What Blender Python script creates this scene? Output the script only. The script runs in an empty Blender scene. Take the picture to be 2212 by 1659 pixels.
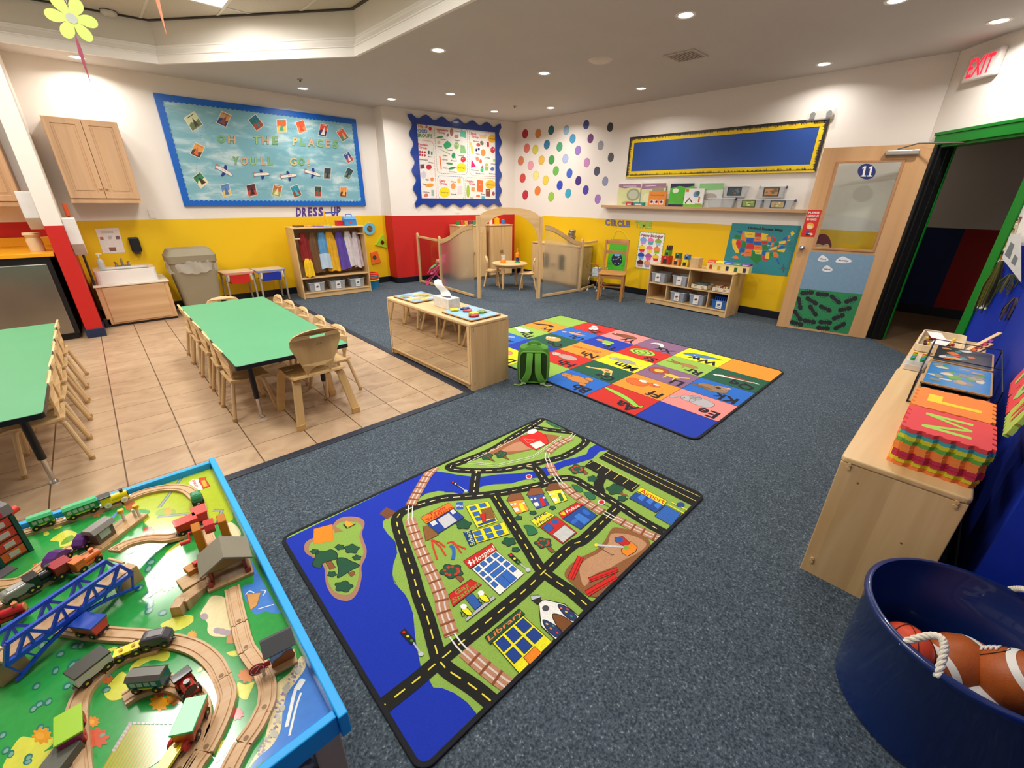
import bpy,bmesh,math,random
from mathutils import Vector,Matrix
from math import pi,sin,cos,radians,atan2,hypot
S = bpy.context.scene; COL = S.collection
# ---------- camera, world, exposure ----------
CH = 1.55; CF = 915.0
_y,_p,_r = map(radians,(46.5,-23.67,0.68))
FWD = Vector((cos(_p)*cos(_y),cos(_p)*sin(_y),sin(_p)))
_rt = Vector((sin(_y),-cos(_y),0)); _up = _rt.cross(FWD)
RT = cos(_r)*_rt + sin(_r)*_up; UP = -sin(_r)*_rt + cos(_r)*_up
cd = bpy.data.cameras.new('camera'); cam = bpy.data.objects.new('camera',cd); COL.objects.link(cam)
cd.sensor_fit = 'HORIZONTAL'; cd.sensor_width = 36; cd.lens = CF/2212*36; cd.clip_start = .02
M3 = Matrix((RT,UP,-FWD)).transposed()
cam.matrix_world = Matrix.Translation((0,0,CH)) @ M3.to_4x4()
S.camera = cam
w = bpy.data.worlds.new('world'); S.world = w; w.use_nodes = True
w.node_tree.nodes['Background'].inputs[0].default_value = (.95,.97,1,1)
w.node_tree.nodes['Background'].inputs[1].default_value = .02
S.view_settings.view_transform = 'Standard'; S.view_settings.look = 'None'
S.view_settings.gamma = 1; S.view_settings.use_curve_mapping = False
S.view_settings.exposure = -.12
CEIL = 2.95
LIGHTS = [(4.06,2.25),(3.14,4.48),(4.55,4.29),(6.04,3.86),(6.42,1.81),(6.0,.47),(3.99,7.02),(4.42,6.05),(5.76,6.6),(6.2,5.67),(2.76,7.3),(.42,7.6),(4.9,1.0),
          (3.3,.35),(-1.4,7.3),(-2.3,5.2)]
CANW = 22.0
def lamp_at(x,y,z,size,power,spread,col,name='lamp_light',sy=None):
    L = bpy.data.lights.new(name,'AREA'); L.shape = 'DISK' if sy is None else 'RECTANGLE'; L.size = size
    if sy: L.size_y = sy
    L.energy = power; L.color = col; L.spread = radians(spread)
    o = bpy.data.objects.new(name,L); COL.objects.link(o); o.location = (x,y,z); return o
# ---------- pixel -> place helpers (2212x1659 frame) ----------
CO = Vector((0,0,CH))
def ray(x,y): return FWD + RT*((x-1106)/CF) - UP*((y-829.5)/CF)
def plane(P,n):
    P = Vector(P); n = Vector(n).normalized()
    def f(x,y):
        d = ray(x,y); return CO + d*((P-CO).dot(n)/d.dot(n))
    f.n = n if n.dot(CO-P) > 0 else -n
    return f
def FLZ(z): return plane((0,0,z),(0,0,1))
def crop(x0,y0,s): return lambda x,y: (x0+x/s,y0+y/s)
# ---------- colour + materials ----------
def lin(c):
    if isinstance(c,str): c = tuple(int(c[i:i+2],16) for i in (0,2,4))
    return tuple(((v/255)/12.92 if v/255 <= .04045 else ((v/255+.055)/1.055)**2.4) for v in c) + (1,)
MC = {}
def mat(c,rough=.5,metal=0,var=.06,bump=0,bs=200,vs=6,emit=0,trans=0,alpha=1,ior=1.45,spec=.5,coat=0,sheen=0):
    key = (str(c),rough,metal,var,bump,bs,vs,emit,trans,alpha,ior,spec,coat,sheen)
    if key in MC: return MC[key]
    m = bpy.data.materials.new('mat_%d' % len(MC)); m.use_nodes = True; nt = m.node_tree; b = nt.nodes['Principled BSDF']
    L = lin(c); b.inputs['Base Color'].default_value = L; b.inputs['Roughness'].default_value = rough
    b.inputs['Metallic'].default_value = metal; b.inputs['Transmission Weight'].default_value = trans; b.inputs['IOR'].default_value = ior
    b.inputs['Alpha'].default_value = alpha; b.inputs['Specular IOR Level'].default_value = spec; b.inputs['Coat Weight'].default_value = coat
    b.inputs['Sheen Weight'].default_value = sheen
    if emit: b.inputs['Emission Color'].default_value = L; b.inputs['Emission Strength'].default_value = emit
    tc = nt.nodes.new('ShaderNodeTexCoord')
    if var:
        n = nt.nodes.new('ShaderNodeTexNoise'); n.inputs['Scale'].default_value = vs; n.inputs['Detail'].default_value = 4
        nt.links.new(tc.outputs['Object'],n.inputs['Vector'])
        r = nt.nodes.new('ShaderNodeValToRGB'); e = r.color_ramp.elements
        e[0].position = .3; e[0].color = tuple(v*(1-var) for v in L[:3])+(1,); e[1].position = .7; e[1].color = tuple(min(1,v*(1+var)) for v in L[:3])+(1,)
        nt.links.new(n.outputs['Fac'],r.inputs[0]); nt.links.new(r.outputs[0],b.inputs['Base Color'])
    if bump:
        n = nt.nodes.new('ShaderNodeTexNoise'); n.inputs['Scale'].default_value = bs; n.inputs['Detail'].default_value = 2
        nt.links.new(tc.outputs['Object'],n.inputs['Vector'])
        u = nt.nodes.new('ShaderNodeBump'); u.inputs['Strength'].default_value = bump; u.inputs['Distance'].default_value = .002
        nt.links.new(n.outputs['Fac'],u.inputs['Height']); nt.links.new(u.outputs[0],b.inputs['Normal'])
    MC[key] = m; return m
def wood(c1='e3c08c',c2='d3aa72',axis=2,sc=1.0,rough=.38):
    key = ('wood',c1,c2,axis,sc,rough)
    if key in MC: return MC[key]
    m = bpy.data.materials.new('wood_%d' % len(MC)); m.use_nodes = True; nt = m.node_tree; b = nt.nodes['Principled BSDF']
    tc = nt.nodes.new('ShaderNodeTexCoord'); mp = nt.nodes.new('ShaderNodeMapping'); v = [14*sc]*3; v[axis] = 1.1*sc; mp.inputs['Scale'].default_value = v
    nt.links.new(tc.outputs['Object'],mp.inputs[0])
    n = nt.nodes.new('ShaderNodeTexNoise'); n.inputs['Scale'].default_value = 1.0; n.inputs['Detail'].default_value = 6; n.inputs['Distortion'].default_value = .6
    nt.links.new(mp.outputs[0],n.inputs['Vector'])
    mp2 = nt.nodes.new('ShaderNodeMapping'); v = [4.2*sc]*3; v[axis] = .01; mp2.inputs['Scale'].default_value = v
    nt.links.new(tc.outputs['Object'],mp2.inputs[0])
    vo = nt.nodes.new('ShaderNodeTexVoronoi'); vo.inputs['Scale'].default_value = 1.6; nt.links.new(mp2.outputs[0],vo.inputs['Vector'])
    r = nt.nodes.new('ShaderNodeValToRGB'); e = r.color_ramp.elements; e[0].position = .3; e[0].color = lin(c2); e[1].position = .68; e[1].color = lin(c1)
    nt.links.new(n.outputs['Fac'],r.inputs[0])
    mx = nt.nodes.new('ShaderNodeMix'); mx.data_type = 'RGBA'; mx.blend_type = 'MULTIPLY'; mx.inputs[0].default_value = .13
    sp = nt.nodes.new('ShaderNodeSeparateColor'); nt.links.new(vo.outputs['Color'],sp.inputs[0])
    cb = nt.nodes.new('ShaderNodeCombineColor')
    for i in range(3): nt.links.new(sp.outputs[0],cb.inputs[i])
    nt.links.new(r.outputs[0],mx.inputs[6]); nt.links.new(cb.outputs[0],mx.inputs[7]); nt.links.new(mx.outputs[2],b.inputs['Base Color'])
    b.inputs['Roughness'].default_value = rough
    MC[key] = m; return m
def print_mat(rough=.5,bump=0,bs=400,var=.04,coat=0,vs=30,name='print'):
    """paint colours come from the mesh's own colour attribute"""
    key = ('print',rough,bump,bs,var,coat,vs)
    if key in MC: return MC[key]
    m = bpy.data.materials.new(name); m.use_nodes = True; nt = m.node_tree; b = nt.nodes['Principled BSDF']
    a = nt.nodes.new('ShaderNodeAttribute'); a.attribute_name = 'Col'; tc = nt.nodes.new('ShaderNodeTexCoord')
    n = nt.nodes.new('ShaderNodeTexNoise'); n.inputs['Scale'].default_value = vs; n.inputs['Detail'].default_value = 5; nt.links.new(tc.outputs['Object'],n.inputs['Vector'])
    mr = nt.nodes.new('ShaderNodeMapRange'); mr.inputs[1].default_value = .25; mr.inputs[2].default_value = .75; mr.inputs[3].default_value = 1-var*2; mr.inputs[4].default_value = 1+var
    nt.links.new(n.outputs['Fac'],mr.inputs[0])
    vm = nt.nodes.new('ShaderNodeVectorMath'); vm.operation = 'SCALE'; nt.links.new(a.outputs['Color'],vm.inputs[0]); nt.links.new(mr.outputs[0],vm.inputs['Scale'])
    nt.links.new(vm.outputs[0],b.inputs['Base Color']); b.inputs['Roughness'].default_value = rough; b.inputs['Coat Weight'].default_value = coat; b.inputs['Coat Roughness'].default_value = .12
    if bump:
        n2 = nt.nodes.new('ShaderNodeTexNoise'); n2.inputs['Scale'].default_value = bs; nt.links.new(tc.outputs['Object'],n2.inputs['Vector'])
        u = nt.nodes.new('ShaderNodeBump'); u.inputs['Strength'].default_value = bump; u.inputs['Distance'].default_value = .002
        nt.links.new(n2.outputs['Fac'],u.inputs['Height']); nt.links.new(u.outputs[0],b.inputs['Normal'])
    MC[key] = m; return m
def clear_glass(tint='f2f6f4',refl=.08,key='cg'):
    k = (key,tint,refl)
    if k in MC: return MC[k]
    m = bpy.data.materials.new('clear_pane'); m.use_nodes = True; nt = m.node_tree; nt.nodes.remove(nt.nodes['Principled BSDF'])
    t = nt.nodes.new('ShaderNodeBsdfTransparent'); t.inputs[0].default_value = lin(tint); g = nt.nodes.new('ShaderNodeBsdfGlossy'); g.inputs['Roughness'].default_value = .04
    mx = nt.nodes.new('ShaderNodeMixShader'); mx.inputs[0].default_value = refl
    nt.links.new(t.outputs[0],mx.inputs[1]); nt.links.new(g.outputs[0],mx.inputs[2]); nt.links.new(mx.outputs[0],nt.nodes['Material Output'].inputs[0]); MC[k] = m; return m
def clear_plastic(tint='dfe4e6',amt=.72):
    """thin translucent plastic: part see-through, part milky"""
    k = ('cp',tint,amt)
    if k in MC: return MC[k]
    m = bpy.data.materials.new('clear_plastic'); m.use_nodes = True; nt = m.node_tree; b = nt.nodes['Principled BSDF']
    b.inputs['Base Color'].default_value = lin(tint); b.inputs['Roughness'].default_value = .15
    t = nt.nodes.new('ShaderNodeBsdfTransparent'); mx = nt.nodes.new('ShaderNodeMixShader'); mx.inputs[0].default_value = amt
    nt.links.new(b.outputs[0],mx.inputs[1]); nt.links.new(t.outputs[0],mx.inputs[2]); nt.links.new(mx.outputs[0],nt.nodes['Material Output'].inputs[0]); MC[k] = m; return m
# ---------- mesh builder ----------
def V(*a): return Vector(a)
def spl(pts,n=6,closed=True):
    """Catmull-Rom through 2D/3D points"""
    P = [Vector(p) for p in pts]; N = len(P); out = []
    rng = range(N) if closed else range(N-1)
    for i in rng:
        if closed: a,b,c,d = P[(i-1) % N],P[i],P[(i+1) % N],P[(i+2) % N]
        else: a,b,c,d = P[max(i-1,0)],P[i],P[i+1],P[min(i+2,N-1)]
        for k in range(n):
            t = k/n; out.append(.5*((2*b)+(c-a)*t+(2*a-5*b+4*c-d)*t*t+(3*b-a-3*c+d)*t**3))
    if not closed: out.append(P[-1])
    return out
def rrect(x0,y0,x1,y1,r,n=4):
    o = []
    for cx,cy,a0 in ((x1-r,y1-r,0),(x0+r,y1-r,90),(x0+r,y0+r,180),(x1-r,y0+r,270)):
        for k in range(n+1): a = radians(a0+90*k/n); o.append((cx+r*cos(a),cy+r*sin(a)))
    return o
class MB:
    def __init__(s): s.v = []; s.f = []; s.m = []; s.mats = []; s.M = Matrix.Identity(4); s.sm = []
    def mi(s,m):
        if m not in s.mats: s.mats.append(m)
        return s.mats.index(m)
    def add(s,vs,fs,m,smooth=False):
        b = len(s.v); s.v += [s.M @ Vector(v) for v in vs]; k = s.mi(m)
        for f in fs: s.f.append([b+i for i in f]); s.m.append(k); s.sm.append(smooth)
        return s
    def box(s,x0,x1,y0,y1,z0,z1,m):
        vs = [(x,y,z) for z in (z0,z1) for y in (y0,y1) for x in (x0,x1)]
        return s.add(vs,[(0,2,3,1),(4,5,7,6),(0,1,5,4),(2,6,7,3),(0,4,6,2),(1,3,7,5)],m)
    def prism(s,poly,z0,z1,m,axis='z',smooth=False):
        """extrude a 2D outline; axis z: (x,y); axis y: (x,z); axis x: (y,z)"""
        n = len(poly); f3 = {'z': lambda p,h: (p[0],p[1],h),'y': lambda p,h: (p[0],h,p[1]),'x': lambda p,h: (h,p[0],p[1])}[axis]
        vs = [f3(p,z0) for p in poly]+[f3(p,z1) for p in poly]
        fs = [tuple(range(n))[::-1],tuple(range(n,2*n))]+[(i,(i+1) % n,n+(i+1) % n,n+i) for i in range(n)]
        return s.add(vs,fs,m,smooth)
    def ring(s,outer,inner,z0,z1,m,axis='z'):
        """frame between two outlines with equal counts"""
        n = len(outer); f3 = {'z': lambda p,h: (p[0],p[1],h),'y': lambda p,h: (p[0],h,p[1]),'x': lambda p,h: (h,p[0],p[1])}[axis]
        vs = [f3(p,z0) for p in outer]+[f3(p,z0) for p in inner]+[f3(p,z1) for p in outer]+[f3(p,z1) for p in inner]; fs = []
        for i in range(n):
            j = (i+1) % n
            fs += [(i,j,n+j,n+i),(2*n+i,3*n+i,3*n+j,2*n+j),(i,2*n+i,2*n+j,j),(n+i,n+j,3*n+j,3*n+i)]
        return s.add(vs,fs,m)
    def cyl(s,p0,p1,r0,m,r1=None,n=16,smooth=True):
        p0 = Vector(p0); p1 = Vector(p1); r1 = r0 if r1 is None else r1; d = (p1-p0).normalized(); a = d.orthogonal().normalized(); b = d.cross(a)
        vs = [p0+a*r0*cos(2*pi*k/n)+b*r0*sin(2*pi*k/n) for k in range(n)]+[p1+a*r1*cos(2*pi*k/n)+b*r1*sin(2*pi*k/n) for k in range(n)]
        return s.add(vs,[tuple(range(n))[::-1],tuple(range(n,2*n))]+[(i,(i+1) % n,n+(i+1) % n,n+i) for i in range(n)],m,smooth)
    def tube(s,pts,r,m,n=8,closed=False,flat=None,up=None):
        """sweep along a path; flat=(w,h) gives a rectangular section, up fixes its frame"""
        P = [Vector(p) for p in pts]; N = len(P); rs = r if isinstance(r,(list,tuple)) else [r]*N; vs = []; a = None
        for i in range(N):
            d = (P[(i+1) % N]-P[i-1]) if closed else (P[min(i+1,N-1)]-P[max(i-1,0)]); d.normalize()
            if up is not None: a = (Vector(up)-d*Vector(up).dot(d)).normalized()
            elif a is None: a = d.orthogonal().normalized()
            else: a = (a-d*a.dot(d)).normalized()
            b = d.cross(a)
            if flat:
                w,h = flat; vs += [P[i]+a*h/2*u+b*w/2*t for u,t in ((1,1),(1,-1),(-1,-1),(-1,1))]
            else: vs += [P[i]+a*rs[i]*cos(2*pi*k/n)+b*rs[i]*sin(2*pi*k/n) for k in range(n)]
        if flat: n = 4
        fs = []
        for i in range(N if closed else N-1):
            j = (i+1) % N
            fs += [(i*n+k,i*n+(k+1) % n,j*n+(k+1) % n,j*n+k) for k in range(n)]
        if not closed: fs += [tuple(range(n))[::-1],tuple(range((N-1)*n,N*n))]
        return s.add(vs,fs,m,not flat)
    def lathe(s,prof,c,m,n=28,smooth=True,sx=1,sy=1):
        """prof: (r,z) list around a vertical axis at c; closed when it starts/ends at r 0"""
        vs = []; fs = []; N = len(prof); c = Vector(c)
        for r,z in prof: vs += [c+Vector((sx*r*cos(2*pi*k/n),sy*r*sin(2*pi*k/n),z)) for k in range(n)]
        for i in range(N-1): fs += [(i*n+k,i*n+(k+1) % n,(i+1)*n+(k+1) % n,(i+1)*n+k) for k in range(n)]
        return s.add(vs,fs,m,smooth)
    def ball(s,c,r,m,n=16,sx=1,sy=1,sz=1):
        k = n//2; return s.lathe([(r*sin(pi*i/k)+1e-5,-r*sz*cos(pi*i/k)) for i in range(k+1)],c,m,n,True,sx,sy)
    def grid(s,fn,nu,nv,m,thick=0,smooth=True):
        """surface fn(u,v) with optional thickness along its normal"""
        P = [[Vector(fn(i/nu,j/nv)) for j in range(nv+1)] for i in range(nu+1)]; vs = [p for r in P for p in r]; W = nv+1
        fs = [(i*W+j,(i+1)*W+j,(i+1)*W+j+1,i*W+j+1) for i in range(nu) for j in range(nv)]
        if thick:
            vs2 = []
            for i in range(nu+1):
                for j in range(nv+1):
                    du = P[min(i+1,nu)][j]-P[max(i-1,0)][j]; dv = P[i][min(j+1,nv)]-P[i][max(j-1,0)]
                    vs2.append(P[i][j]-du.cross(dv).normalized()*thick)
            b = len(vs); vs = vs+vs2; fs = fs+[tuple(b+k for k in f[::-1]) for f in fs]
            E = [(i*W,(i+1)*W) for i in range(nu)]+[((i+1)*W+nv,i*W+nv) for i in range(nu)]+[(j+1,j) for j in range(nv)]+[(nu*W+j,nu*W+j+1) for j in range(nv)]
            fs += [(q,p,p+b,q+b) for p,q in E]
        return s.add(vs,fs,m,smooth)
    def build(s,name,parent=None,bev=0,seg=2,label=None,cat=None,group=None,kind=None,ang=35,origin=None):
        me = bpy.data.meshes.new(name); vs = s.v; off = V(0,0,0)
        if parent is None and kind != 'structure':
            xs = [v.x for v in vs]; ys = [v.y for v in vs]; zs = [v.z for v in vs]
            off = Vector(origin) if origin else V((min(xs)+max(xs))/2,(min(ys)+max(ys))/2,min(zs))
        me.from_pydata([v-off for v in vs],[],s.f)
        for m in s.mats: me.materials.append(m)
        me.polygons.foreach_set('material_index',s.m); me.polygons.foreach_set('use_smooth',s.sm)
        bm = bmesh.new(); bm.from_mesh(me); bmesh.ops.recalc_face_normals(bm,faces=bm.faces); bm.to_mesh(me); bm.free()
        if any(s.sm):
            try: me.set_sharp_from_angle(angle=radians(ang))
            except Exception: pass
        o = bpy.data.objects.new(name,me); COL.objects.link(o); o.location = off
        if parent is not None: o.parent = parent
        if bev:
            md = o.modifiers.new('bevel','BEVEL'); md.width = bev; md.segments = seg; md.limit_method = 'ANGLE'; md.angle_limit = radians(40); md.use_clamp_overlap = True
        return tag(o,label,cat,group,kind)
def tag(o,label=None,cat=None,group=None,kind=None):
    if label: o['label'] = label
    if cat: o['category'] = cat
    if group: o['group'] = group
    if kind: o['kind'] = kind
    return o
def thing(name,label,cat,loc=(0,0,0),rz=0,group=None):
    o = bpy.data.objects.new(name,None); o.empty_display_size = .05; COL.objects.link(o); o.location = loc; o.rotation_euler = (0,0,rz)
    return tag(o,label,cat,group)
def dup(r,loc,rz=0,label=None,parent=None):
    c = r.copy(); COL.objects.link(c)
    if parent is None:
        c.location = loc; c.rotation_euler = (0,0,rz)
        if label: c['label'] = label
    else: c.parent = parent
    for ch in list(r.children): dup(ch,None,parent=c)
    return c
# ---------- flat printing ----------
TXT = {}
def text_mesh(s,bold=.014):
    key = (s,bold)
    if key in TXT: return TXT[key]
    cu = bpy.data.curves.new('t','FONT'); cu.body = s; cu.size = 1; cu.resolution_u = 2; cu.offset = bold
    o = bpy.data.objects.new('t',cu); COL.objects.link(o); dg = bpy.context.evaluated_depsgraph_get()
    me = bpy.data.meshes.new_from_object(o.evaluated_get(dg)); vs = [(v.co.x,v.co.y) for v in me.vertices]; fs = [tuple(p.vertices) for p in me.polygons]
    bpy.data.objects.remove(o); bpy.data.curves.remove(cu); bpy.data.meshes.remove(me)
    xs = [v[0] for v in vs] or [0]; ys = [v[1] for v in vs] or [0]; x0,x1 = min(xs),max(xs); y1 = max(ys); 
    vs = [((x-x0)/(x1-x0),y/y1) for x,y in vs]; TXT[key] = (vs,fs,(x1-x0)/y1); return TXT[key]
class Paint:
    """flat coloured artwork on a plane; f maps drawing coordinates to the plane, n is its outward normal"""
    def __init__(s,f,n,base=.001,step=.0003): s.f = f; s.n = Vector(n).normalized(); s.v = []; s.fs = []; s.c = []; s.L = 0; s.base = base; s.step = step; s.k = 0; s.clamp = None
    def pt(s,p,L): return Vector(s.f(*p))+s.n*(s.base+s.step*L)
    def raw(s,P,faces,col):
        s.k += 1; P = [p+s.n*(s.k*3e-6) for p in P]
        if s.clamp: P = [s.clamp(p) for p in P]
        b = len(s.v); s.v += P; c = lin(col)
        for f in faces: s.fs.append([b+i for i in f]); s.c.append(c)
    def poly(s,pts,col,L=None):
        L = s.L if L is None else L; s.raw([s.pt(p,L) for p in pts],[tuple(range(len(pts)))],col)
    def blob(s,pts,col,L=None,n=5): s.poly([tuple(p) for p in spl(pts,n)],col,L)
    def oblob(s,pts,col,oc='141414',w=.004,L=None,n=5):
        q = [tuple(p) for p in spl(pts,n)]; s.poly(q,col,L); s.line(q,w,oc,(s.L if L is None else L)+1,closed=True)
    def opoly(s,pts,col,oc='141414',w=.004,L=None): s.poly(pts,col,L); s.line(pts,w,oc,(s.L if L is None else L)+1,closed=True)
    def ell(s,c,rx,ry,col,rot=0,L=None,n=20):
        a = radians(rot); s.poly([(c[0]+rx*cos(t)*cos(a)-ry*sin(t)*sin(a),c[1]+rx*cos(t)*sin(a)+ry*sin(t)*cos(a)) for t in [2*pi*k/n for k in range(n)]],col,L)
    def line(s,pts,w,col,L=None,closed=False,smooth=0):
        """ribbon of world width w"""
        if smooth: pts = [tuple(p) for p in spl(pts,smooth,closed)]
        L = s.L if L is None else L; P = [s.pt(p,L) for p in pts]; N = len(P); vs = []
        for i in range(N):
            d = (P[(i+1) % N]-P[i-1]) if closed else (P[min(i+1,N-1)]-P[max(i-1,0)])
            if d.length < 1e-9: d = V(1,0,0)
            b = s.n.cross(d.normalized())*w/2; vs += [P[i]+b,P[i]-b]
        s.raw(vs,[(2*i,2*i+1,(2*i+3) % (2*N),(2*i+2) % (2*N)) for i in range(N if closed else N-1)],col)
    def dash(s,pts,w,on,off,col,L=None,smooth=0):
        if smooth: pts = [tuple(p) for p in spl(pts,smooth,False)]
        L = s.L if L is None else L; P = [s.pt(p,L) for p in pts]; pos = 0; segs = []; cur = None
        step = on/4; Q = []
        for a,b in zip(P,P[1:]):
            k = max(1,int((b-a).length/step))
            for i in range(k): Q.append(a.lerp(b,i/k))
        acc = 0; run = [Q[0]] if Q else []
        for a,b in zip(Q,Q[1:]):
            acc += (b-a).length; ph = acc % (on+off)
            if ph < on: run.append(b)
            else:
                if len(run) > 1: segs.append(run)
                run = [b]
        if len(run) > 1: segs.append(run)
        for r in segs:
            d = (r[-1]-r[0]).normalized(); bb = s.n.cross(d)*w/2; s.raw([r[0]+bb,r[0]-bb,r[-1]-bb,r[-1]+bb],[(0,1,2,3)],col)
    def text(s,t,p0,p1,p2,col,L=None,bold=.014):
        """baseline p0->p1, cap height p0->p2 (drawing coordinates, affine on the plane)"""
        L = s.L if L is None else L; A = s.pt(p0,L); B = s.pt(p1,L); C = s.pt(p2,L); vs,fs,_ = text_mesh(t,bold)
        s.raw([A+(B-A)*x+(C-A)*y for x,y in vs],fs,col)
    def build(s,name,mt,parent=None,**k):
        me = bpy.data.meshes.new(name); off = V(0,0,0)
        P = s.v
        if parent is None:
            off = V(*(sum(v[i] for v in P)/len(P) for i in (0,1,2)))
        else:
            im = parent_inv(parent); P = [im @ v for v in P]
        me.from_pydata([v-off for v in P],[],s.fs); me.materials.append(mt)
        ca = me.color_attributes.new('Col','FLOAT_COLOR','CORNER'); i = 0
        buf = []
        for p,c in zip(me.polygons,s.c): buf += list(c)*p.loop_total
        ca.data.foreach_set('color',buf)
        o = bpy.data.objects.new(name,me); COL.objects.link(o); o.location = off
        if parent is not None: o.parent = parent
        return tag(o,**k)
def parent_inv(p):
    M = Matrix.Identity(4)
    while p is not None: M = (Matrix.Translation(p.location) @ p.rotation_euler.to_matrix().to_4x4()) @ M; p = p.parent
    return M.inverted()
PM = print_mat(.55); PG = print_mat(.3,coat=.3); PRUG = print_mat(.95,bump=.6,bs=900,var=.12,vs=220,name='printed_rug_pile')
# common materials
WOOD = wood(); WOODX = wood(axis=0); WOODY = wood(axis=1); CHAIRM = mat('dcb985',.42,var=.05)
BLACK = mat('15161a',.45); CHROME = mat('c8c8c8',.2,1,var=0); WHITEP = mat('e8e4de',.35); GREYP = mat('9a958a',.6)
from mathutils.geometry import tessellate_polygon
def _holed(s,outer,holes,z0,z1,m,axis='z',warp=None):
    loops = [outer]+list(holes); f3 = {'z': lambda p,h: (p[0],p[1],h),'y': lambda p,h: (p[0],h,p[1]),'x': lambda p,h: (h,p[0],p[1])}[axis]
    flat = [p for l in loops for p in l]; N = len(flat); tri = tessellate_polygon([[Vector((p[0],p[1],0)) for p in l] for l in loops])
    vs = [Vector(f3(p,z0)) for p in flat]+[Vector(f3(p,z1)) for p in flat]
    if warp: vs = [Vector(warp(v)) for v in vs]
    fs = [tuple(t) for t in tri]+[tuple(N+i for i in t[::-1]) for t in tri]; b = 0
    for l in loops:
        n = len(l); fs += [(b+i,b+(i+1) % n,N+b+(i+1) % n,N+b+i) for i in range(n)]; b += n
    return s.add(vs,fs,m)
MB.holed = _holed
def WY(y): return plane((0,y,0),(0,1,0))
def WX(x): return plane((x,0,0),(1,0,0))
FL = FLZ(0)
# ================= ROOM =================
def struct(mb,name,bev=0): return mb.build(name,kind='structure',bev=bev)
YB = 7.9; XA = 6.85; YR = -.34
JX = 4.13; FW0 = (JX,7.62); FW1 = (6.85,7.2)
CX0 = (6.85,.74)                                  # circle wall meets the diagonal door wall
CD = Vector((-.76,-.65,0)).normalized(); C0 = Vector((6.75,.65,0))
def onC(t,z=0): return Vector((C0.x+CD.x*t,C0.y+CD.y*t,z))
CN = Vector((CD.y,-CD.x,0)) ;
if CN.dot(-C0) < 0: CN = -CN
tR = (C0.y-YR)/(-CD.y)                             # along C to blue wall
PAINTW = 'e9e2d9'
def wall_mat(low,split=1.23,name='paint'):
    k = ('wall',low)
    if k in MC: return MC[k]
    m = mat(PAINTW,.6,var=.015,bump=.15,bs=350,vs=1.5).copy(); nt = m.node_tree; b = nt.nodes['Principled BSDF']
    g = nt.nodes.new('ShaderNodeNewGeometry'); sp = nt.nodes.new('ShaderNodeSeparateXYZ'); nt.links.new(g.outputs['Position'],sp.inputs[0])
    c = nt.nodes.new('ShaderNodeMath'); c.operation = 'GREATER_THAN'; c.inputs[1].default_value = split; nt.links.new(sp.outputs['Z'],c.inputs[0])
    mx = nt.nodes.new('ShaderNodeMix'); mx.data_type = 'RGBA'; mx.inputs[6].default_value = lin(low)
    src = [l for l in nt.links if l.to_socket == b.inputs['Base Color']][0].from_socket
    nt.links.new(c.outputs[0],mx.inputs[0]); nt.links.new(src,mx.inputs[7]); nt.links.new(mx.outputs[2],b.inputs['Base Color']); MC[k] = m; return m
YEL = wall_mat('e8bd00'); RED = wall_mat('c01c14'); BLU = wall_mat('0a2ea8'); WHT = wall_mat(PAINTW)
def wallseg(name,a,b,m,z0=0,z1=CEIL,t=.12,out=None):
    """wall slab from a to b with its room face on the line a-b; out = side away from the room"""
    a = Vector((a[0],a[1],0)); b = Vector((b[0],b[1],0)); d = (b-a).normalized(); n = Vector((d.y,-d.x,0))
    mid = (a+b)/2
    if n.dot(mid-Vector((1.5,3.5,0))) < 0: n = -n
    mb = MB(); mb.prism([(a.x,a.y),(b.x,b.y),(b.x+n.x*t,b.y+n.y*t),(a.x+n.x*t,a.y+n.y*t)],z0,z1,m); return struct(mb,name)
wallseg('wall_back_left',(-3.0,YB),(JX,YB),YEL)
mb = MB(); mb.box(JX,JX+.12,FW0[1],YB+.12,0,CEIL,RED); struct(mb,'wall_return')
wallseg('wall_food',FW0,FW1,RED)
wallseg('wall_circle',(XA,7.3),(XA,CX0[1]),YEL)
# diagonal wall with doorway: jambs at t=.035 and 1.14
DT0,DT1,DH = .035,1.135,2.13
def cseg(name,t0,t1,z0,z1,m,th=.14):
    a,b = onC(t0),onC(t1); n = -CN*th; mb = MB(); mb.prism([(a.x,a.y),(b.x,b.y),(b.x+n.x,b.y+n.y),(a.x+n.x,a.y+n.y)],z0,z1,m); return struct(mb,name)
cseg('wall_door_left',-.2,DT0-.01,0,CEIL,BLU); cseg('wall_door_right',DT1+.01,tR+.02,0,CEIL,BLU); cseg('wall_door_top',DT0-.01,DT1+.01,DH+.01,CEIL,WHT)
mb = MB(); mb.box(2.03,onC(tR).x+.08,YR-.12,YR,0,CEIL,BLU); struct(mb,'wall_blue')
mb = MB(); mb.box(2.03,2.15,-.78,YR-.12,0,CEIL,BLU); struct(mb,'wall_blue_return')
mb = MB(); mb.box(-3.0,2.15,-.9,-.78,0,CEIL,BLU); struct(mb,'wall_recess')
wallseg('wall_rear',(-3.0,-.85),(-3.0,YB),WHT)
# wing wall (column) beside the sink
mb = MB(); mb.box(-.335,-.19,6.83,YB,0,CEIL,RED); struct(mb,'wall_wing')
# kitchen nook wall band (red) behind the fridge
mb = MB(); mb.box(-2.99,-.34,YB-.012,YB-.001,0,CEIL,RED); struct(mb,'wall_kitchen')
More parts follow.
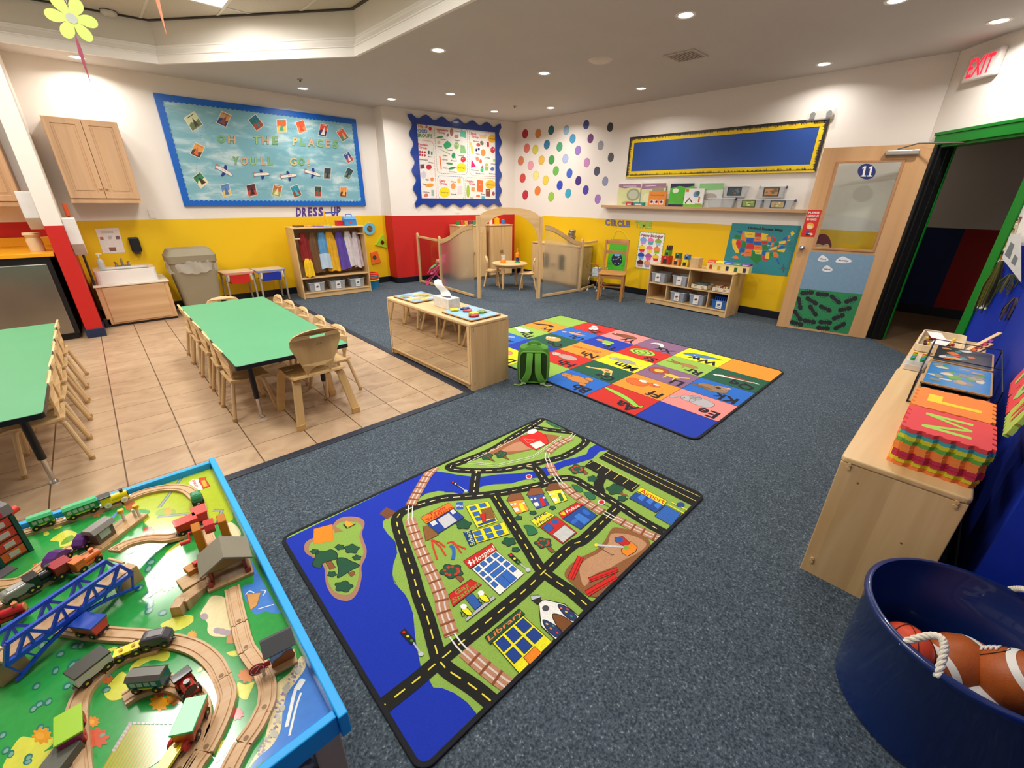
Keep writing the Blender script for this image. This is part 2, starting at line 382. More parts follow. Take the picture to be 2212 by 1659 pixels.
# baseboards
BB = mat('10141f',.4,var=.02)
def base(name,a,b,h=.11,t=.012):
    a = Vector((a[0],a[1],0)); b = Vector((b[0],b[1],0)); d = (b-a).normalized(); n = Vector((d.y,-d.x,0))
    if n.dot((a+b)/2-Vector((1.5,3.5,0))) > 0: n = -n
    mb = MB(); mb.prism([(a.x,a.y),(b.x,b.y),(b.x+n.x*t,b.y+n.y*t),(a.x+n.x*t,a.y+n.y*t)],0,h,BB); struct(mb,name,bev=.003)
base('baseboard_back',(-.18,YB),(JX,YB)); base('baseboard_return',(JX,YB),(JX,FW0[1])); base('baseboard_food',FW0,FW1)
base('baseboard_circle',(XA,7.2),(XA,CX0[1])); base('baseboard_blue',(onC(tR).x,YR),(2.03,YR)); mb = MB(); mb.box(-3,2.03,-.78,-.768,0,.11,BB); struct(mb,'baseboard_recess')
mb = MB(); mb.box(-.347,-.178,6.818,7.2,0,.1,mat('1b2a4a',.4)); struct(mb,'baseboard_wing',.003)
# floor: tile + carpet
def tile_mat():
    m = bpy.data.materials.new('floor_tile'); m.use_nodes = True; nt = m.node_tree; b = nt.nodes['Principled BSDF']
    g = nt.nodes.new('ShaderNodeNewGeometry'); sp = nt.nodes.new('ShaderNodeSeparateXYZ'); nt.links.new(g.outputs['Position'],sp.inputs[0])
    def M(op,a,bb=None):
        n = nt.nodes.new('ShaderNodeMath'); n.operation = op
        for i,q in enumerate((a,bb)):
            if q is None: continue
            if isinstance(q,(int,float)): n.inputs[i].default_value = q
            else: nt.links.new(q,n.inputs[i])
        return n.outputs[0]
    P = .3255; fx = M('DIVIDE',M('SUBTRACT',sp.outputs[0],.094-P*20),P); fy = M('DIVIDE',M('SUBTRACT',sp.outputs[1],2.975-P*20),P)
    def edge(f,wd): q = M('ABSOLUTE',M('SUBTRACT',M('FRACT',f),.5)); return M('GREATER_THAN',q,.5-wd)
    gr = M('MAXIMUM',edge(fx,.011),edge(fy,.0075))
    cmb = nt.nodes.new('ShaderNodeCombineXYZ'); nt.links.new(M('FLOOR',fx),cmb.inputs[0]); nt.links.new(M('FLOOR',fy),cmb.inputs[1])
    wn = nt.nodes.new('ShaderNodeTexWhiteNoise'); wn.noise_dimensions = '2D'; nt.links.new(cmb.outputs[0],wn.inputs['Vector'])
    mp = nt.nodes.new('ShaderNodeMapping'); mp.inputs['Scale'].default_value = (4,6,4); nt.links.new(g.outputs['Position'],mp.inputs[0])
    ad = nt.nodes.new('ShaderNodeVectorMath'); ad.operation = 'ADD'; sc = nt.nodes.new('ShaderNodeVectorMath'); sc.operation = 'SCALE'; sc.inputs['Scale'].default_value = 7; nt.links.new(wn.outputs['Color'],sc.inputs[0])
    nt.links.new(mp.outputs[0],ad.inputs[0]); nt.links.new(sc.outputs[0],ad.inputs[1])
    n = nt.nodes.new('ShaderNodeTexNoise'); n.inputs['Scale'].default_value = 1; n.inputs['Detail'].default_value = 8; n.inputs['Distortion'].default_value = 1; nt.links.new(ad.outputs[0],n.inputs['Vector'])
    r = nt.nodes.new('ShaderNodeValToRGB'); e = r.color_ramp.elements; e[0].position = .25; e[0].color = lin('a5876a'); e[1].position = .72; e[1].color = lin('c0a484'); nt.links.new(n.outputs['Fac'],r.inputs[0])
    mx = nt.nodes.new('ShaderNodeMix'); mx.data_type = 'RGBA'; mx.inputs[7].default_value = lin('5d452f'); nt.links.new(gr,mx.inputs[0]); nt.links.new(r.outputs[0],mx.inputs[6]); nt.links.new(mx.outputs[2],b.inputs['Base Color'])
    b.inputs['Roughness'].default_value = .38; u = nt.nodes.new('ShaderNodeBump'); u.inputs['Strength'].default_value = .5; u.inputs['Distance'].default_value = .003; u.invert = True
    nt.links.new(gr,u.inputs['Height']); nt.links.new(u.outputs[0],b.inputs['Normal']); return m
def carpet_mat():
    m = bpy.data.materials.new('carpet'); m.use_nodes = True; nt = m.node_tree; b = nt.nodes['Principled BSDF']; g = nt.nodes.new('ShaderNodeNewGeometry')
    n = nt.nodes.new('ShaderNodeTexNoise'); n.inputs['Scale'].default_value = 130; n.inputs['Detail'].default_value = 3; nt.links.new(g.outputs['Position'],n.inputs['Vector'])
    r = nt.nodes.new('ShaderNodeValToRGB'); e = r.color_ramp.elements; e[0].position = .36; e[0].color = lin('343d46'); e[1].position = .64; e[1].color = lin('58646e')
    k = r.color_ramp.elements.new(.72); k.color = lin('848f94'); nt.links.new(n.outputs['Fac'],r.inputs[0])
    n2 = nt.nodes.new('ShaderNodeTexNoise'); n2.inputs['Scale'].default_value = 1.6; n2.inputs['Detail'].default_value = 5; nt.links.new(g.outputs['Position'],n2.inputs['Vector'])
    mr = nt.nodes.new('ShaderNodeMapRange'); mr.inputs[3].default_value = .82; mr.inputs[4].default_value = 1.15; nt.links.new(n2.outputs['Fac'],mr.inputs[0])
    vm = nt.nodes.new('ShaderNodeVectorMath'); vm.operation = 'SCALE'; nt.links.new(r.outputs[0],vm.inputs[0]); nt.links.new(mr.outputs[0],vm.inputs['Scale']); nt.links.new(vm.outputs[0],b.inputs['Base Color'])
    b.inputs['Roughness'].default_value = .95; b.inputs['Specular IOR Level'].default_value = .15
    u = nt.nodes.new('ShaderNodeBump'); u.inputs['Strength'].default_value = .7; u.inputs['Distance'].default_value = .004; nt.links.new(n.outputs['Fac'],u.inputs['Height']); nt.links.new(u.outputs[0],b.inputs['Normal']); return m
TILE = tile_mat(); CARPET = carpet_mat()
mb = MB(); mb.box(-3.1,2.03,2.67,8.0,-.1,0,TILE); struct(mb,'floor')
cp = [(-3.1,-.45),(8.0,-.45),(8.0,8.0),(2.03,8.0),(2.03,2.67),(-3.1,2.67)]
mb = MB(); mb.prism([(-3.1,-.8),(2.05,-.8),(2.05,YR-.02),(onC(tR).x,YR-.02),(onC(DT1).x-.0,onC(DT1).y),(onC(DT0).x,onC(DT0).y),(XA,CX0[1]),(XA+.02,7.3),(JX,7.75),(JX,7.95),(2.03,7.95),(2.03,2.67),(-3.1,2.67)],-.1,.004,CARPET); struct(mb,'floor_carpet')
EDG = mat('1f2735',.5,var=.03)
mb = MB(); mb.prism([(2.0,YB-.02),(2.0,2.7),(-3.0,2.7),(-3.0,2.635),(2.065,2.635),(2.065,YB-.02)],0,.009,EDG); struct(mb,'trim_1',.003)
# hall beyond the doorway
a0,b0 = onC(-.3)-CN*.13,onC(2.2)-CN*.13
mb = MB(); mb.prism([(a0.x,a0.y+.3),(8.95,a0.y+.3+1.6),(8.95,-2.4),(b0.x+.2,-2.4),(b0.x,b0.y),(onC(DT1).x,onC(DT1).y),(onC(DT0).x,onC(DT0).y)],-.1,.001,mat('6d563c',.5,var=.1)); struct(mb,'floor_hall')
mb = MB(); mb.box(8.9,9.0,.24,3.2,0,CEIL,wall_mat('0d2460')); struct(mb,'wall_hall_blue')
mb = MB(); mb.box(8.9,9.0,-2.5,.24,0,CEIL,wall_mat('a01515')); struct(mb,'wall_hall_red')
mb = MB(); mb.box(8.885,8.9,-2.5,3.2,0,.13,BB); struct(mb,'baseboard_hall')
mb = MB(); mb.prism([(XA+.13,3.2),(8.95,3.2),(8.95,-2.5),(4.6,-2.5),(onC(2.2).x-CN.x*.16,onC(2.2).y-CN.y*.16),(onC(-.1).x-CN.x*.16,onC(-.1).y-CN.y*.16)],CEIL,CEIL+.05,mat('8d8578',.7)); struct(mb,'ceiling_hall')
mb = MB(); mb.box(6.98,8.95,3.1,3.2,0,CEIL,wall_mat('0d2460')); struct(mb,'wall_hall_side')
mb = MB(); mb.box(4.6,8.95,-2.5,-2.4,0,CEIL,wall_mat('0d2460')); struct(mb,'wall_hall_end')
t = thing('hall_fill_light','unseen dim fill light added to brighten the hall behind the green door frame','ceiling light',(8.0,1.9,CEIL)); MB().lathe([(1e-4,-.004),(.06,-.004),(.08,0)],(0,0,0),mat('fff0e0',.5,emit=1.5,var=0),24).build('lens',t); lamp_at(8.0,1.9,CEIL-.02,.12,5,150,(1,.85,.7))  # unseen fill lamp, added so the hall wall colours stay visible
# green door frame
GRN = mat('0a7a22',.35,var=.03)
mb = MB()
def cbox(mb,t0,t1,d0,d1,z0,z1,m):
    q = [onC(t0)+CN*d0,onC(t1)+CN*d0,onC(t1)+CN*d1,onC(t0)+CN*d1]; mb.prism([(p.x,p.y) for p in q],z0,z1,m)
cbox(mb,DT1-.02,DT1+.07,-.001,.018,0,DH,GRN); cbox(mb,DT0-.13,DT0+.0,-.001,.02,0,DH-.02,mat('141517',.45))
cbox(mb,DT0-.07,DT1+.07,-.001,.022,DH-.02,DH+.07,GRN); cbox(mb,DT0-.085,DT1+.085,-.001,.03,DH+.07,DH+.10,GRN)
cbox(mb,DT1-.03,DT1+.01,-.15,-.001,0,DH-.03,GRN); cbox(mb,DT0-.01,DT0+.03,-.13,-.001,0,DH-.03,mat('141517',.45)); cbox(mb,DT0-.01,DT0+.034,-.15,-.13,0,DH-.03,GRN)
cbox(mb,DT0-.01,DT1+.01,-.15,-.001,DH-.045,DH-.015,GRN)
for t0,t1 in ((DT0+.03,DT0+.045),(DT1-.045,DT1-.03)): cbox(mb,t0,t1,-.11,-.06,0,DH-.05,mat('141816',.4))
struct(mb,'trim_2',.004)
# ceiling with octagonal tray opening
TR = [(-1.7,7.45),(-.16,7.42),(1.12,7.23),(2.62,5.28),(2.63,1.3),(1.5,.25),(-1.7,.25)]
CEILM = mat('c6c3be',.75,var=.02,vs=2)
mb = MB(); out = [(-3.2,-.5),(-3.2,8.1),(7.2,8.1),(8.0,-.5)]
oc = [(-3.2,8.1),(-.16,8.1),(3,8.1),(8,8.1),(8,-.95),(1.5,-.95),(-3.2,-.95)]
n = len(TR); vs = [(x,y,CEIL) for x,y in TR]+[(x,y,CEIL) for x,y in oc]; vs += [(x,y,CEIL+.06) for x,y,z in vs]
fs = []
for i in range(n):
    j = (i+1) % n; fs += [(i,j,n+j,n+i),(2*n+i,3*n+i,3*n+j,2*n+j),(i,2*n+i,2*n+j,j),(n+i,n+j,3*n+j,3*n+i)]
mb.add(vs,fs,CEILM); struct(mb,'ceiling')
def off(poly,d):
    out = []; n = len(poly); area = sum(poly[i][0]*poly[(i+1) % n][1]-poly[(i+1) % n][0]*poly[i][1] for i in range(n)); sg = 1 if area > 0 else -1
    for i in range(n):
        p,a,b = Vector(poly[i]),Vector(poly[i-1]),Vector(poly[(i+1) % n]); e1 = (p-a).normalized(); e2 = (b-p).normalized()
        n1 = Vector((e1.y,-e1.x))*sg; n2 = Vector((e2.y,-e2.x))*sg; k = (n1+n2); k = k/(1+n1.dot(n2)); out.append(tuple(p+k*d))
    return out
CROWN = mat('ece8e2',.5,var=.01)
prof = [(0,CEIL-.012),(0,CEIL+.055),(.006,CEIL+.06),(.006,CEIL+.068),(-.004,CEIL+.074),(-.004,CEIL+.082),(.006,CEIL+.088),(.014,CEIL+.1),(.03,CEIL+.13),(.034,CEIL+.15),(.026,CEIL+.155),(.026,CEIL+.168),(.05,CEIL+.174)]
mb = MB(); rings = [off(TR,d-.02) for d,z in prof]; vs = [(x,y,z) for (d,z),r in zip(prof,rings) for x,y in r]
vs += [(x,y,prof[-1][1]) for x,y in off(TR,.07)]+[(x,y,CEIL-.012) for x,y in off(TR,.012)]; N = len(prof)+2
fs = [(i*n+k,i*n+(k+1) % n,((i+1) % N)*n+(k+1) % n,((i+1) % N)*n+k) for i in range(N) for k in range(n)]
mb.add(vs,fs,CROWN); struct(mb,'trim_3')
TZ = 3.36
mb = MB(); r0 = off(TR,.03); r1 = off(TR,.13); mb.ring([(x,y) for x,y in r1],[(x,y) for x,y in r0],CEIL+.05,TZ+.02,mat('e2ddd4',.6,var=.01)); struct(mb,'wall_tray')
def acoustic():
    m = mat('c9c1b1',.85,var=.04,bump=.3,bs=300,vs=60).copy(); nt = m.node_tree; b = nt.nodes['Principled BSDF']
    g = nt.nodes.new('ShaderNodeNewGeometry'); sp = nt.nodes.new('ShaderNodeSeparateXYZ'); nt.links.new(g.outputs['Position'],sp.inputs[0]); return m
mb = MB(); mb.prism(off(TR,.1),TZ,TZ+.05,acoustic()); struct(mb,'ceiling_tray')
GRID = mat('d8d2c6',.5,var=0)
mb = MB()
for k in range(-3,5): mb.box(1.055+.61*k-.012,1.055+.61*k+.012,.3,7.4,TZ-.006,TZ-.0005,GRID)
for k in range(0,7): mb.box(-1.65,2.6,6.22-1.22*(k-1)-.012,6.22-1.22*(k-1)+.012,TZ-.006,TZ-.0005,GRID)
struct(mb,'trim_4')
mb = MB(); r0 = off(TR,.0); r1 = off(TR,.045); mb.ring(r1,r0,TZ-.014,TZ-.004,mat('3a3530',.5)); struct(mb,'trim_5')
# fluorescent troffers in the tray
def troffer(x,y,lab):
    t = thing('ceiling_light_panel',lab,'ceiling light',(x,y,TZ),0,'fluorescent panels in the raised ceiling')
    mb = MB(); mb.ring([(-.3,-.6),(.3,-.6),(.3,.6),(-.3,.6)],[(-.27,-.57),(.27,-.57),(.27,.57),(-.27,.57)],-.025,-.006,GRID); mb.build('frame',t,bev=.002)
    mb = MB(); mb.box(-.27,.27,-.57,.57,-.018,-.01,mat('fff6e6',.5,emit=4.5,var=0)); mb.build('diffuser',t)
    L = lamp_at(x,y,TZ-.03,.5,TROFW,170,(1,.97,.93),'panel_light',1.1)
TROFW = 38
troffer(1.36,5.61,'white fluorescent panel in the raised ceiling at the top edge of the picture'); troffer(-.47,5.61,'fluorescent panel in the raised ceiling over the far left'); troffer(1.36,3.17,'fluorescent panel in the raised ceiling over the near table end'); troffer(-.47,3.17,'fluorescent panel in the raised ceiling over the left table end')
troffer(.75,1.34,'fluorescent panel in the raised ceiling above the toy train table')
# downlights
LN = ['above the middle of the letter rug','beside the raised ceiling over the mirror shelf','over the centre of the carpet in front of the arch','over the wooden chair near the circle time wall','near the ceiling corner by the dome camera','beside the exit sign','nearest the food groups board on its left','second row left of the food groups board','in front of the far corner','above the painted dots','over the cloud board','washing the wall above the sink cupboard','at the very top right edge between two others','over the right wall shelf','in the kitchen nook','over the left table']
for (x,y),nm in zip(LIGHTS,LN):
    t = thing('recessed_light','round recessed downlight '+nm,'ceiling light',(x,y,CEIL),0,'recessed ceiling lights')
    mb = MB(); mb.lathe([(.058,-.004),(.078,-.006),(.082,0),(.055,0),(.058,-.004)],(0,0,0),mat('f2efe8',.4,var=0),32); mb.build('trim_ring',t)
    mb = MB(); mb.lathe([(1e-4,-.0055),(.05,-.005),(.06,-.001)],(0,0,0),mat('fffaf2',.5,emit=14,var=0),32); mb.build('lens',t)
    dw = min(YB-y,XA-x,y-YR); lamp_at(x,y,CEIL-.012,.11,CANW*(1 if dw > .9 else .62 if dw > .5 else .42),150,(1,.955,.91))
# ================= FURNITURE =================
EDGEB = mat('17181b',.4,var=.02); GREEN = mat('549f70',.45,var=.03,vs=3); TANLEG = mat('d2b182',.38,var=.02); GLIDE = mat('b08a5a',.5,var=0)
def make_table(loc,L,W,H,label,legs=True):
    t = thing('activity_table',label,'table',loc,0,'green activity tables')
    MB().prism(rrect(-W/2,-L/2,W/2,L/2,.02),H-.004,H,GREEN).build('tabletop',t)
    MB().ring(rrect(-W/2-.004,-L/2-.004,W/2+.004,L/2+.004,.024),rrect(-W/2+.0,-L/2+.0,W/2-.0,L/2-.0,.02),H-.03,H-.0005,EDGEB).prism(rrect(-W/2,-L/2,W/2,L/2,.02),H-.03,H-.0045,mat('3a322a',.7)).build('edge_band',t,bev=.002)
    for sx in (-1,1):
        for sy in (-1,1):
            x,y = sx*(W/2-.125),sy*(L/2-.3); mb = MB()
            mb.cyl((x,y,.16),(x,y,H-.03),.019,BLACK); mb.cyl((x,y,H-.04),(x,y,H-.03),.04,BLACK)
            lg = mb.build('leg',t)
            MB().cyl((x,y,.018),(x,y,.165),.0125,CHROME).lathe([(1e-4,0),(.022,.001),(.021,.008),(.012,.02),(1e-4,.021)],(x,y,0),CHROME,16).build('leg_insert',lg)
            MB().tube([(x,y-sy*.0,.36),(x,y-sy*.16,H-.035)],.006,BLACK).build('brace',t)
    return t
def arc3(p0,p1,p2,r,n=6):
    """polyline p0-p1-p2 with corner p1 rounded"""
    p0,p1,p2 = map(Vector,(p0,p1,p2)); a = p1+(p0-p1).normalized()*r; b = p1+(p2-p1).normalized()*r
    return [p0]+[(a*(1-t)+p1*t)*(1-t)+(p1*(1-t)+b*t)*t for t in [k/n for k in range(n+1)]]+[p2]
def make_chair(label):
    t = thing('toddler_chair',label,'chair')
    def seatf(u,v):
        x = (u-.5)*.29; y = -.115+v*.27; return (x*(1-.12*v),y,.302-.012*sin(pi*v)+.006*abs(u-.5)*2-.018*max(0,v-.85)/.15)
    MB().grid(seatf,8,10,CHAIRM,.012).build('seat',t)
    o = [(-.092,.296),(-.10,.34),(-.128,.40),(-.143,.45),(-.14,.495),(-.118,.53),(-.07,.55),(0,.556)]
    o = o+[(-x,z) for x,z in o[::-1]][1:]+[(.05,.296),(.052,.33),(.035,.36),(0,.372),(-.035,.36),(-.052,.33),(-.05,.296)]
    o = [(x*1.12,z) for x,z in o]; MB().holed(o[::-1],[rrect(-.045,.495,.045,.515,.009,2)],-.006,.006,CHAIRM,'y',warp=lambda v: (v.x,v.y-.098-(v.z-.3)*.12+v.x*v.x*.8,v.z)).build('backrest',t,bev=.003)
    for sx in (-1,1):
        for sy in (-1,1):
            foot = (sx*.165,-.155 if sy < 0 else .14,.012); kn = (sx*.118,-.1 if sy < 0 else .1,.285); mid = (sx*.118,0,.285)
            mb = MB(); mb.tube(arc3(foot,kn,mid,.035),.0135,TANLEG,10); mb.cyl((foot[0],foot[1],0),(foot[0],foot[1],.025),.0155,GLIDE,n=10); mb.build('leg',t)
    MB().tube([(-.118,-.06,.285),(.118,-.06,.285)],.008,TANLEG).tube([(-.118,.07,.285),(.118,.07,.285)],.008,TANLEG).build('stretcher',t)
    return t
make_table((.828,4.175,0),2.19,.745,.53,'long green table with chairs all round, in the middle of the tile floor')
tb2 = make_table((-.79,4.13,0),2.24,.745,.53,'green table cut by the left edge of the picture')
ch0 = None; G1 = 'small chairs at the middle green table'; G2 = 'small chairs at the left green table'
def chair(x,y,rz,label,group):
    global ch0
    if ch0 is None: ch0 = make_chair(label); c = ch0; c.location = (x,y,0); c.rotation_euler = (0,0,rz)
    else: c = dup(ch0,(x,y,0),rz,label)
    c['group'] = group; return c
ORD = ['nearest one','second from near end','third from near end','fourth from near end','farthest one']
for i,y in enumerate((3.6,4.0,4.42,4.86,5.22)): chair(.565,y,-pi/2+(.03,-.04,.02,0,-.03)[i],'small tan chair, left side of middle green table, '+ORD[i],G1)
for i,y in enumerate((3.52,3.93,4.36,4.76,5.12)): chair(1.2,y,pi/2+(.05,-.03,0,.04,-.02)[i],'small tan chair, carpet side of middle green table, '+ORD[i],G1)
chair(.84,5.29,pi,'small tan chair at the far end of the middle green table',G1)
for i,y in enumerate((3.64,4.01,4.4,4.79,5.2)): chair(-.53,y,pi/2+(.02,-.03,.03,0,-.02)[i],'small tan chair, right side of left green table, '+ORD[i],G2)
chair(-.93,5.33,pi,'small tan chair at the far end of the left green table, top only',G2)
# large bentwood chair
BW = wood('dfba80','cfa468',2,.8,.35)
t = thing('bentwood_chair','large bent plywood chair with handle slot at the near end of the middle green table','chair',(.935,3.2,0),.02)
def seatf(u,v):
    x = (u-.5)*(.37-.03*v); y = -.20+v*.38; return (x,y,.375-.016*sin(pi*v)-.02*max(0,v-.88)/.12+.01*max(0,.15-v)/.15)
MB().grid(seatf,8,12,BW,.013).build('seat',t)
o = [(-.075,.36),(-.09,.40),(-.115,.47),(-.15,.555),(-.172,.61),(-.172,.655),(-.15,.69),(-.10,.715),(-.05,.727),(0,.73)]
o = o+[(-x,z) for x,z in o[::-1]][1:]+[(.055,.36)]+[(.078*cos(a),.372+.075*sin(a)) for a in [pi*k/10 for k in range(11)]]+[(-.055,.36)]
MB().holed(o[::-1],[rrect(-.055,.668,.055,.69,.01,3)],-.007,.007,BW,'y',warp=lambda v: (v.x,v.y-.19-(v.z-.36)*.28+v.x*v.x*1.5,v.z)).build('backrest',t,bev=.003)
P = Paint(lambda x,z: (x,-.207-(z-.36)*.28-.0075,z),(0,-1,-.28)); 
for q in ([(-.02,.62),(-.014,.64),(-.006,.62),(-.002,.64)],[(.002,.622),(.008,.637),(.014,.622),(.02,.622)]): P.line(q,.003,'3a2d20')
im = parent_inv(t).inverted(); P.v = [im @ v for v in P.v]; P.build('pen_mark',PM,t)
for sx in (-1,1):
    for sy in (-1,1):
        fx,fy = sx*.205,(-.228 if sy < 0 else .205)
        a = Vector((fx,fy,.03)); k = Vector((sx*.158,-.16 if sy < 0 else .15,.352)); e = Vector((sx*.13,-.05 if sy < 0 else .05,.358))
        mb = MB(); mb.tube(arc3(a,k,e,.045),0,BW,flat=(.017,.056),up=(1,0,0)); lg = mb.build('leg',t,bev=.003)
        MB().box(fx-.03,fx+.03,fy-.012,fy+.012,0,.045,mat('c8a060',.5)).build('foot_cap',lg,bev=.003)
# ---- mirror-fronted shelf ----
def bar(mb,x0,x1,y0,y1,z0,z1,m=None): mb.box(x0,x1,y0,y1,z0,z1,m or WOOD)
t = thing('mirror_shelf','low maple shelf with a long mirror front at the edge of the tile floor','shelf',(2.265,3.36,0),.01)
X0,X1,Y0,Y1,H = -.215,.215,-.69,.69,.605
MB().prism(rrect(X0-.004,Y0-.004,X1+.004,Y1+.004,.025),H-.028,H,WOODY).build('top',t,bev=.008,seg=3)
MB().box(X0,X1,Y0,Y0+.018,0,H-.028,WOOD).build('end_panel',t,bev=.003); MB().box(X0,X1,Y1-.018,Y1,0,H-.028,WOOD).build('end_panel',t,bev=.003)
MB().box(X0+.004,X0+.013,Y0+.018,Y1-.018,.06,H-.028,WOODY).build('mirror_backing',t)
MB().box(X0+.0,X0+.003,Y0+.05,Y1-.02,.075,H-.032,mat('d8d2c2',.03,1,var=0)).build('mirror',t)
mb = MB(); mb.box(X0-.006,X0+.006,Y0+.018,Y1-.018,.058,.074,WOODY); mb.box(X0-.004,X0+.004,Y0+.018,Y0+.05,.07,H-.03,WOOD); mb.box(X0-.004,X0+.004,Y1-.03,Y1-.018,.07,H-.03,WOOD); mb.build('mirror_frame',t,bev=.002)
arch = [(Y0+.018,.058),(Y0+.018,.0),(Y0+.06,.0),(Y0+.09,.02),(Y1-.09,.02),(Y1-.06,0),(Y1-.018,0),(Y1-.018,.058)]
MB().prism(arch,X0+.012,X0+.03,WOODY,'x').build('toe_rail',t)
MB().box(X0+.03,X1-.01,Y0+.018,Y1-.018,.058,.074,WOODY).build('bottom_board',t)
mb = MB()
for z in (.54,.555,.57): mb.cyl((X0+.03,Y0-.002,z),(X0+.03,Y0+.001,z),.004,mat('7d5f3c',.5),n=8)
for z in (.07,.085): mb.cyl((X0+.03,Y0-.004,z),(X0+.03,Y0+.001,z),.006,mat('caa672',.4),n=8)
mb.build('dowel_plugs',t)
# ---- right-hand wall shelves (two units) ----
def low_shelf(label,x0,x1,y0,y1,H,front=1):
    t = thing('low_shelf',label,'shelf',((x0+x1)/2,(y0+y1)/2,0)); W,D = (x1-x0)/2,(y1-y0)/2
    MB().prism(rrect(-W-.003,-D-.003,W+.003,D+.003,.02),H-.026,H,WOODX).build('top',t,bev=.008,seg=3)
    for s in (-1,1): MB().box(min(s*W,s*(W-.018)),max(s*W,s*(W-.018)),-D,D,0,H-.026,WOOD).build('end_panel',t,bev=.003)
    MB().box(-W+.018,W-.018,-D,-D+.01,.05,H-.026,WOODX).build('back_panel',t)
    MB().box(-W+.018,W-.018,-D+.01,D-.005,.06,.078,WOODX).build('bottom_board',t)
    MB().box(-W+.018,W-.018,-D+.01,D-.015,H*.5,H*.5+.016,WOODX).build('shelf_board',t)
    MB().box(-.009,.009,-D+.01,D-.015,.078,H-.026,WOOD).build('divider',t)
    MB().box(-W+.018,W-.018,D-.03,D-.012,.0,.06,WOODX).build('toe_rail',t)
    return t,W,D
t,W,D = low_shelf('long maple shelf along the blue wall carrying the foam letter mats',1.972,3.42,-.237,.135,.615)
mb = MB()
for y in (-D+.03,D-.03):
    for z in (.572,.587): mb.lathe([(1e-4,-.008),(.007,-.006),(.008,0)],(0,0,0),WOOD,8) if 0 else mb.cyl((-W-.006,y,z-.0),(-W+.001,y,z),.007,WOOD,n=10)
for z in (.07,.085): mb.cyl((-W-.006,D-.03,z),(-W+.001,D-.03,z),.007,WOOD,n=10)
for y,z in ((D-.075,.52),(-D+.11,.34)): mb.cyl((-W-.0008,y,z),(-W+.001,y,z),.004,mat('7a5835',.6),n=8)
mb.build('dowel_plugs',t)
low_shelf('far maple shelf along the blue wall next to the green doorway',3.43,4.62,-.235,.13,.60)
# ---- circle-time shelf ----
SF = 6.33; wf = WX(SF); cA = crop(1240,360,4.424)
def cy(x,y): return wf(*cA(x,y)).y
sy0,sy1 = 2.24,3.52; SH = .63; SB = 6.79
t = thing('cubby_shelf','maple cubby shelf with clear bins against the yellow circle time wall','shelf',((SF+SB)/2,(sy0+sy1)/2,0))
def L(x,y,z): return (x-(SF+SB)/2,y-(sy0+sy1)/2,z)
def lbox(name,x0,x1,y0,y1,z0,z1,m,par=None,bev=.002): 
    a = L(x0,y0,z0); b = L(x1,y1,z1); return MB().box(a[0],b[0],a[1],b[1],z0,z1,m).build(name,par or t,bev=bev)
lbox('top',SF-.01,SB,sy0-.01,sy1+.01,SH-.024,SH,WOODY,bev=.007)
lbox('end_panel',SF,SB,sy0,sy0+.018,0,SH-.024,WOOD); lbox('end_panel',SF,SB,sy1-.018,sy1,0,SH-.024,WOOD)
lbox('back_panel',SB-.012,SB,sy0+.018,sy1-.018,.04,SH-.024,WOODY)
lbox('bottom_board',SF+.004,SB-.012,sy0+.018,sy1-.018,.085,.102,WOODY); lbox('shelf_board',SF+.006,SB-.012,sy0+.018,sy1-.018,.33,.347,WOODY)
yt = cy(1100,1040); yl1 = cy(878,1190); yl2 = cy(1275,1260)
lbox('divider',SF+.006,SB-.012,yt-.008,yt+.008,.347,SH-.024,WOOD); lbox('divider',SF+.006,SB-.012,yl1-.008,yl1+.008,.102,.33,WOOD); lbox('divider',SF+.006,SB-.012,yl2-.008,yl2+.008,.102,.33,WOOD)
q = [(-.622,.085),(-.622,0),(-.57,0),(-.54,.02),(.54,.02),(.57,0),(.622,0),(.622,.085)]
MB().prism(q,L(SF+.015,0,0)[0],L(SF+.033,0,0)[0],WOODY,'x').build('toe_rail',t)
# ---- dress-up cubby ----
DX0,DX1,DY0,DY1,DHH = 2.27,3.4,7.27,7.66,1.1
t = thing('dress_up_cubby','tall open maple wardrobe shelf full of dress up clothes on the yellow wall','cubby',((DX0+DX1)/2,(DY0+DY1)/2,0),-.06)
W,D = (DX1-DX0)/2,(DY1-DY0)/2
MB().box(-W-.005,W+.005,-D-.005,D,DHH-.022,DHH,WOODX).build('top',t,bev=.006)
for s in (-1,1):
    MB().prism([(-D,0),(D,0),(D,DHH-.022),(-D,DHH-.022)],s*W-(.018 if s > 0 else 0),s*W+(.018 if s < 0 else 0),WOOD,'x').build('end_panel',t,bev=.002)
MB().box(-W+.018,W-.018,D-.012,D,.04,DHH-.022,WOODX).build('back_panel',t)
MB().box(-W+.018,W-.018,-D+.005,D-.012,.32,.338,WOODX).build('shelf_board',t,bev=.002)
MB().box(-W+.018,W-.018,-D+.005,D-.012,.08,.098,WOODX).build('bottom_board',t,bev=.002)
MB().box(-W+.018,W-.018,-D+.02,-D+.038,0.01,.08,WOODX).build('toe_rail',t)
mb = MB(); mb.box(-W+.018,-W+.1,-D+.02,-D+.05,.93,.945,mat('efe6d4',.4)); mb.box(W-.1,W-.018,-D+.03,D-.03,.97,.985,WOOD); mb.build('hook_rail',t)
for k in range(8): 
    x = -W+.1+k*(2*W-.2)/7; MB().tube(spl([(x,D-.013,.98),(x,D-.05,.97),(x,D-.075,.985),(x,D-.078,1.0)],4,False),.004,CHROME,6).build('coat_hook',t)
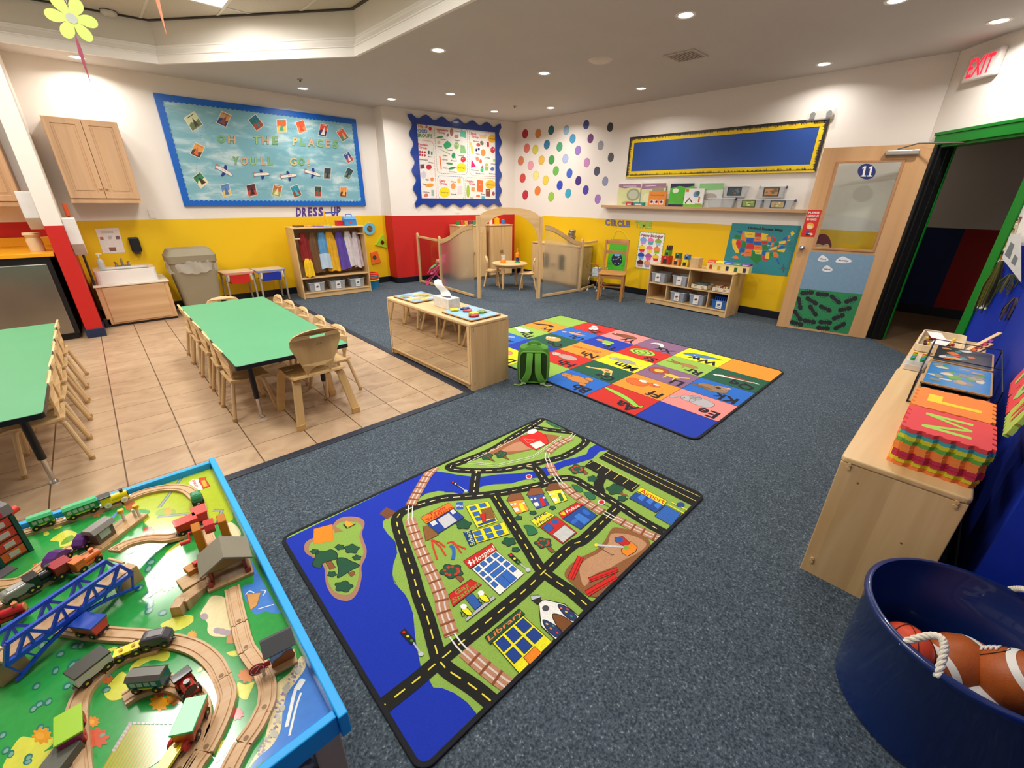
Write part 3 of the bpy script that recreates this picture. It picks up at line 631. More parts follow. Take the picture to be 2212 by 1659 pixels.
# ---- arch gate and dividers ----
GA = Vector((4.477,5.535,0)); GB = Vector((5.228,4.897,0)); gd = (GB-GA).normalized(); gn = Vector((-gd.y,gd.x,0)); ga = atan2(gd.y,gd.x); GWd = (GB-GA).length
t = thing('archway','maple archway standing between the two see-through play panels','archway',(GA+GB)/2,ga)
hw = GWd/2; PH = 1.3
for s in (-1,1):
    x = s*(hw+.0); mb = MB(); mb.box(x-.032,x+.032,-.025,.025,0,PH-.005,WOOD); mb.box(x-s*.015-.004,x-s*.015+.004,-.028,-.024,.01,PH-.02,wood('c9a26c','b98f58',2)); pst = mb.build('post',t,bev=.005)
outer = [(-hw+.03,1.22)]+[(-(hw+.03)*cos(a),1.235+.19*sin(a)) for a in [pi*k/24 for k in range(1,24)]]+[(hw-.03,1.22)]
R = hw-.035
mb = MB(); o = [(-hw+.02,.95),(-hw+.02,1.27)]+[((-hw+.02)*cos(a),1.27+.15*sin(a)) for a in [pi*k/24 for k in range(1,24)]]+[(hw-.02,1.27),(hw-.02,.95)]
i_ = [(hw-.045,.95)]+[((hw-.045-.0)*cos(a),.95+.375*sin(a)) for a in [pi*k/24 for k in range(0,25)]]+[(-hw+.045,.95)]
mb.holed([(x,z) for x,z in o+i_[1:-1]],[],-.015,.015,WOODX,'y'); mb.build('arch',t,bev=.003)
FROST = mat('eef0ee',.42,trans=.94,ior=1.06,var=0,spec=.3); CLR = clear_glass('eef1f0',.05)
def panel(name,label,A,B,hA,hB,pane,posts=(1,1),curve=True,rail=.035,group='divider panels around the play kitchen'):
    """divider from A to B; top rail height hA -> hB"""
    A = Vector((*A,0)); B = Vector((*B,0)); d = B-A; Ln = d.length; t = thing(name,label,'room divider',A,atan2(d.y,d.x),group)
    def top(u):
        if not curve: return hA+(hB-hA)*u
        s = u*u*(3-2*u); return hA+(hB-hA)*s
    if posts[0]: MB().box(0,.04,-.02,.02,0,hA+.035,WOOD).cyl((.02,0,hA+.03),(.02,0,hA+.05),.02,WOOD,.014).build('post',t,bev=.004)
    if posts[1]: MB().box(Ln-.04,Ln,-.02,.02,0,hB+.035,WOOD).cyl((Ln-.02,0,hB+.03),(Ln-.02,0,hB+.05),.02,WOOD,.014).build('post',t,bev=.004)
    N = 14; us = [.04/Ln+(1-.08/Ln)*k/N for k in range(N+1)]; rr = .075 if curve else rail
    up = [(u*Ln,top(u)) for u in us]; lo = [(u*Ln,top(u)-rr) for u in us]
    MB().holed(up[::-1]+lo,[],-.014,.014,WOODX,'y').build('top_rail',t,bev=.003)
    MB().box(.04,Ln-.04,-.014,.014,.015,.055,WOODX).build('bottom_rail',t,bev=.003)
    MB().holed([(x,z+.01) for x,z in lo[::-1]]+[(.035,.045),(Ln-.035,.045)],[],-.003,.003,pane,'y').build('pane',t)
    return t
panel('room_divider','frosted play panel with curved top, left of the archway',(GA.x-.035,GA.y+.06),(4.51,6.7),1.17,.87,FROST,(0,1))
panel('room_divider','clear straight play panel reaching the red wall, beside the doll stroller',(4.51,6.72),(4.52,7.44),.86,.885,CLR,(0,1),False)
panel('room_divider','frosted play panel with curved top, right of the archway',(GB.x+.06,GB.y-.01),(6.24,4.81),1.17,.87,FROST,(0,1))
panel('room_divider','clear straight play panel by the toy shopping cart, its end at the circle time wall',(6.25,4.80),(6.83,4.92),.86,.86,CLR,(0,0),False)
# ---- play kitchen furniture behind the gate ----
def kbox(name,label,cat,x,y,rz,W,D,H,doors=2,toe=.04):
    t = thing(name,label,cat,(x,y,0),rz)
    MB().box(-W/2,W/2,-D/2+.02,D/2,toe,H-.02,WOOD).box(-W/2+.02,W/2-.02,-D/2+.05,D/2-.02,0,toe,WOOD).build('body',t,bev=.003)
    MB().box(-W/2-.01,W/2+.01,-D/2-.005,D/2+.005,H-.02,H,WOODX).build('top',t,bev=.004)
    for k in range(doors):
        a = -W/2+.008+k*(W-.016)/doors; b = a+(W-.016)/doors-.004
        d = MB().box(a,b,-D/2,-D/2+.018,toe+.02,H-.03,WOOD).build('door',t,bev=.003)
        hx_ = b-.02 if k == 0 else a+.02
        MB().cyl((hx_,-D/2-.012,H*.5-.03),(hx_,-D/2-.012,H*.5+.03),.009,mat('8a6b45',.5),n=8).box(hx_-.004,hx_+.004,-D/2-.012,-D/2,H*.5-.004,H*.5+.004,mat('8a6b45',.5)).build('handle',d)
    return t
pF = plane(Vector((FW0[0],FW0[1]-.01,0)),(FW1[1]-FW0[1],-(FW1[0]-FW0[0]),0)); pF_ang = atan2(FW1[1]-FW0[1],FW1[0]-FW0[0])
kbox('play_fridge','wooden play fridge with two doors in the far corner by the red wall','play furniture',6.22,7.07,pF_ang,.56,.36,1.05,2)
t = kbox('play_hutch','wooden play hutch with toy food cans on top, behind the frosted left panel','play furniture',5.52,7.14,pF_ang,.62,.4,1.06,2)
t = kbox('play_dresser','wooden play sink cabinet seen blurred through the right frosted panel','play furniture',6.61,5.62,-pi/2,1.2,.4,.76,2)
for x_ in (-.2,.2): MB().box(x_-.07,x_+.07,-.204,-.199,.3,.58,mat('4a4a34',.4)).build('window_panel',t)
# round table with two tan chairs
t = thing('round_play_table','small round maple table with toys under the archway','table',(5.55,5.95,0))
MB().cyl((0,0,.425),(0,0,.45),.33,WOODX,n=40,smooth=False).build('tabletop',t,bev=.006)
MB().cyl((0,0,.38),(0,0,.425),.27,WOODX,n=32,smooth=False).build('apron',t)
for a in (20,110,200,290): x,y = .265*cos(radians(a)),.265*sin(radians(a)); MB().cyl((x,y,0),(x*.97,y*.97,.425),.02,WOOD,.026).build('leg',t)
chair(5.7,5.62,radians(45),'small tan chair in front of the round play table, right one','small chairs at the round play table'); chair(5.38,6.24,radians(-135),'small tan chair behind the round play table, left one','small chairs at the round play table')
# ---- slatted wooden chair ----
OAK = wood('c48a4c','a8713a',2,1,.4); OAKX = wood('c48a4c','a8713a',0,1,.4)
t = thing('wooden_chair','brown wooden chair with two back slats in front of the green chart','chair',(6.15,4.08,0),radians(118))
for sx in (-1,1):
    MB().tube([(sx*.19,-.19,0),(sx*.185,-.19,.43),(sx*.18,-.25,.93)],0,OAK,flat=(.032,.038),up=(0,1,0)).build('rear_post',t,bev=.003)
    MB().tube([(sx*.185,.19,0),(sx*.185,.19,.425)],0,OAK,flat=(.036,.036),up=(0,1,0)).build('leg',t,bev=.003)
    MB().box(sx*.185-.01,sx*.185+.01,-.17,.18,.19,.215,OAK).build('side_stretcher',t,bev=.002)
MB().prism(rrect(-.215,-.2,.215,.22,.04),.425,.447,OAKX).build('seat',t,bev=.006)
MB().box(-.18,.18,.18,.198,.37,.42,OAKX).box(-.18,.18,-.2,-.185,.37,.42,OAKX).build('apron',t,bev=.002)
MB().box(-.18,.18,-.2,-.185,.2,.225,OAKX).box(-.18,.18,.0,.016,.19,.213,OAKX).build('back_stretcher',t,bev=.002)
for z0,z1 in ((.86,.935),(.71,.765)):
    yb = -.19-(z0-.43)*.12; MB().grid(lambda u,v: ((u-.5)*.36,yb-.012-.02*sin(pi*u)+.0*v-(v*(z1-z0))*.12,z0+v*(z1-z0)),10,1,OAKX,.014).build('back_slat',t,bev=.002)
# ---- two folding desks (red and blue apron) ----
def desk(x,y,rz,col,label,edge):
    t = thing('toddler_desk',label,'desk',(x-.07,y,0),rz,'small desks by the trash can'); W,D,H = .2,.17,.5
    MB().prism(rrect(-W,-D,W,D,.03),H-.004,H,mat('cdb894',.4,var=.12,vs=9)).build('desk_top',t)
    MB().ring(rrect(-W-.008,-D-.008,W+.008,D+.008,.036),rrect(-W,-D,W,D,.03),H-.03,H-.001,mat(edge,.4)).build('edge_trim',t,bev=.003)
    o = [(-.13,.46),(-.13,.36),(-.115,.34),(.115,.34),(.13,.36),(.13,.46)]
    MB().prism(o,-D+.005,-D+.02,mat(col,.4),'y').prism([(-D+.02,.34),(D-.02,.34),(D-.02,.355),(-D+.02,.355)],-.13,.13,mat(col,.4),'x').build('book_box',t,bev=.003)
    for sx in (-1,1):
        for sy in (-1,1):
            lg = MB().tube([(sx*(W-.015),sy*(D-.02),.015),(sx*(W-.025),sy*(D-.02),.47)],0,GREYM,flat=(.03,.022),up=(1,0,0)).build('leg',t,bev=.003)
            MB().cyl((sx*(W-.015),sy*(D-.02),0),(sx*(W-.015),sy*(D-.02),.02),.014,BLACK,n=10).build('foot',lg)
        MB().tube(spl([(sx*(W-.045),-D+.004,.475),(sx*(W-.05),-D-.004,.44),(sx*(W-.04),-D,.38)],4,False),.012,mat('c9c5bb',.4)).build('bracket',t)
    return t
GREYM = mat('a8a295',.35,.3)
desk(1.52,7.62,.03,'c0201c','small desk with red book box next to the grey trash can','c9807a'); desk(1.95,7.58,.03,'1a2f9e','small desk with blue book box next to the dress up shelf','7a86c4')
# ---- trash can ----
TC = mat('8d836c',.55,var=.03)
t = thing('trash_can','tall grey beige swing top trash can with clear bag between sink and red desk','trash can',(.915,7.47,0),.0); t.scale = (1.18,1.1,1.02)
def rc(w,d,z,r=.05): return [(x,y,z) for x,y in rrect(-w,-d,w,d,r,4)]
def loft(mb,rings,m,cap=True):
    n = len(rings[0]); vs = [p for r in rings for p in r]; fs = [(i*n+k,i*n+(k+1) % n,(i+1)*n+(k+1) % n,(i+1)*n+k) for i in range(len(rings)-1) for k in range(n)]
    if cap: fs += [tuple(range(n))[::-1],tuple(range((len(rings)-1)*n,len(rings)*n))]
    return mb.add(vs,fs,m,True)
loft(MB(),[rc(.17,.14,0),rc(.225,.19,.7)],TC).build('bin',t); MB().prism(rrect(-.15,.08,.15,.62,.04),-.171,-.168,TC,'y') if 0 else None
loft(MB(),[rc(.165,.001,0,.0009)],TC) if 0 else None
loft(MB(),[rc(.235,.2,.69),rc(.24,.205,.78),rc(.225,.19,.80),rc(.2,.15,.86),rc(.18,.12,.865)],TC).build('lid',t,bev=.003)
def bagf(u,v):
    a = 2*pi*u; r = 1+.03*sin(9*a+4*v)+.02*sin(23*a); c,s = cos(a),sin(a); k = (abs(c)**4+abs(s)**4)**-.25
    return (.236*k*c*r,.203*k*s*r,.56+.15*v+.015*sin(5*a)*(1-v)+.01*sin(17*a))
MB().grid(bagf,72,6,clear_plastic('cfcabd',.45),smooth=True).build('bag',t)
# ---- sink cupboard ----
t = thing('sink_cupboard','low wooden sink cupboard between the red column and the trash can','cupboard',(.22,7.53,0))
MB().box(-.355,.355,-.28,.36,.03,.495,wood('d9b184','c89b6c',2)).build('body',t,bev=.002)
MB().box(-.30,.31,-.292,-.28,.05,.485,wood('dbb58a','cda273',0)).build('door',t,bev=.003)
MB().box(-.355,.355,-.27,.36,0,.03,BLACK).build('plinth',t); MB().box(-.37,.37,-.3,.36,.495,.515,mat('e6dcc9',.4)).build('counter',t,bev=.003)
t = thing('sink_basin','white basin with chrome tap on the low sink cupboard','sink',(.2,7.5,.515)); t.scale.z = 1.2; CER = mat('ece9e4',.15,var=.0,coat=.5)
MB().holed(rrect(-.3,-.21,.3,.24,.05),[rrect(-.24,-.17,.24,.1,.05)],.115,.135,CER).ring(rrect(-.3,-.21,.3,.24,.05),rrect(-.27,-.185,.27,.215,.05),-.0,.118,CER).prism(rrect(-.27,-.19,.27,.2,.05),.004,.012,CER).build('basin',t,bev=.006)
mb = MB(); mb.prism(rrect(-.08,.14,.08,.19,.02),.135,.15,CHROME); mb.cyl((0,.165,.14),(0,.16,.2),.014,CHROME); mb.tube(spl([(0,.16,.195),(0,.12,.215),(0,.07,.195)],4,False),.011,CHROME); 
for s in (-1,1): mb.cyl((s*.06,.165,.145),(s*.06,.165,.175),.014,CHROME); mb.tube([(s*.06,.165,.178),(s*.075,.14,.185)],.007,CHROME)
mb.build('tap',t)
tag(MB().lathe([(1e-4,0),(.035,.002),(.038,.07),(.03,.1),(.012,.12),(.012,.14),(1e-4,.141)],(-.005,7.56,.678),clear_plastic('cfe0ea',.5),16).cyl((-.005,7.56,.815),(-.005,7.56,.855),.008,WHITEP,n=10).box(-.02,.035,7.55,7.57,.85,.863,WHITEP).build('soap_bottle'),'clear pump bottle on the left corner of the white basin','bottle')
# ================= RUGS =================
RUGB = mat('14151c',.9,bump=.5,bs=700)
def rug_base(t,x0,y0,x1,y1,r,h=.008):
    """pile slab + dark stitched binding, in the thing's own coordinates"""
    MB().prism(rrect(x0+.008,y0+.008,x1-.008,y1-.008,r),0,h-.001,RUGB).build('backing',t)
    o = rrect(x0,y0,x1,y1,r,6); i = rrect(x0+.018,y0+.018,x1-.018,y1-.018,max(r-.018,.004),6)
    MB().ring(o,i,0,h+.003,RUGB).build('binding',t,bev=.003)
RX0,RY0,RX1,RY1 = .275,.655,2.155,1.935
t = thing('play_rug','green and blue town map rug with black roads in the middle of the carpet','rug',((RX0+RX1)/2,(RY0+RY1)/2,.004))
rug_base(t,-.94,-.64,.94,.64,.05)
P = Paint(lambda x,y: FL(x,y),(0,0,1),base=.0125,step=.00012)
def lay(n): P.L = n
R1 = crop(600,890,4.046); R2 = crop(960,890,3.881); R3 = crop(780,1200,3.615)
def m1(*a): return [R1(*p) for p in a]
def m2(*a): return [R2(*p) for p in a]
def m3(*a): return [R3(*p) for p in a]
Praw = Paint(lambda x,y: (x,y,0),(0,0,1),base=.0122,step=.0001)
GR = '8db04a'; SEA = '0a2fb0'; RD = '15150f'; DG = '1d5238'; BRN = '8a5030'; PNK = 'b98464'
base_poly = rrect(RX0+.01,RY0+.01,RX1-.01,RY1-.01,.045,6)
Praw.poly(base_poly,GR,0)
P.v,P.fs,P.c = Praw.v,Praw.fs,Praw.c
P.clamp = lambda p: Vector((min(max(p.x,RX0+.012),RX1-.012),min(max(p.y,RY0+.012),RY1-.012),p.z))
lay(1)
def clipf(pts):
    """keep rug artwork inside the rug edge"""
    out = []
    for p in pts:
        q = FL(*p); q.x = min(max(q.x,RX0+.012),RX1-.012); q.y = min(max(q.y,RY0+.012),RY1-.012); out.append(q)
    return out
def cpoly(pts,col,n=0):
    q = [tuple(p) for p in spl(pts,n)] if n else pts
    Q = clipf(q); P.raw([p+Vector((0,0,P.base+P.step*P.L)) for p in Q],[tuple(range(len(Q)))],col)
# sea: rug corner, top edge, then the coast
coast = m1((1370,480),(1390,535),(1480,545),(1560,562),(1720,582),(1700,690),(1600,733),(1500,712),(1400,705),(1300,728),(1215,780),(1130,835),(1040,890),(960,935),(920,975),(922,1020),(965,1085),(1030,1150),(1046,1250),(1012,1350),(1005,1440),(1022,1500),(1062,1560),(1108,1650))
coast += m3((247,180),(262,230),(300,272),(345,320),(375,375),(408,470),(417,560),(425,660),(440,750),(470,890),(540,1000),(565,1048),(640,1055),(730,1092),(830,1165),(900,1250),(945,1330),(920,1400),(500,1800),(420,1800),(0,1120))
cpoly([(604,1176)]+coast[:-3]+[(1020,1600),(905,1700),(880,1660),(800,1500)],SEA)
rv = m2((0,520),(120,548),(240,562),(320,556),(450,537),(600,530),(730,515),(820,485),(920,448),(1010,415),(1110,393),(1190,365),(1212,318),(1280,278),(1385,325),(1300,345),(1240,405),(1110,445),(1000,475),(930,512),(860,555),(740,570),(640,590),(560,614),(420,620),(320,636),(220,690),(0,690))
cpoly(rv,SEA)
# island
lay(2)
isl = m1((520,960),(600,932),(700,935),(755,965),(760,1010),(740,1070),(750,1130),(780,1220),(770,1290),(735,1370),(738,1450),(715,1560),(670,1640),(600,1670),(500,1640),(440,1560),(420,1480),(415,1400),(385,1340),(310,1290),(250,1250),(235,1200),(255,1150),(330,1110),(440,1060))
P.blob(isl,'a87c60',n=3); c = Vector((sum(p[0] for p in isl)/len(isl),sum(p[1] for p in isl)/len(isl)))
P.blob([tuple(c+(Vector(p)-c)*.87) for p in isl],GR,3,n=3)
P.opoly(m1((322,1040),(478,1000),(490,1140),(318,1172)),'ff8a1e',L=5,oc='e87a14'); P.poly(m1((490,1005),(575,1060),(500,1075)),'a07a4a',4)
P.blob(m1((590,1000),(600,970),(640,985),(660,1010),(620,1020)),'f4a52a',5); P.line(m1((578,1000),(610,1035),(640,1020),(685,995)),.008,'3a2a18',5)
def bush(R,x,y,s,col=DG): 
    pts = []
    for k in range(18): a = 2*pi*k/18; r = s*(1+.16*sin(5*a+x)); pts.append(R(x+r*cos(a),y+r*.62*sin(a)))
    P.oblob(pts,col,w=.0025,L=6,n=2)
def treef(R,pts,col,trunk): P.oblob([R(*p) for p in pts],col,w=.003,L=6,n=4); P.opoly([R(*p) for p in trunk],BRN,w=.002,L=5)
treef(R1,[(305,1350),(330,1290),(345,1240),(420,1235),(470,1220),(520,1250),(520,1300),(460,1320),(400,1340),(380,1380),(330,1375)],DG,[(420,1330),(465,1310),(510,1380),(460,1400)])
treef(R1,[(530,1295),(590,1295),(640,1320),(720,1360),(650,1400),(580,1445),(525,1468),(535,1400),(520,1330)],DG,[(615,1425),(670,1410),(680,1440),(645,1460)])
for x,y,s in ((325,1238,35),(545,1200,38),(650,1215,62),(695,1292,36),(478,1437,38),(580,1545,75)): bush(R1,x,y,s)
P.poly(m1((890,905),(950,850),(1045,890),(960,955)),'7a4a30',3)
for k in range(5): P.line(m1((895+k*17,902-k*12),(965+k*18,952-k*14)),.002,'5a3420',4)
# roads
lay(7); W = .056
roads = [m2((840,52),(750,120),(600,205),(400,330),(180,420),(60,462),(45,482),(100,498),(280,508),(480,500),(650,470),(850,425),(1000,385),(1140,305),(1185,255),(1150,215),(1060,185),(900,165),(740,140)),
 m2((270,505),(255,610),(245,700)),m2((690,470),(770,490),(820,560),(855,610)),
 m1((1140,870),(1200,840),(1330,800),(1450,770))+m2((100,730),(300,715),(500,690),(700,650),(860,612),(960,575),(1080,575),(1180,630),(1300,700),(1450,790),(1600,890),(1750,980),(1870,1040)),
 m1((1160,860),(1090,890),(1045,940),(1050,1020),(1110,1210),(1180,1420),(1235,1620))+m3((520,510),(590,760),(620,850),(700,930),(870,1040),(1040,1180),(1080,1230)),
 m3((130,1230),(400,1020),(600,850),(780,700),(1040,490),(1300,270),(1440,130),(1640,-60))+m2((1160,1090),(1330,930),(1460,800)),
 m2((420,720),(500,850),(600,1010),(720,1200),(820,1350),(1010,1490)) + m3((1640,300),(1800,440)),
 m2((1310,690),(1290,620),(1330,540),(1350,500))]
for r in roads[:1]: P.line(r,W,RD,smooth=5)
for i,r in enumerate(roads[1:]): P.line(r,W+.002,RD,L=7+(i+1)*.4,smooth=4)
for i,r in enumerate(roads[:-1]): P.dash(r,.0055,.036,.03,'ead94a' if i > 3 else 'f2e6b0',L=12,smooth=5)
P.poly(m2((1380,335),(1290,400),(2100,815),(2160,715)),RD,7)
for o in (0.3,.62): 
    a,b = Vector(R2(1380,335)).lerp(Vector(R2(1290,400)),o),Vector(R2(2165,690)).lerp(Vector(R2(2070,810)),o); P.line([a,b],.004,'f2e07a',12)
P.line(m2((1340,368),(2120,760)),.012,'9cc04a',12) if 0 else None
P.poly(m2((1230,418),(1170,470),(1570,690),(1640,625)),RD,7); P.line(m2((1200,455),(1250,425),(1625,620),(1570,665)),.0035,'f2e07a',12)
for x,y in ((1325,462),(1395,500),(1465,537),(1545,578)): P.line(m2((x,y),(x-50,y+42)),.0035,'f2e07a',12)
for k in range(9): P.ell(R2(1390+k*78,335+k*42),2.2,1.6,'4a7ab8',L=12)
# railway
def rail(pts,L=13):
    q = [tuple(p) for p in spl(pts,8,False)]; P.line(q,.056,PNK,L); 
    F = [FL(*p) for p in q]; 
    for o in (-.011,.011):
        z = P.base+P.step*(L+1); vs = []
        for i in range(len(F)):
            d = (F[min(i+1,len(F)-1)]-F[max(i-1,0)]).normalized(); b = Vector((-d.y,d.x,0)); vs += [F[i]+b*(o-.0035)+Vector((0,0,z)),F[i]+b*(o+.0035)+Vector((0,0,z))]
        P.raw(vs,[(2*i,2*i+1,2*i+3,2*i+2) for i in range(len(F)-1)],'d8ccc4')
    acc = 0; z = P.base+P.step*(L+2)
    for a,b in zip(F,F[1:]):
        acc += (b-a).length
        if acc > .046:
            acc = 0; d = (b-a).normalized(); n = Vector((-d.y,d.x,0)); P.raw([b+n*.029+d*.005+Vector((0,0,z)),b-n*.029+d*.005+Vector((0,0,z)),b-n*.029-d*.005+Vector((0,0,z)),b+n*.029-d*.005+Vector((0,0,z))],[(0,1,2,3)],'8a4a2a')
def railx(pts,L=13):
    F = [FL(*p) for p in pts]
    for o in (-.011,.011):
        z = P.base+P.step*(L+1); vs = []
        for i in range(len(F)):
            d = (F[min(i+1,len(F)-1)]-F[max(i-1,0)]).normalized(); b = Vector((-d.y,d.x,0)); vs += [F[i]+b*(o-.003)+Vector((0,0,z)),F[i]+b*(o+.003)+Vector((0,0,z))]
        P.raw(vs,[(2*i,2*i+1,2*i+3,2*i+2) for i in range(len(F)-1)],'e6e2dc')
rail(m1((1380,495),(1310,570),(1250,670),(1200,760),(1165,830))); railx(m1((1165,830),(1160,890),(1160,950)))
rail(m1((1155,945),(1190,1060),(1240,1190),(1300,1330),(1370,1480),(1430,1640))+m3((640,440),(710,640))); railx(m3((710,640),(760,710),(815,770)))
rail(m3((810,760),(900,840),(1020,940),(1200,1070)))
railx(m2((1105,185),(1060,230))); rail(m2((1060,230),(960,280),(900,320),(865,355))); railx(m2((865,355),(858,400),(880,450))); rail(m2((875,445),(900,500),(930,550)))
railx(m2((930,550),(980,620))); rail(m2((985,615),(1060,690),(1180,770),(1320,855))); railx(m2((1320,850),(1430,915))); rail(m2((1425,905),(1550,970),(1680,1030),(1820,1090)))
# farm
P.blob(m2((370,360),(440,310),(560,250),(700,200),(860,200),(960,220),(900,270),(760,320),(620,355),(520,370)),'a0623c',3); P.blob(m2((480,340),(600,270),(700,270),(760,310),(620,340)),'c28a66',4)
P.line(m2((190,440),(440,320),(700,180)),.004,'f0f0e4',8); P.line(m2((200,430),(440,455),(740,385),(980,215)),.004,'f0f0e4',8); P.line(m2((200,446),(440,470),(740,400),(980,230)),.003,'f0f0e4',8)
P.opoly(m2((625,245),(650,215),(700,205),(770,165),(850,210),(875,275),(770,335),(700,305)),'d8241c',w=.003,L=9); P.ell(R2(735,178),11,5,'eeeee4',-15,11); P.poly(m2((715,285),(800,255),(845,290),(765,325)),'efe8d8',11); P.line(m2((665,240),(760,245),(700,275),(665,240)),.002,'f0dcd0',11,closed=True)
for x,y in ((355,385),(475,370)):
    P.opoly(m2((x+20,y+10),(x+55,y+30),(x+70,y+45),(x+30,y+35)),BRN,w=.002,L=9); bush(R2,x,y,48); 
    for k in range(5): P.ell(R2(x-28+k*14,y-15+(k*17) % 30),1.8,1.2,'8a4a34',L=9)
for pts in ([(850,95),(900,95),(960,125),(930,142)],[(930,120),(1000,140),(1010,157),(960,148)],[(1065,625),(1130,640),(1160,680),(1110,685)],[(1165,690),(1240,700),(1265,740),(1215,750)],[(665,970),(740,975),(780,1030),(705,1055),(690,1010)]): P.oblob(m2(*pts),'2c7048',w=.0025,L=8,n=3)
for x,y,s in ((1240,575,40),(1430,665,70),(1490,742,38),(905,820,26),(742,862,28),(620,905,30),(160,960,62),(540,1105,55),(598,1172,32)): bush(R2,x,y,s)
P.poly(m2((1470,690),(1530,710),(1545,725),(1480,715)),BRN,8)
def apple(R,x,y,s,tr):
    P.opoly([R(*p) for p in tr],BRN,w=.002,L=5); bush(R,x,y,s)
    for k in range(9): P.ell(R(x+s*.65*cos(k*2.4),y+s*.38*sin(k*2.4)),s*.04,s*.028,'c0392a',L=8.5)
apple(R2,1110,495,62,[(1140,500),(1170,498),(1205,530),(1180,545)]); apple(R2,828,1115,68,[(850,1150),(885,1145),(930,1190),(895,1200)]); apple(R1,1520,1410,95,[(1530,1440),(1580,1430),(1630,1480),(1600,1510)])
# houses
def house(x,y,wall,door,roof='8a5230'):
    P.opoly(m2((x,y),(x+125,y-20),(x+178,y+75),(x+72,y+110)),wall,w=.003,L=8); P.opoly(m2((x-12,y-5),(x+18,y-60),(x+105,y-72),(x+140,y-18),(x+20,y+2)),roof,w=.003,L=9); P.poly(m2((x+90,y+20),(x+118,y+15),(x+150,y+78),(x+118,y+88)),door,10)
    for dx,dy in ((25,22),(55,15),(128,8)): P.ell(R2(x+dx+5,y+dy+8),2.6,2.2,'e8e8e0',L=10)
    P.poly(m2((x+45,y+60),(x+80,y+52),(x+98,y+82),(x+62,y+92)),'e8e4dc',10)
house(532,765,'f09a3a','f0e02a'); house(700,720,'3a4f9a','d0201c'); house(855,680,'f0e23a','2c6a3a','7a4a2a')
P.opoly(m2((800,985),(935,890),(1110,1030),(990,1125)),'c8221c',w=.003,L=8); P.opoly(m2((905,1045),(1005,965),(1095,1030),(995,1115)),'c8c8c4',w=.003,L=10); P.ell(R2(925,940),8.5,6,'2a5aa8',L=10); P.opoly(m2((820,985),(870,950),(920,990),(870,1030)),'2a5aa8',w=.002,L=10)
P.opoly(m2((722,930),(850,852),(925,885),(785,985)),'f0e020',w=.003,L=9); P.text('Fire',R2(768,930),R2(858,872),R2(750,905),'1a1a5a',11); P.text('House',R2(782,972),R2(905,892),R2(772,948),'1a1a5a',11)
P.opoly(m2((990,915),(1160,800),(1280,885),(1140,1003)),'1d4a9a',w=.003,L=8); P.opoly(m2((955,865),(1105,775),(1162,795),(988,915)),'c8221c',w=.003,L=9); P.text('Police',R2(1030,868),R2(1135,808),R2(1012,845),'f2ead8',11)
P.text('*',R2(985,905),R2(1020,880),R2(965,865),'f0d020',11); P.ell(R2(1000,875),3.5,2.6,'f0d020',L=11)
P.ell(R2(1088,935),8.5,4.5,'2a6ac8',-30,10); P.ell(R2(1185,858),9,4.5,'2a6ac8',30,10); P.poly(m2((1085,895),(1125,865),(1220,925),(1170,960)),'3a7ad0',10)
# school
P.opoly(m2((178,808),(365,765),(450,935),(275,990)),'f0e020',w=.003,L=8); P.opoly(m2((220,1020),(500,940),(548,1040),(270,1118)),'f0e020',w=.003,L=8)
for x,y in ((205,815),(285,790),(232,862),(255,905)): P.opoly(m2((x,y),(x+55,y-12),(x+70,y+18),(x+18,y+32)),'3468b0',w=.002,L=10)
for x,y in ((240,1025),(325,1000),(408,975),(260,1070),(345,1045),(430,1020)): P.opoly(m2((x,y),(x+58,y-15),(x+75,y+20),(x+20,y+36)),'3468b0',w=.002,L=10)
P.poly(m2((300,835),(390,815),(430,905),(340,920)),'8a5a2a',10); P.opoly(m2((285,880),(345,862),(350,940),(320,945),(310,900)),'c8241c',w=.002,L=11); P.poly(m2((278,965),(420,905),(435,930),(290,975)),'24488a',11)
P.opoly(m2((158,1025),(228,1010),(268,1130),(215,1148)),'14387a',w=.002,L=9); P.text('School',R2(262,1128),R2(208,1012),R2(222,1142),'c8e090',11)
# mail, train station
P.poly(m1((1558,812),(1618,802),(1622,865),(1565,868)),'2a5aa8',9); P.text('Mail',R1(1616,830),R1(1562,830),R1(1618,850),'e8e8e8',10)
P.opoly(m1((1250,940),(1495,812),(1545,855),(1300,998)),'f07a1e',w=.003,L=9); P.text('Train',R1(1330,940),R1(1470,868),R1(1316,910),'c0201c',11); P.text('Station',R1(1300,985),R1(1530,862),R1(1288,958),'c0201c',11)
P.opoly(m1((1310,1000),(1540,862),(1632,940),(1405,1082)),'1d3f9a',w=.003,L=8); P.opoly(m1((1395,960),(1495,900),(1570,970),(1462,1040)),'c8c8cc',w=.002,L=10); P.poly(m1((1330,985),(1375,965),(1400,995),(1355,1018)),'d8d8dc',10); P.poly(m1((1505,885),(1535,868),(1562,895),(1530,915)),'d8d8dc',10); P.opoly(m1((1268,1018),(1310,1012),(1408,1092),(1295,1150)),'8a5a2e',w=.002,L=9)
# playground
for q in ([(1345,1135),(1360,1200),(1395,1310)],[(1350,1135),(1420,1195),(1470,1275)],[(1360,1140),(1410,1155),(1465,1200)],[(1480,1165),(1530,1150),(1560,1180),(1645,1215)],[(1520,1150),(1570,1200),(1605,1250)]): P.line(m1(*q),.008,'d03a24',9)
P.line(m1((1510,1185),(1535,1210),(1540,1260),(1530,1310)),.016,'2f66ac',10,smooth=4)
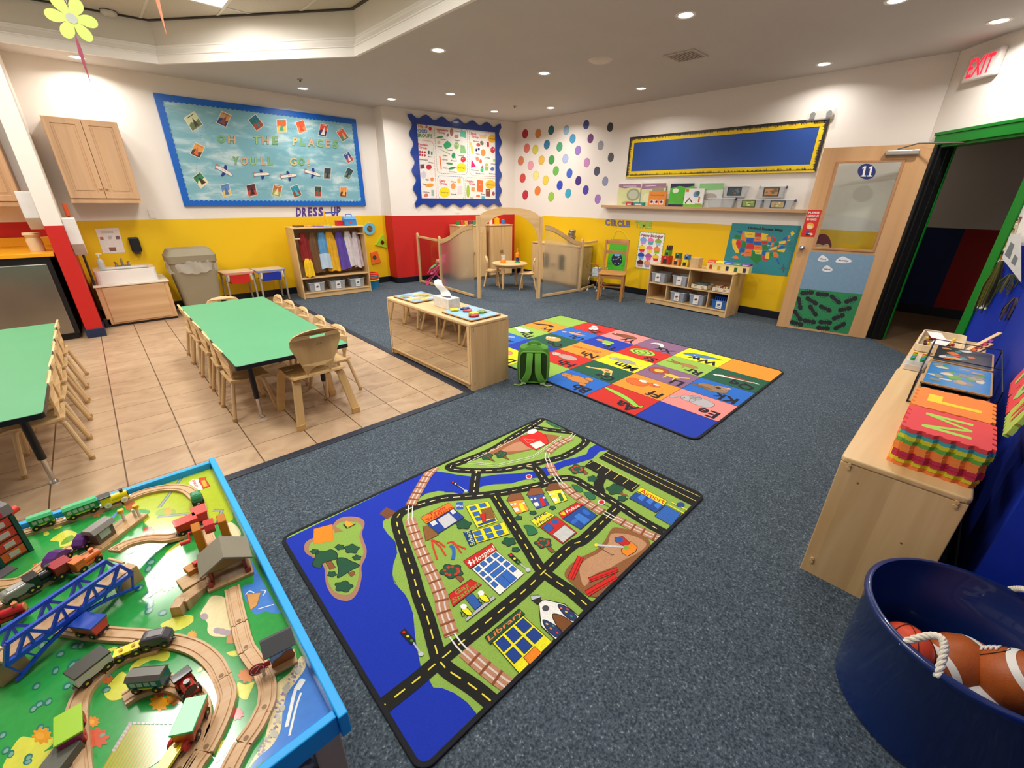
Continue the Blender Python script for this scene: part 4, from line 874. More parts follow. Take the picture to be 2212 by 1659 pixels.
# hospital
P.opoly(m2((230,1335),(430,1180),(668,1375),(462,1555)),'f0efe8',w=.003,L=8); P.opoly(m2((160,1270),(400,1118),(440,1178),(215,1335)),'c8221c',w=.003,L=9); P.text('Hospital',R2(250,1295),R2(425,1170),R2(232,1258),'f2ead8',11)
P.line(m2((195,1285),(235,1285)),.007,'f4f0e8',11); P.line(m2((208,1262),(222,1308)),.007,'f4f0e8',11)
def bil(u,v): 
    a,b,c_,d = [Vector(R2(*p)) for p in ((230,1335),(430,1180),(668,1375),(462,1555))]; return tuple((a*(1-u)+b*u)*(1-v)+(d*(1-u)+c_*u)*v)
def hw_(u0,u1,v0,v1): P.opoly([bil(u0,v0),bil(u1,v0),bil(u1,v1),bil(u0,v1)],'2f66ba',w=.002,L=10)
for u in (.06,.3,.54,.78): hw_(u,u+.17,.04,.17) if u != .3 else hw_(u,u+.17,.02,.16)
hw_(.28,.98,.2,.34) if 0 else None
hw_(.06,.2,.22,.36); hw_(.26,.74,.22,.38); hw_(.8,.96,.22,.36); hw_(.06,.2,.42,.56); hw_(.26,.74,.42,.56); hw_(.8,.96,.42,.56); hw_(.06,.2,.62,.78); hw_(.8,.96,.62,.78); hw_(.26,.5,.6,.97); hw_(.5,.74,.6,.97)
# gas station
P.opoly(m3((685,325),(855,205),(942,245),(718,420)),'c8221c',w=.003,L=9); P.text('Gas',R3(742,330),R3(845,262),R3(725,300),'7ea040',11); P.text('Station',R3(725,392),R3(925,252),R3(708,360),'7ea040',11)
P.opoly(m3((815,355),(870,315),(945,400),(890,445)),'2a5aa8',w=.002,L=8); P.opoly(m3((812,515),(1030,335),(1052,352),(825,535)),'b8b8bc',w=.002,L=9)
for x,y in ((830,440),(965,335)): P.oblob(m3((x-45,y+5),(x-28,y-18),(x+2,y-10),(x+38,y+32),(x+22,y+50),(x-8,y+42)),'f0e81e',w=.003,L=10); P.ell(R3(x-28,y-22),7,5.5,'f2f2ee',L=12); P.line(m3((x-50,y+20),(x-40,y+55),(x-18,y+50)),.004,'1a1a1a',10)
# library, church
P.opoly(m3((1025,700),(1265,490),(1528,730),(1280,990)),'f0e81e',w=.003,L=8)
def bl2(u,v):
    a,b,c_,d = [Vector(R3(*p)) for p in ((1025,700),(1265,490),(1528,730),(1280,990))]; return tuple((a*(1-u)+b*u)*(1-v)+(d*(1-u)+c_*u)*v)
for v0,v1 in ((.04,.3),(.35,.62)):
    for u0,u1 in ((.05,.3),(.37,.63),(.7,.96)): 
        P.opoly([bl2(u0,v0),bl2(u1,v0),bl2(u1,v1),bl2(u0,v1)],'1a3f8e',w=.002,L=10)
P.opoly([bl2(.3,.66),bl2(.66,.66),bl2(.66,.99),bl2(.3,.99)],'f58a1e',w=.003,L=10)
P.opoly(m3((965,660),(1235,435),(1278,475),(1008,715)),'1f4a30',w=.003,L=9); P.text('Library',R3(1000,690),R3(1262,470),R3(984,655),'e8843a',11)
P.opoly(m3((1385,375),(1440,365),(1590,400),(1722,515),(1680,575),(1600,650),(1550,708),(1405,570),(1395,480)),'efece6',w=.004,L=8); P.opoly(m3((1322,330),(1385,328),(1405,345),(1330,372)),'b8c0c8',w=.003,L=9); P.opoly(m3((1335,370),(1395,350),(1412,375),(1375,400)),'2a2a1e',w=.003,L=9); P.ell(R3(1440,432),7.5,6.5,'4a4a52',L=10)
P.oblob(m3((1490,490),(1530,478),(1600,510),(1675,580),(1600,648),(1540,590)),'7a4a22',w=.003,L=10)
for pts in ([(1535,405),(1600,420),(1680,495),(1650,530),(1580,480)],[(1418,525),(1480,545),(1565,610),(1530,660),(1450,600)]): P.oblob(m3(*pts),'2a3a6a',w=.003,L=10)
for k,(x,y,c_) in enumerate(((1560,430,'e8782a'),(1600,460,'d8c83a'),(1640,495,'3a8a4a'),(1610,440,'c83a2a'),(1450,555,'d8c83a'),(1480,590,'e8782a'),(1530,625,'c83a2a'),(1500,570,'4a9a5a'))): P.ell(R3(x,y),3,2,c_,30,12)
# airport
P.opoly(m2((1545,740),(1600,690),(1850,800),(1770,862)),'1d4a9a',w=.003,L=8); P.opoly(m2((1612,680),(1650,650),(1865,765),(1830,805)),'f0e020',w=.003,L=9); P.text('Airport',R2(1632,690),R2(1835,790),R2(1652,660),'d0301c',11)
for a in ((1615,735),(1685,765),(1750,800)): P.poly(m2(a,(a[0]+35,a[1]-25),(a[0]+75,a[1]-8),(a[0]+35,a[1]+32)),'3a7ad8',10)
P.opoly(m2((1760,890),(1850,800),(1980,870),(1900,972)),'2f66ba',w=.003,L=8); P.line(m2((1870,795),(2010,870)),.009,'e8e03a',10); P.line(m2((1900,775),(2030,840)),.009,'e8e03a',10); P.ell(R2(1975,795),9,5,'2a4a9a',L=11)
# building site
P.blob(m2((1390,1010),(1450,985),(1640,1040),(1720,1110),(1700,1200),(1560,1330),(1440,1470),(1330,1560),(1200,1560),(1060,1450),(1005,1370),(1100,1260),(1260,1180),(1340,1100)),'8f5c34',3,4); P.blob(m2((1400,1040),(1560,1050),(1690,1120),(1620,1200),(1500,1260),(1380,1330),(1260,1380),(1170,1480),(1130,1340),(1180,1260),(1290,1200),(1370,1120)),'c0906a',4,4)
P.opoly(m2((1480,1170),(1560,1105),(1615,1150),(1600,1190),(1530,1230),(1485,1200)),'f58a1e',w=.003,L=8); P.opoly(m2((1425,1075),(1490,1060),(1555,1120),(1510,1150),(1430,1105)),'c8221c',w=.003,L=9); P.ell(R2(1465,1090),8,6,'2a5aa8',L=10); P.line(m2((1275,1135),(1530,1155)),.012,'c8ccd0',10); P.ell(R2(1270,1135),4,3.5,'e8e03a',L=12); P.ell(R2(1520,1155),6,5,'7ab03a',L=12); P.line(m2((1290,1150),(1400,1220),(1420,1215)),.003,'2a2a1a',10)
def beam(a,b,w=34):
    a = Vector(a); b = Vector(b); d = (b-a).normalized(); n = Vector((-d.y,d.x)); P.opoly(m2(a+n*w/2,b+n*w/2,b-n*w/2,a-n*w/2),'d8241a',w=.003,L=9,oc='5a0f0a'); P.line(m2(a+n*w*.12,b+n*w*.12),.004,'8a120e',11)
beam((1055,1420),(1140,1235),52); beam((1210,1430),(1450,1340),40); beam((1190,1545),(1440,1400),55)
# traffic lights and stop signs
def tl(R,pts,base_,r=3.2,w=.022):
    P.line([R(*pts[0]),R(*pts[1])],w,'1c1c1c',13); P.line([R(*pts[1]),R(*base_)],.006,'b8bcc0',12)
    for k,c_ in enumerate(('d8241a','e8e03a','3a8a3a')): q = Vector(pts[0]).lerp(Vector(pts[1]),.15+.35*k); P.ell(R(*q),r,r*.8,c_,L=14)
    P.ell(R(*base_),r*1.8,r*1.5,'c8ccd0',L=13)
tl(R3,((325,605),(410,700)),(470,790)); tl(R2,((545,1210),(630,1290)),(700,1345),3); tl(R2,((62,600),(125,640)),(180,680),2,.014)
for x,y,s in ((708,560,7),(1315,775,8)): P.ell(R2(x,y),s,s*.7,'f0e8e8',L=13); P.ell(R2(x,y),s*.75,s*.52,'d0282a',L=14); P.line(m2((x+18,y+15),(x+60,y+35)),.003,'2a2a2a',12)
P.build('printed_pile',PRUG,t)
# ---- alphabet rug ----
AX0,AY0 = 2.712,.982; CW,CL = .3815,.4805
t = thing('alphabet_rug','bright rug of lettered animal squares in front of the circle time shelf','rug',(AX0+2.5*CW,AY0+3*CL,.004))
rug_base(t,-2.5*CW-.02,-3*CL-.02,2.5*CW+.02,3*CL+.02,.075)
P = Paint(lambda x,y: (x,y,0),(0,0,1),base=.0125,step=.00015)
CC = dict(b='1436a8',B='1f66c0',r='c8281e',p='f08a84',o='f5922c',g='17553c',G='92b84a',y='f6e420',v='84607e')
rows = [['b','rAa','BBb','GCc','yDd','o'],['pEe','oFf','gGg','rHh','bIi','BJj'],['BKk','vLl','yMm','oNn','gOo','GPp'],['gQq','GRr','rSs','bTt','BUu','oVv'],['o','yWw','vXx','pYy','rZz','G']]
def cell(i,j):
    x0 = AX0+i*CW; y0 = AY0+j*CL; return lambda a,b: (x0+CW*(1-b),y0+CL*a)
n_ = 6
def corner_poly(i,j):
    x0,x1,y0,y1 = AX0+i*CW,AX0+(i+1)*CW,AY0+j*CL,AY0+(j+1)*CL; r = .055
    cs = [((x0,y0),(i == 0 and j == 0)),((x1,y0),(i == 4 and j == 0)),((x1,y1),(i == 4 and j == 5)),((x0,y1),(i == 0 and j == 5))]; out = []
    C = Vector(((x0+x1)/2,(y0+y1)/2))
    for k,((x,y),rd) in enumerate(cs):
        if not rd: out.append((x,y)); continue
        sx = 1 if x < C.x else -1; sy = 1 if y < C.y else -1; cx_,cy_ = x+sx*r,y+sy*r; a0 = {(-1,-1): 0,(1,-1): 90,(1,1): 180,(-1,1): 270}[(sx,sy)]
        out += [(cx_+r*cos(radians(a0+90*q/5)),cy_+r*sin(radians(a0+90*q/5))) for q in range(6)]
    return out
ANI = {
'A': [('b','93cc4a',[(.1,.5),(.13,.62),(.35,.45),(.62,.33),(.95,.28),(.97,.36),(.72,.46),(.45,.56),(.2,.72),(.08,.68)])],
'B': [('e','c8823c',.58,.42,.26,.2),('e','c8823c',.85,.42,.12,.13),('e','c8823c',.42,.2,.09,.1),('e','c8823c',.35,.6,.09,.08),('e','3a2416',.93,.42,.02,.03)],
'C': [('e','f0a030',.62,.38,.25,.22),('e','f5b850',.62,.38,.2,.16)],
'D': [('e','e08a6a',.65,.45,.2,.22),('e','f2e0d0',.8,.4,.1,.12),('e','3a2a20',.86,.42,.02,.02)],
'E': [('b','b2aeb0',[(.3,.55),(.3,.3),(.5,.18),(.62,.22),(.68,.42),(.62,.62),(.42,.66)]),('e','b2aeb0',.72,.45,.13,.17),('e','a19da2',.64,.28,.1,.13),('b','b2aeb0',[(.8,.5),(.95,.62),(.98,.7),(.94,.73),(.86,.6),(.78,.58)]),('e','2a2a2a',.78,.47,.012,.02)],
'F': [('e','d8672c',.72,.5,.22,.24),('e','f2dcc8',.66,.32,.09,.1),('e','d8672c',.42,.36,.12,.1),('e','f6ece0',.4,.28,.07,.06),('e','2a1a10',.4,.4,.015,.02)],
'G': [('e','eec06a',.45,.42,.14,.13),('b','eec06a',[(.5,.45),(.8,.62),(.85,.58),(.56,.36)]),('e','eec06a',.84,.58,.07,.06),('l','eec06a',[(.35,.4),(.22,.72)]),('l','eec06a',[(.45,.5),(.36,.8)]),('e','b0622a',.45,.42,.05,.05)],
'H': [('e','b89a8c',.5,.4,.25,.2),('e','cdb4a8',.82,.42,.12,.13),('e','2a2020',.85,.46,.015,.02)],
'I': [('e','5a9a4a',.5,.4,.25,.1)],'J': [('e','c8e0f0',.55,.5,.12,.16),('l','e8f0f8',[(.5,.4),(.35,.2)]),('l','e8f0f8',[(.6,.4),(.72,.15)]),('l','e8f0f8',[(.5,.6),(.3,.7)])],
'K': [('e','927252',.62,.48,.28,.22),('e','7a5c40',.8,.6,.2,.06),('e','a4866a',.5,.3,.13,.13),('e','2a1e18',.55,.36,.05,.06),('e','e8b090',.4,.2,.04,.05)],
'L': [('e','a8482a',.74,.42,.2,.26),('e','e8b848',.74,.42,.1,.13),('e','eebc4a',.42,.5,.17,.11),('l','eebc4a',[(.35,.55),(.3,.78)]),('l','eebc4a',[(.5,.58),(.5,.8)]),('l','eebc4a',[(.3,.48),(.12,.3)])],
'M': [('e','a09c9c',.5,.48,.24,.16),('e','b0acac',.78,.5,.11,.12),('l','d0a080',[(.3,.45),(.15,.6),(.08,.5)])],
'N': [('e','e07a3a',.5,.45,.26,.06),('e','d86a30',.8,.5,.12,.07),('e','e07a3a',.3,.4,.1,.1)],
'O': [('e','d8a058',.6,.45,.22,.24),('e','f4ecd8',.78,.42,.07,.1),('e','f4ecd8',.66,.34,.07,.1),('e','1a1a1a',.78,.42,.02,.03),('e','1a1a1a',.66,.34,.02,.03)],
'P': [('e','f2f0ea',.62,.5,.2,.22),('e','f2f0ea',.85,.42,.13,.15),('e','1a1a1a',.5,.72,.08,.07),('e','1a1a1a',.35,.5,.07,.08),('e','1a1a1a',.9,.45,.025,.03),('e','1a1a1a',.92,.22,.03,.04),('l','1a1a1a',[(.6,.3),(.66,.42)])],
'Q': [('b','e8e0d4',[(.08,.42),(.3,.36),(.6,.4),(.8,.5),(.85,.62),(.7,.6),(.4,.5)]),('b','8a4630',[(.2,.4),(.45,.32),(.68,.4),(.72,.5),(.45,.46)]),('e','e8e0d4',.86,.6,.05,.06)],
'R': [('e','a87a48',.46,.5,.2,.12),('e','9a6c3c',.74,.52,.1,.1),('l','7a5a30',[(.78,.5),(.9,.35)]),('l','7a5a30',[(.78,.55),(.93,.6)]),('l','a87a48',[(.35,.5),(.28,.75)]),('l','a87a48',[(.52,.55),(.5,.8)])],
'S': [('e','a4cc50',.58,.45,.3,.3),('e','5a7a28',.58,.45,.22,.22),('e','a4cc50',.58,.45,.19,.19),('e','5a7a28',.58,.45,.11,.11),('e','a4cc50',.58,.45,.08,.08)],
'T': [('e','93b84a',.55,.42,.18,.14),('e','a9d05a',.5,.6,.12,.1),('e','c89060',.78,.42,.1,.12)],
'U': [('e','e8a080',.55,.5,.2,.1),('e','e8a080',.82,.6,.08,.09),('l','e8a080',[(.4,.45),(.32,.2)]),('l','e8a080',[(.55,.45),(.5,.2)]),('l','e8a080',[(.38,.52),(.2,.4)])],
'V': [('b','2c1c1c',[(.35,.55),(.5,.45),(.72,.62),(.95,.66),(.8,.5),(.62,.35),(.42,.32),(.3,.42)]),('l','c88a4a',[(.7,.3),(.82,.25)])],
'W': [('b','4a7cae',[(.1,.38),(.3,.34),(.6,.36),(.85,.5),(.92,.66),(.8,.74),(.5,.66),(.25,.48)]),('e','f0f0f0',.68,.58,.02,.03)],
'X': [('b','e8e4d8',[(.45,.5),(.58,.3),(.74,.34),(.8,.55),(.7,.5),(.6,.48),(.5,.62)]),('e','3a4a3a',.68,.4,.03,.02)],
'Y': [('e','8a4c2c',.48,.48,.27,.2),('e','7a4026',.78,.52,.13,.13),('e','f0e0c8',.85,.45,.03,.03)],
'Z': [('e','f0ece6',.5,.55,.13,.2),('e','f0ece6',.6,.3,.1,.1),('l','1a1a1a',[(.42,.5),(.55,.68)]),('l','1a1a1a',[(.45,.42),(.6,.6)]),('l','1a1a1a',[(.52,.38),(.62,.5)]),('l','1a1a1a',[(.55,.28),(.62,.36)])]}
for i in range(5):
    for j in range(6):
        k = rows[i][j]; P.poly(corner_poly(i,j),CC[k[0]],0)
        if len(k) == 1: continue
        f = cell(i,j)
        _,_,asp = text_mesh(k[1:],.03); hh = .33; wd = asp*hh*CW/CL*.95
        P.text(k[1:],f(.08,.62),f(.08+wd,.62),f(.08,.95),'171320',6,.03)
        for s in ANI[k[1]]:
            if s[0] == 'e':
                _,c_,a,b,ra,rb = s; pts = [f(a+ra*cos(q),b*.9+rb*.9*sin(q)) for q in [2*pi*z/16 for z in range(16)]]; P.poly(pts,c_,3)
                if max(ra,rb) > .06: P.line(pts,.0035,'2a1c18',4,closed=True)
            elif s[0] == 'b': pts = [tuple(p) for p in spl([f(a,b*.9) for a,b in s[2]],5)]; P.poly(pts,s[1],3); P.line(pts,.0035,'2a1c18',4,closed=True)
            else: P.line([f(a,b*.9) for a,b in s[2]],.016 if s[1] != '1a1a1a' else .008,s[1],2 if s[1] != '1a1a1a' else 5)
for i in range(1,5): P.line([(AX0+i*CW,AY0),(AX0+i*CW,AY0+6*CL)],.004,'20242a',1)
for j in range(1,6): P.line([(AX0,AY0+j*CL),(AX0+5*CW,AY0+j*CL)],.004,'20242a',1)
P.build('printed_pile',PRUG,t)
# ================= WALL PIECES =================
c2 = crop(300,180,3.95); yb = 7.872; fb = WY(yb)
def fpx(R,f): return lambda x,y: f(*R(x,y))
# cloud board
def cloud_mat():
    m = bpy.data.materials.new('cloud_paper'); m.use_nodes = True; nt = m.node_tree; b = nt.nodes['Principled BSDF']; g = nt.nodes.new('ShaderNodeNewGeometry')
    mp = nt.nodes.new('ShaderNodeMapping'); mp.inputs['Scale'].default_value = (2.6,1,8); nt.links.new(g.outputs['Position'],mp.inputs[0])
    n = nt.nodes.new('ShaderNodeTexNoise'); n.inputs['Scale'].default_value = 1; n.inputs['Detail'].default_value = 6; n.inputs['Roughness'].default_value = .55; n.inputs['Distortion'].default_value = .5; nt.links.new(mp.outputs[0],n.inputs['Vector'])
    r = nt.nodes.new('ShaderNodeValToRGB'); e = r.color_ramp.elements; e[0].position = .46; e[0].color = lin('78aebc'); e[1].position = .66; e[1].color = lin('c4d8da'); k = r.color_ramp.elements.new(.55); k.color = lin('8fbdc8')
    nt.links.new(n.outputs['Fac'],r.inputs[0]); nt.links.new(r.outputs[0],b.inputs['Base Color']); b.inputs['Roughness'].default_value = .38
    n2 = nt.nodes.new('ShaderNodeTexNoise'); n2.inputs['Scale'].default_value = 2.5; nt.links.new(g.outputs['Position'],n2.inputs['Vector']); u = nt.nodes.new('ShaderNodeBump'); u.inputs['Strength'].default_value = .4; u.inputs['Distance'].default_value = .05
    nt.links.new(n2.outputs['Fac'],u.inputs['Height']); nt.links.new(u.outputs[0],b.inputs['Normal']); return m
bx0,bx1,bz0,bz1 = 1.07,3.77,1.395,2.74
t = thing('bulletin_board','large sky blue cloud paper board with blue scalloped edge and travel cards','bulletin board',((bx0+bx1)/2,YB-.003,bz0))
cx_,W = (bx0+bx1)/2,(bx1-bx0)/2; H = bz1-bz0
MB().box(-W+.01,W-.01,-.025,-.001,.01,H-.01,cloud_mat()).build('backing',t)
def wavy(x0,z0,x1,z1,amp,n,per=6):
    o = []
    L = [((x0,z0),(x1,z0),(0,1)),((x1,z0),(x1,z1),(-1,0)),((x1,z1),(x0,z1),(0,-1)),((x0,z1),(x0,z0),(1,0))]
    for a,b,nn in L:
        a = Vector(a); b = Vector(b); nn = Vector(nn); k = max(2,round((b-a).length/n)); 
        for i in range(k*per): u = i/(k*per); p = a.lerp(b,u)+nn*amp*abs(sin(pi*k*u)); o.append(tuple(p))
    return o
BBL = mat('0a5fc0',.4,var=.03)
MB().holed([(-W,0),(W,0),(W,H),(-W,H)],[wavy(-W+.07,.07,W-.07,H-.07,.013,.06,4)],-.03,-.0,BBL,'y').build('border',t)
pal = ['c9d6a8','4a4a52','b8643c','2c3e6a','1f6a70','e86a3a','f2ead8','b54a2a','2a5a8a','d88a3a','3a6a4a','8a3a3a']
cards = [(465,325,-33,110,140,'Eiffel style tower in green',0,('d8dcae','6a7a50','3a4030')),(725,305,25,95,115,'brown and navy shore',1,('c89a6a','2c3e7a','8a4a3a')),(1000,335,-38,85,125,'teal sea with red rock',2,('1f6a74','a04a3a','2a8088')),(1218,362,-3,85,115,'orange sunset over green hill',3,('e8602c','f0c060','4aa080')),(1385,370,-18,75,105,'plain orange red',4,('e8603a','f08a60','d8502c')),
 (1573,400,12,72,110,'red sky over dark blue bay',5,('d8503a','2a3a6a','e8e0d0')),(1738,440,-32,68,105,'red and green striped',6,('d84a2c','5a7a5a','e8a070')),(500,572,25,95,110,'tan with dark figures',7,('e0a050','4a3a2c','d86a3a')),(1787,632,-32,60,90,'blue tower and red base',8,('2a4a8a','c04a3a','d8d8e0')),(1788,770,25,60,95,'dark teal lettering',9,('2a4a50','6a8a80','1c3038')),(1608,770,3,62,98,'dark grey statue',10,('34424a','6a7068','283038')),
 (525,825,-38,85,120,'green with two white shapes',11,('2a8050','e8dcb0','3c2c20')),(742,912,-15,78,110,'pale blue with gold tower',12,('5a8ac0','e0c070','4a70a8')),(962,912,-12,82,105,'maroon night scene',13,('5a2a34','b84a30','2a1c30')),(1178,915,12,78,100,'red roofs and green hills',14,('b86a3a','8aa860','e8d0a0')),(1340,920,-22,72,105,'turquoise canyon',15,('2a8aa0','8a4a34','4ab0c0')),(1528,922,2,58,92,'olive and red market',16,('3a4a44','b04030','5a6a50')),(1745,925,2,58,88,'orange evening skyline',17,('e8904a','5a3a2c','f0b060'))]
def poster_card(f,x,y,rot,w_,h_,cols,name,label,cat,group=None,lift=.002,seed=0,R=c2):
    """small printed card centred at a crop position; sizes in crop units"""
    P = Paint(fpx(R,f),f.n,base=lift); a = radians(rot)
    def q(u,v): return (x+w_/2*(u*cos(a)-v*sin(a)*h_/w_),y+w_/2*u*sin(a)+h_/2*v*cos(a))
    def qq(u,v): dx,dy = u*w_/2,v*h_/2; return (x+dx*cos(a)-dy*sin(a),y+dx*sin(a)+dy*cos(a))
    P.poly([qq(-1,-1),qq(1,-1),qq(1,1),qq(-1,1)],'e6e2d4',0); P.poly([qq(-.9,-.92),qq(.9,-.92),qq(.9,.92),qq(-.9,.92)],cols[0],1)
    rn = random.Random(seed); P.poly([qq(-.9,.2),qq(-.4,-.1),qq(.1,.25),qq(.9,0),qq(.9,.92),qq(-.9,.92)],cols[1],2)
    P.poly([qq(rn.uniform(-.6,-.2),.7),qq(rn.uniform(-.3,.3),-.55),qq(rn.uniform(.2,.7),.75)],cols[2],3)
    P.line([qq(-.6,-.75),qq(.6,-.75)],.008,cols[2],3)
    return P.build(name,PG,label=label,cat=cat,group=group)
for x,y,r,w_,h_,nm,k,cols in cards: poster_card(fb,x,y,r,w_,h_,cols,'travel_card','travel card, %s, pinned on the cloud board' % nm,'card','travel cards on the cloud board',seed=k)
def letters(f,R,items,fill,edge,h,tmpl,group,mt=PM,bold=.03,w0=None,lift=.003):
    """cut-out letters; items = (char, x, baseline y, width)"""
    for n,(ch,x,yb_,wd) in enumerate(items):
        P = Paint(fpx(R,f),f.n,base=lift); fc = fill[n % len(fill)]
        sl = (items[-1][2]-items[0][2])/max(1,items[-1][1]-items[0][1])
        P.text(ch,(x-1,yb_+1),(x+wd+1,yb_+1+sl*wd),(x-1,yb_-h-1),edge,0,bold+.035); P.text(ch,(x,yb_),(x+wd,yb_+sl*wd),(x,yb_-h),fc,2,bold)
        P.build('cutout_letter',mt,label=tmpl(n,ch),cat='letter',group=group)
def nth(word,n): return ['first','second','third','fourth','fifth','sixth','seventh'][n]
def lab(words,place):
    seq = [(w_,i) for w_ in words for i in range(len(w_))]
    def g(n,ch): w_,i = seq[n]; return 'cut-out letter %s, %s letter of %s, %s' % (ch if ch != '!' else 'exclamation mark',nth(w_,i),w_.strip('!'),place)
    return g
pst = ['7fae72','d8a888','9cc080','cfa48a','86b07a','d4c08a']
it = [('O',668,505,68),('H',760,510,65),('T',975,512,60),('H',1050,515,58),('E',1138,518,48),('P',1312,525,42),('L',1375,530,45),('A',1440,535,60),('C',1515,540,52),('E',1590,545,42),('S',1655,550,42)]
letters(fb,c2,it,pst,'3f8a58',66,lab(['OH','THE','PLACES'],'on the cloud board'),'letters of the upper line on the cloud board')
it = [('Y',795,690,62),('O',868,692,62),('U',945,692,58),('L',1040,692,40),('L',1098,692,48),('G',1285,698,62),('O',1358,698,58),('!',1440,706,20)]
letters(fb,c2,it,pst,'3f8a58',66,lab(['YOULL','GO!'],'on the cloud board'),'letters of the lower line on the cloud board')
for n,(x,y,r,nm) in enumerate([(725,745,28,'leftmost, nose down'),(1045,775,-5,'second from left'),(1275,790,-8,'third from left'),(1480,765,15,'rightmost')]):
    P = Paint(fpx(c2,fb),fb.n,base=.004); a = radians(r)
    def q(dx,dy): return (x+dx*cos(a)-dy*sin(a),y+dx*sin(a)+dy*cos(a))
    s = 1.0 if n == 0 else .85
    P.opoly([q(-10*s,-8),q(-15*s,-45*s),q(2*s,-50*s),q(22*s,-8)],'1c2c8a',w=.004,L=1,oc='14205a'); P.opoly([q(-5*s,8),q(0,52*s),q(15*s,50*s),q(28*s,8)],'1c2c8a',w=.004,L=1,oc='14205a')
    P.opoly([q(-85*s,-12),q(-80*s,-28*s),q(-62*s,-16),q(-58*s,12),q(-72*s,26*s)],'c87a80',w=.003,L=2,oc='8a2a3a'); P.oblob([q(-72*s,-10),q(0,-15*s),q(60*s,-10),q(85*s,6),q(60*s,14),q(0,14*s),q(-70*s,10)],'e8e0d4',w=.004,L=4,oc='3a3a6a')
    for k in range(5): P.ell(q(-30*s+k*15*s,-3),3,3,'5a6a9a',L=6)
    P.build('paper_airplane',PM,label='blue winged paper airplane on the cloud board, '+nm,cat='paper airplane',group='paper airplanes on the cloud board')
P = Paint(fpx(c2,fb),fb.n,base=.0015); P.dash([(540,400),(700,300),(900,300),(1218,380),(1450,380),(1640,400),(1750,520),(1785,640),(1788,780)],.004,.01,.02,'5a6a72',smooth=4); P.dash([(530,420),(520,560),(490,720),(520,830),(620,930),(760,940),(960,905),(1180,910),(1340,915),(1520,915)],.004,.01,.02,'5a6a72',smooth=4)
tag(P.build('dotted_route',PM),'dotted flight route line drawn between the travel cards','drawn line')
cD = crop(420,400,5.027); fY = WY(YB)
letters(fY,cD,[('D',1103,335,55),('R',1168,335,50),('E',1232,332,45),('S',1285,331,50),('S',1345,330,52),('U',1485,328,45),('P',1543,326,45)],['5c3f96'],'3c2a6a',92,lab(['DRESS','UP'],'purple, above the dress up cubby'),'dress up letters on the wall',bold=.01)
cT = crop(1240,360,4.424); fX = WX(XA)
letters(fX,cT,[('C',298,556,46),('I',352,558,14),('R',374,562,38),('C',415,566,40),('L',462,569,30),('E',498,571,37)],['7a7490'],'4a4668',55,lab(['CIRCLE'],'grey purple, at the top of the yellow wall'),'circle letters on the yellow wall')
letters(fX,cT,[('T',586,577,36),('I',625,579,14),('M',645,582,48),('E',702,585,42)],['a8cc50'],'7ea83a',62,lab(['TIME'],'lime green, on the yellow wall'),'time letters on the yellow wall')
# food groups board
cF = crop(880,230,7.214); fF = plane((FW0[0],FW0[1],0),(FW1[1]-FW0[1],-(FW1[0]-FW0[0]),0)); fn = fF.n
fF2 = plane(Vector((FW0[0],FW0[1],0))+fn*.03,fn)
TL,TRr,BR,BLc = [fF2(*cF(*p)) for p in ((30,110),(1455,305),(1455,1545),(130,1550))]
zt = (TL.z+TRr.z)/2; TL.z = TRr.z = zt; BR.z = BLc.z = (BR.z+BLc.z)/2; BLc.x,BLc.y = TL.x,TL.y; BR.x,BR.y = TRr.x,TRr.y
ud = (TRr-TL).normalized(); Wd = (TRr-TL).length; Hd = TL.z-BLc.z; ang = atan2(ud.y,ud.x); ctr = BLc-fn*.03
t = thing('food_groups_board','wavy blue framed food groups poster board between red wall and ceiling','bulletin board',ctr,ang)
def wv(o,amp,n,out=1):
    x0,z0,x1,z1 = o,o,Wd-o,Hd-o; r = []
    for a,b,nn,kk in (((x0,z0),(x1,z0),(0,-1),6),((x1,z0),(x1,z1),(1,0),5),((x1,z1),(x0,z1),(0,1),6),((x0,z1),(x0,z0),(-1,0),5)):
        a = Vector(a); b = Vector(b); nn = Vector(nn)
        for i in range(kk*n): u = i/(kk*n); r.append(tuple(a.lerp(b,u)+nn*amp*(cos(2*pi*kk*u)-.2)))
    return r
MB().holed(wv(0,.035,8),[[(.125,.13),(Wd-.125,.13),(Wd-.125,Hd-.13),(.125,Hd-.13)]],-.03,-.001,mat('1e3f96',.2,var=.02,coat=.4),'y').build('frame',t,bev=.003)
MB().box(.12,Wd-.12,-.018,-.002,.125,Hd-.125,mat('eeeae2',.3,var=.01,coat=.3)).build('poster_sheet',t)
P = Paint(fpx(cF,plane(Vector((FW0[0],FW0[1],0))+fn*.018,fn)),fn,base=.0006,step=.00025)
P.poly([(112,215),(1405,385),(1405,1475),(195,1470)],'eeeae2',0)
def dframe(x0,y0,x1,y1,x2,y2,x3,y3,col): P.dash([(x0+25,y0),(x1-25,y1),(x1,y1+40),(x2,y2-40),(x2-30,y2),(x3+40,y3),(x3,y3-40),(x0,y0+40),(x0+25,y0)],.007,.03,.012,col)
dframe(415,270,938,350,935,1062,465,1040,'4a8a5a'); dframe(965,345,1395,415,1392,1095,972,1078,'c8203a'); dframe(135,520,405,545,455,1450,195,1450,'d8604a'); dframe(470,1080,880,1100,885,1455,480,1445,'3a6ac8'); dframe(900,1108,1393,1125,1400,1478,900,1465,'5aa86a')
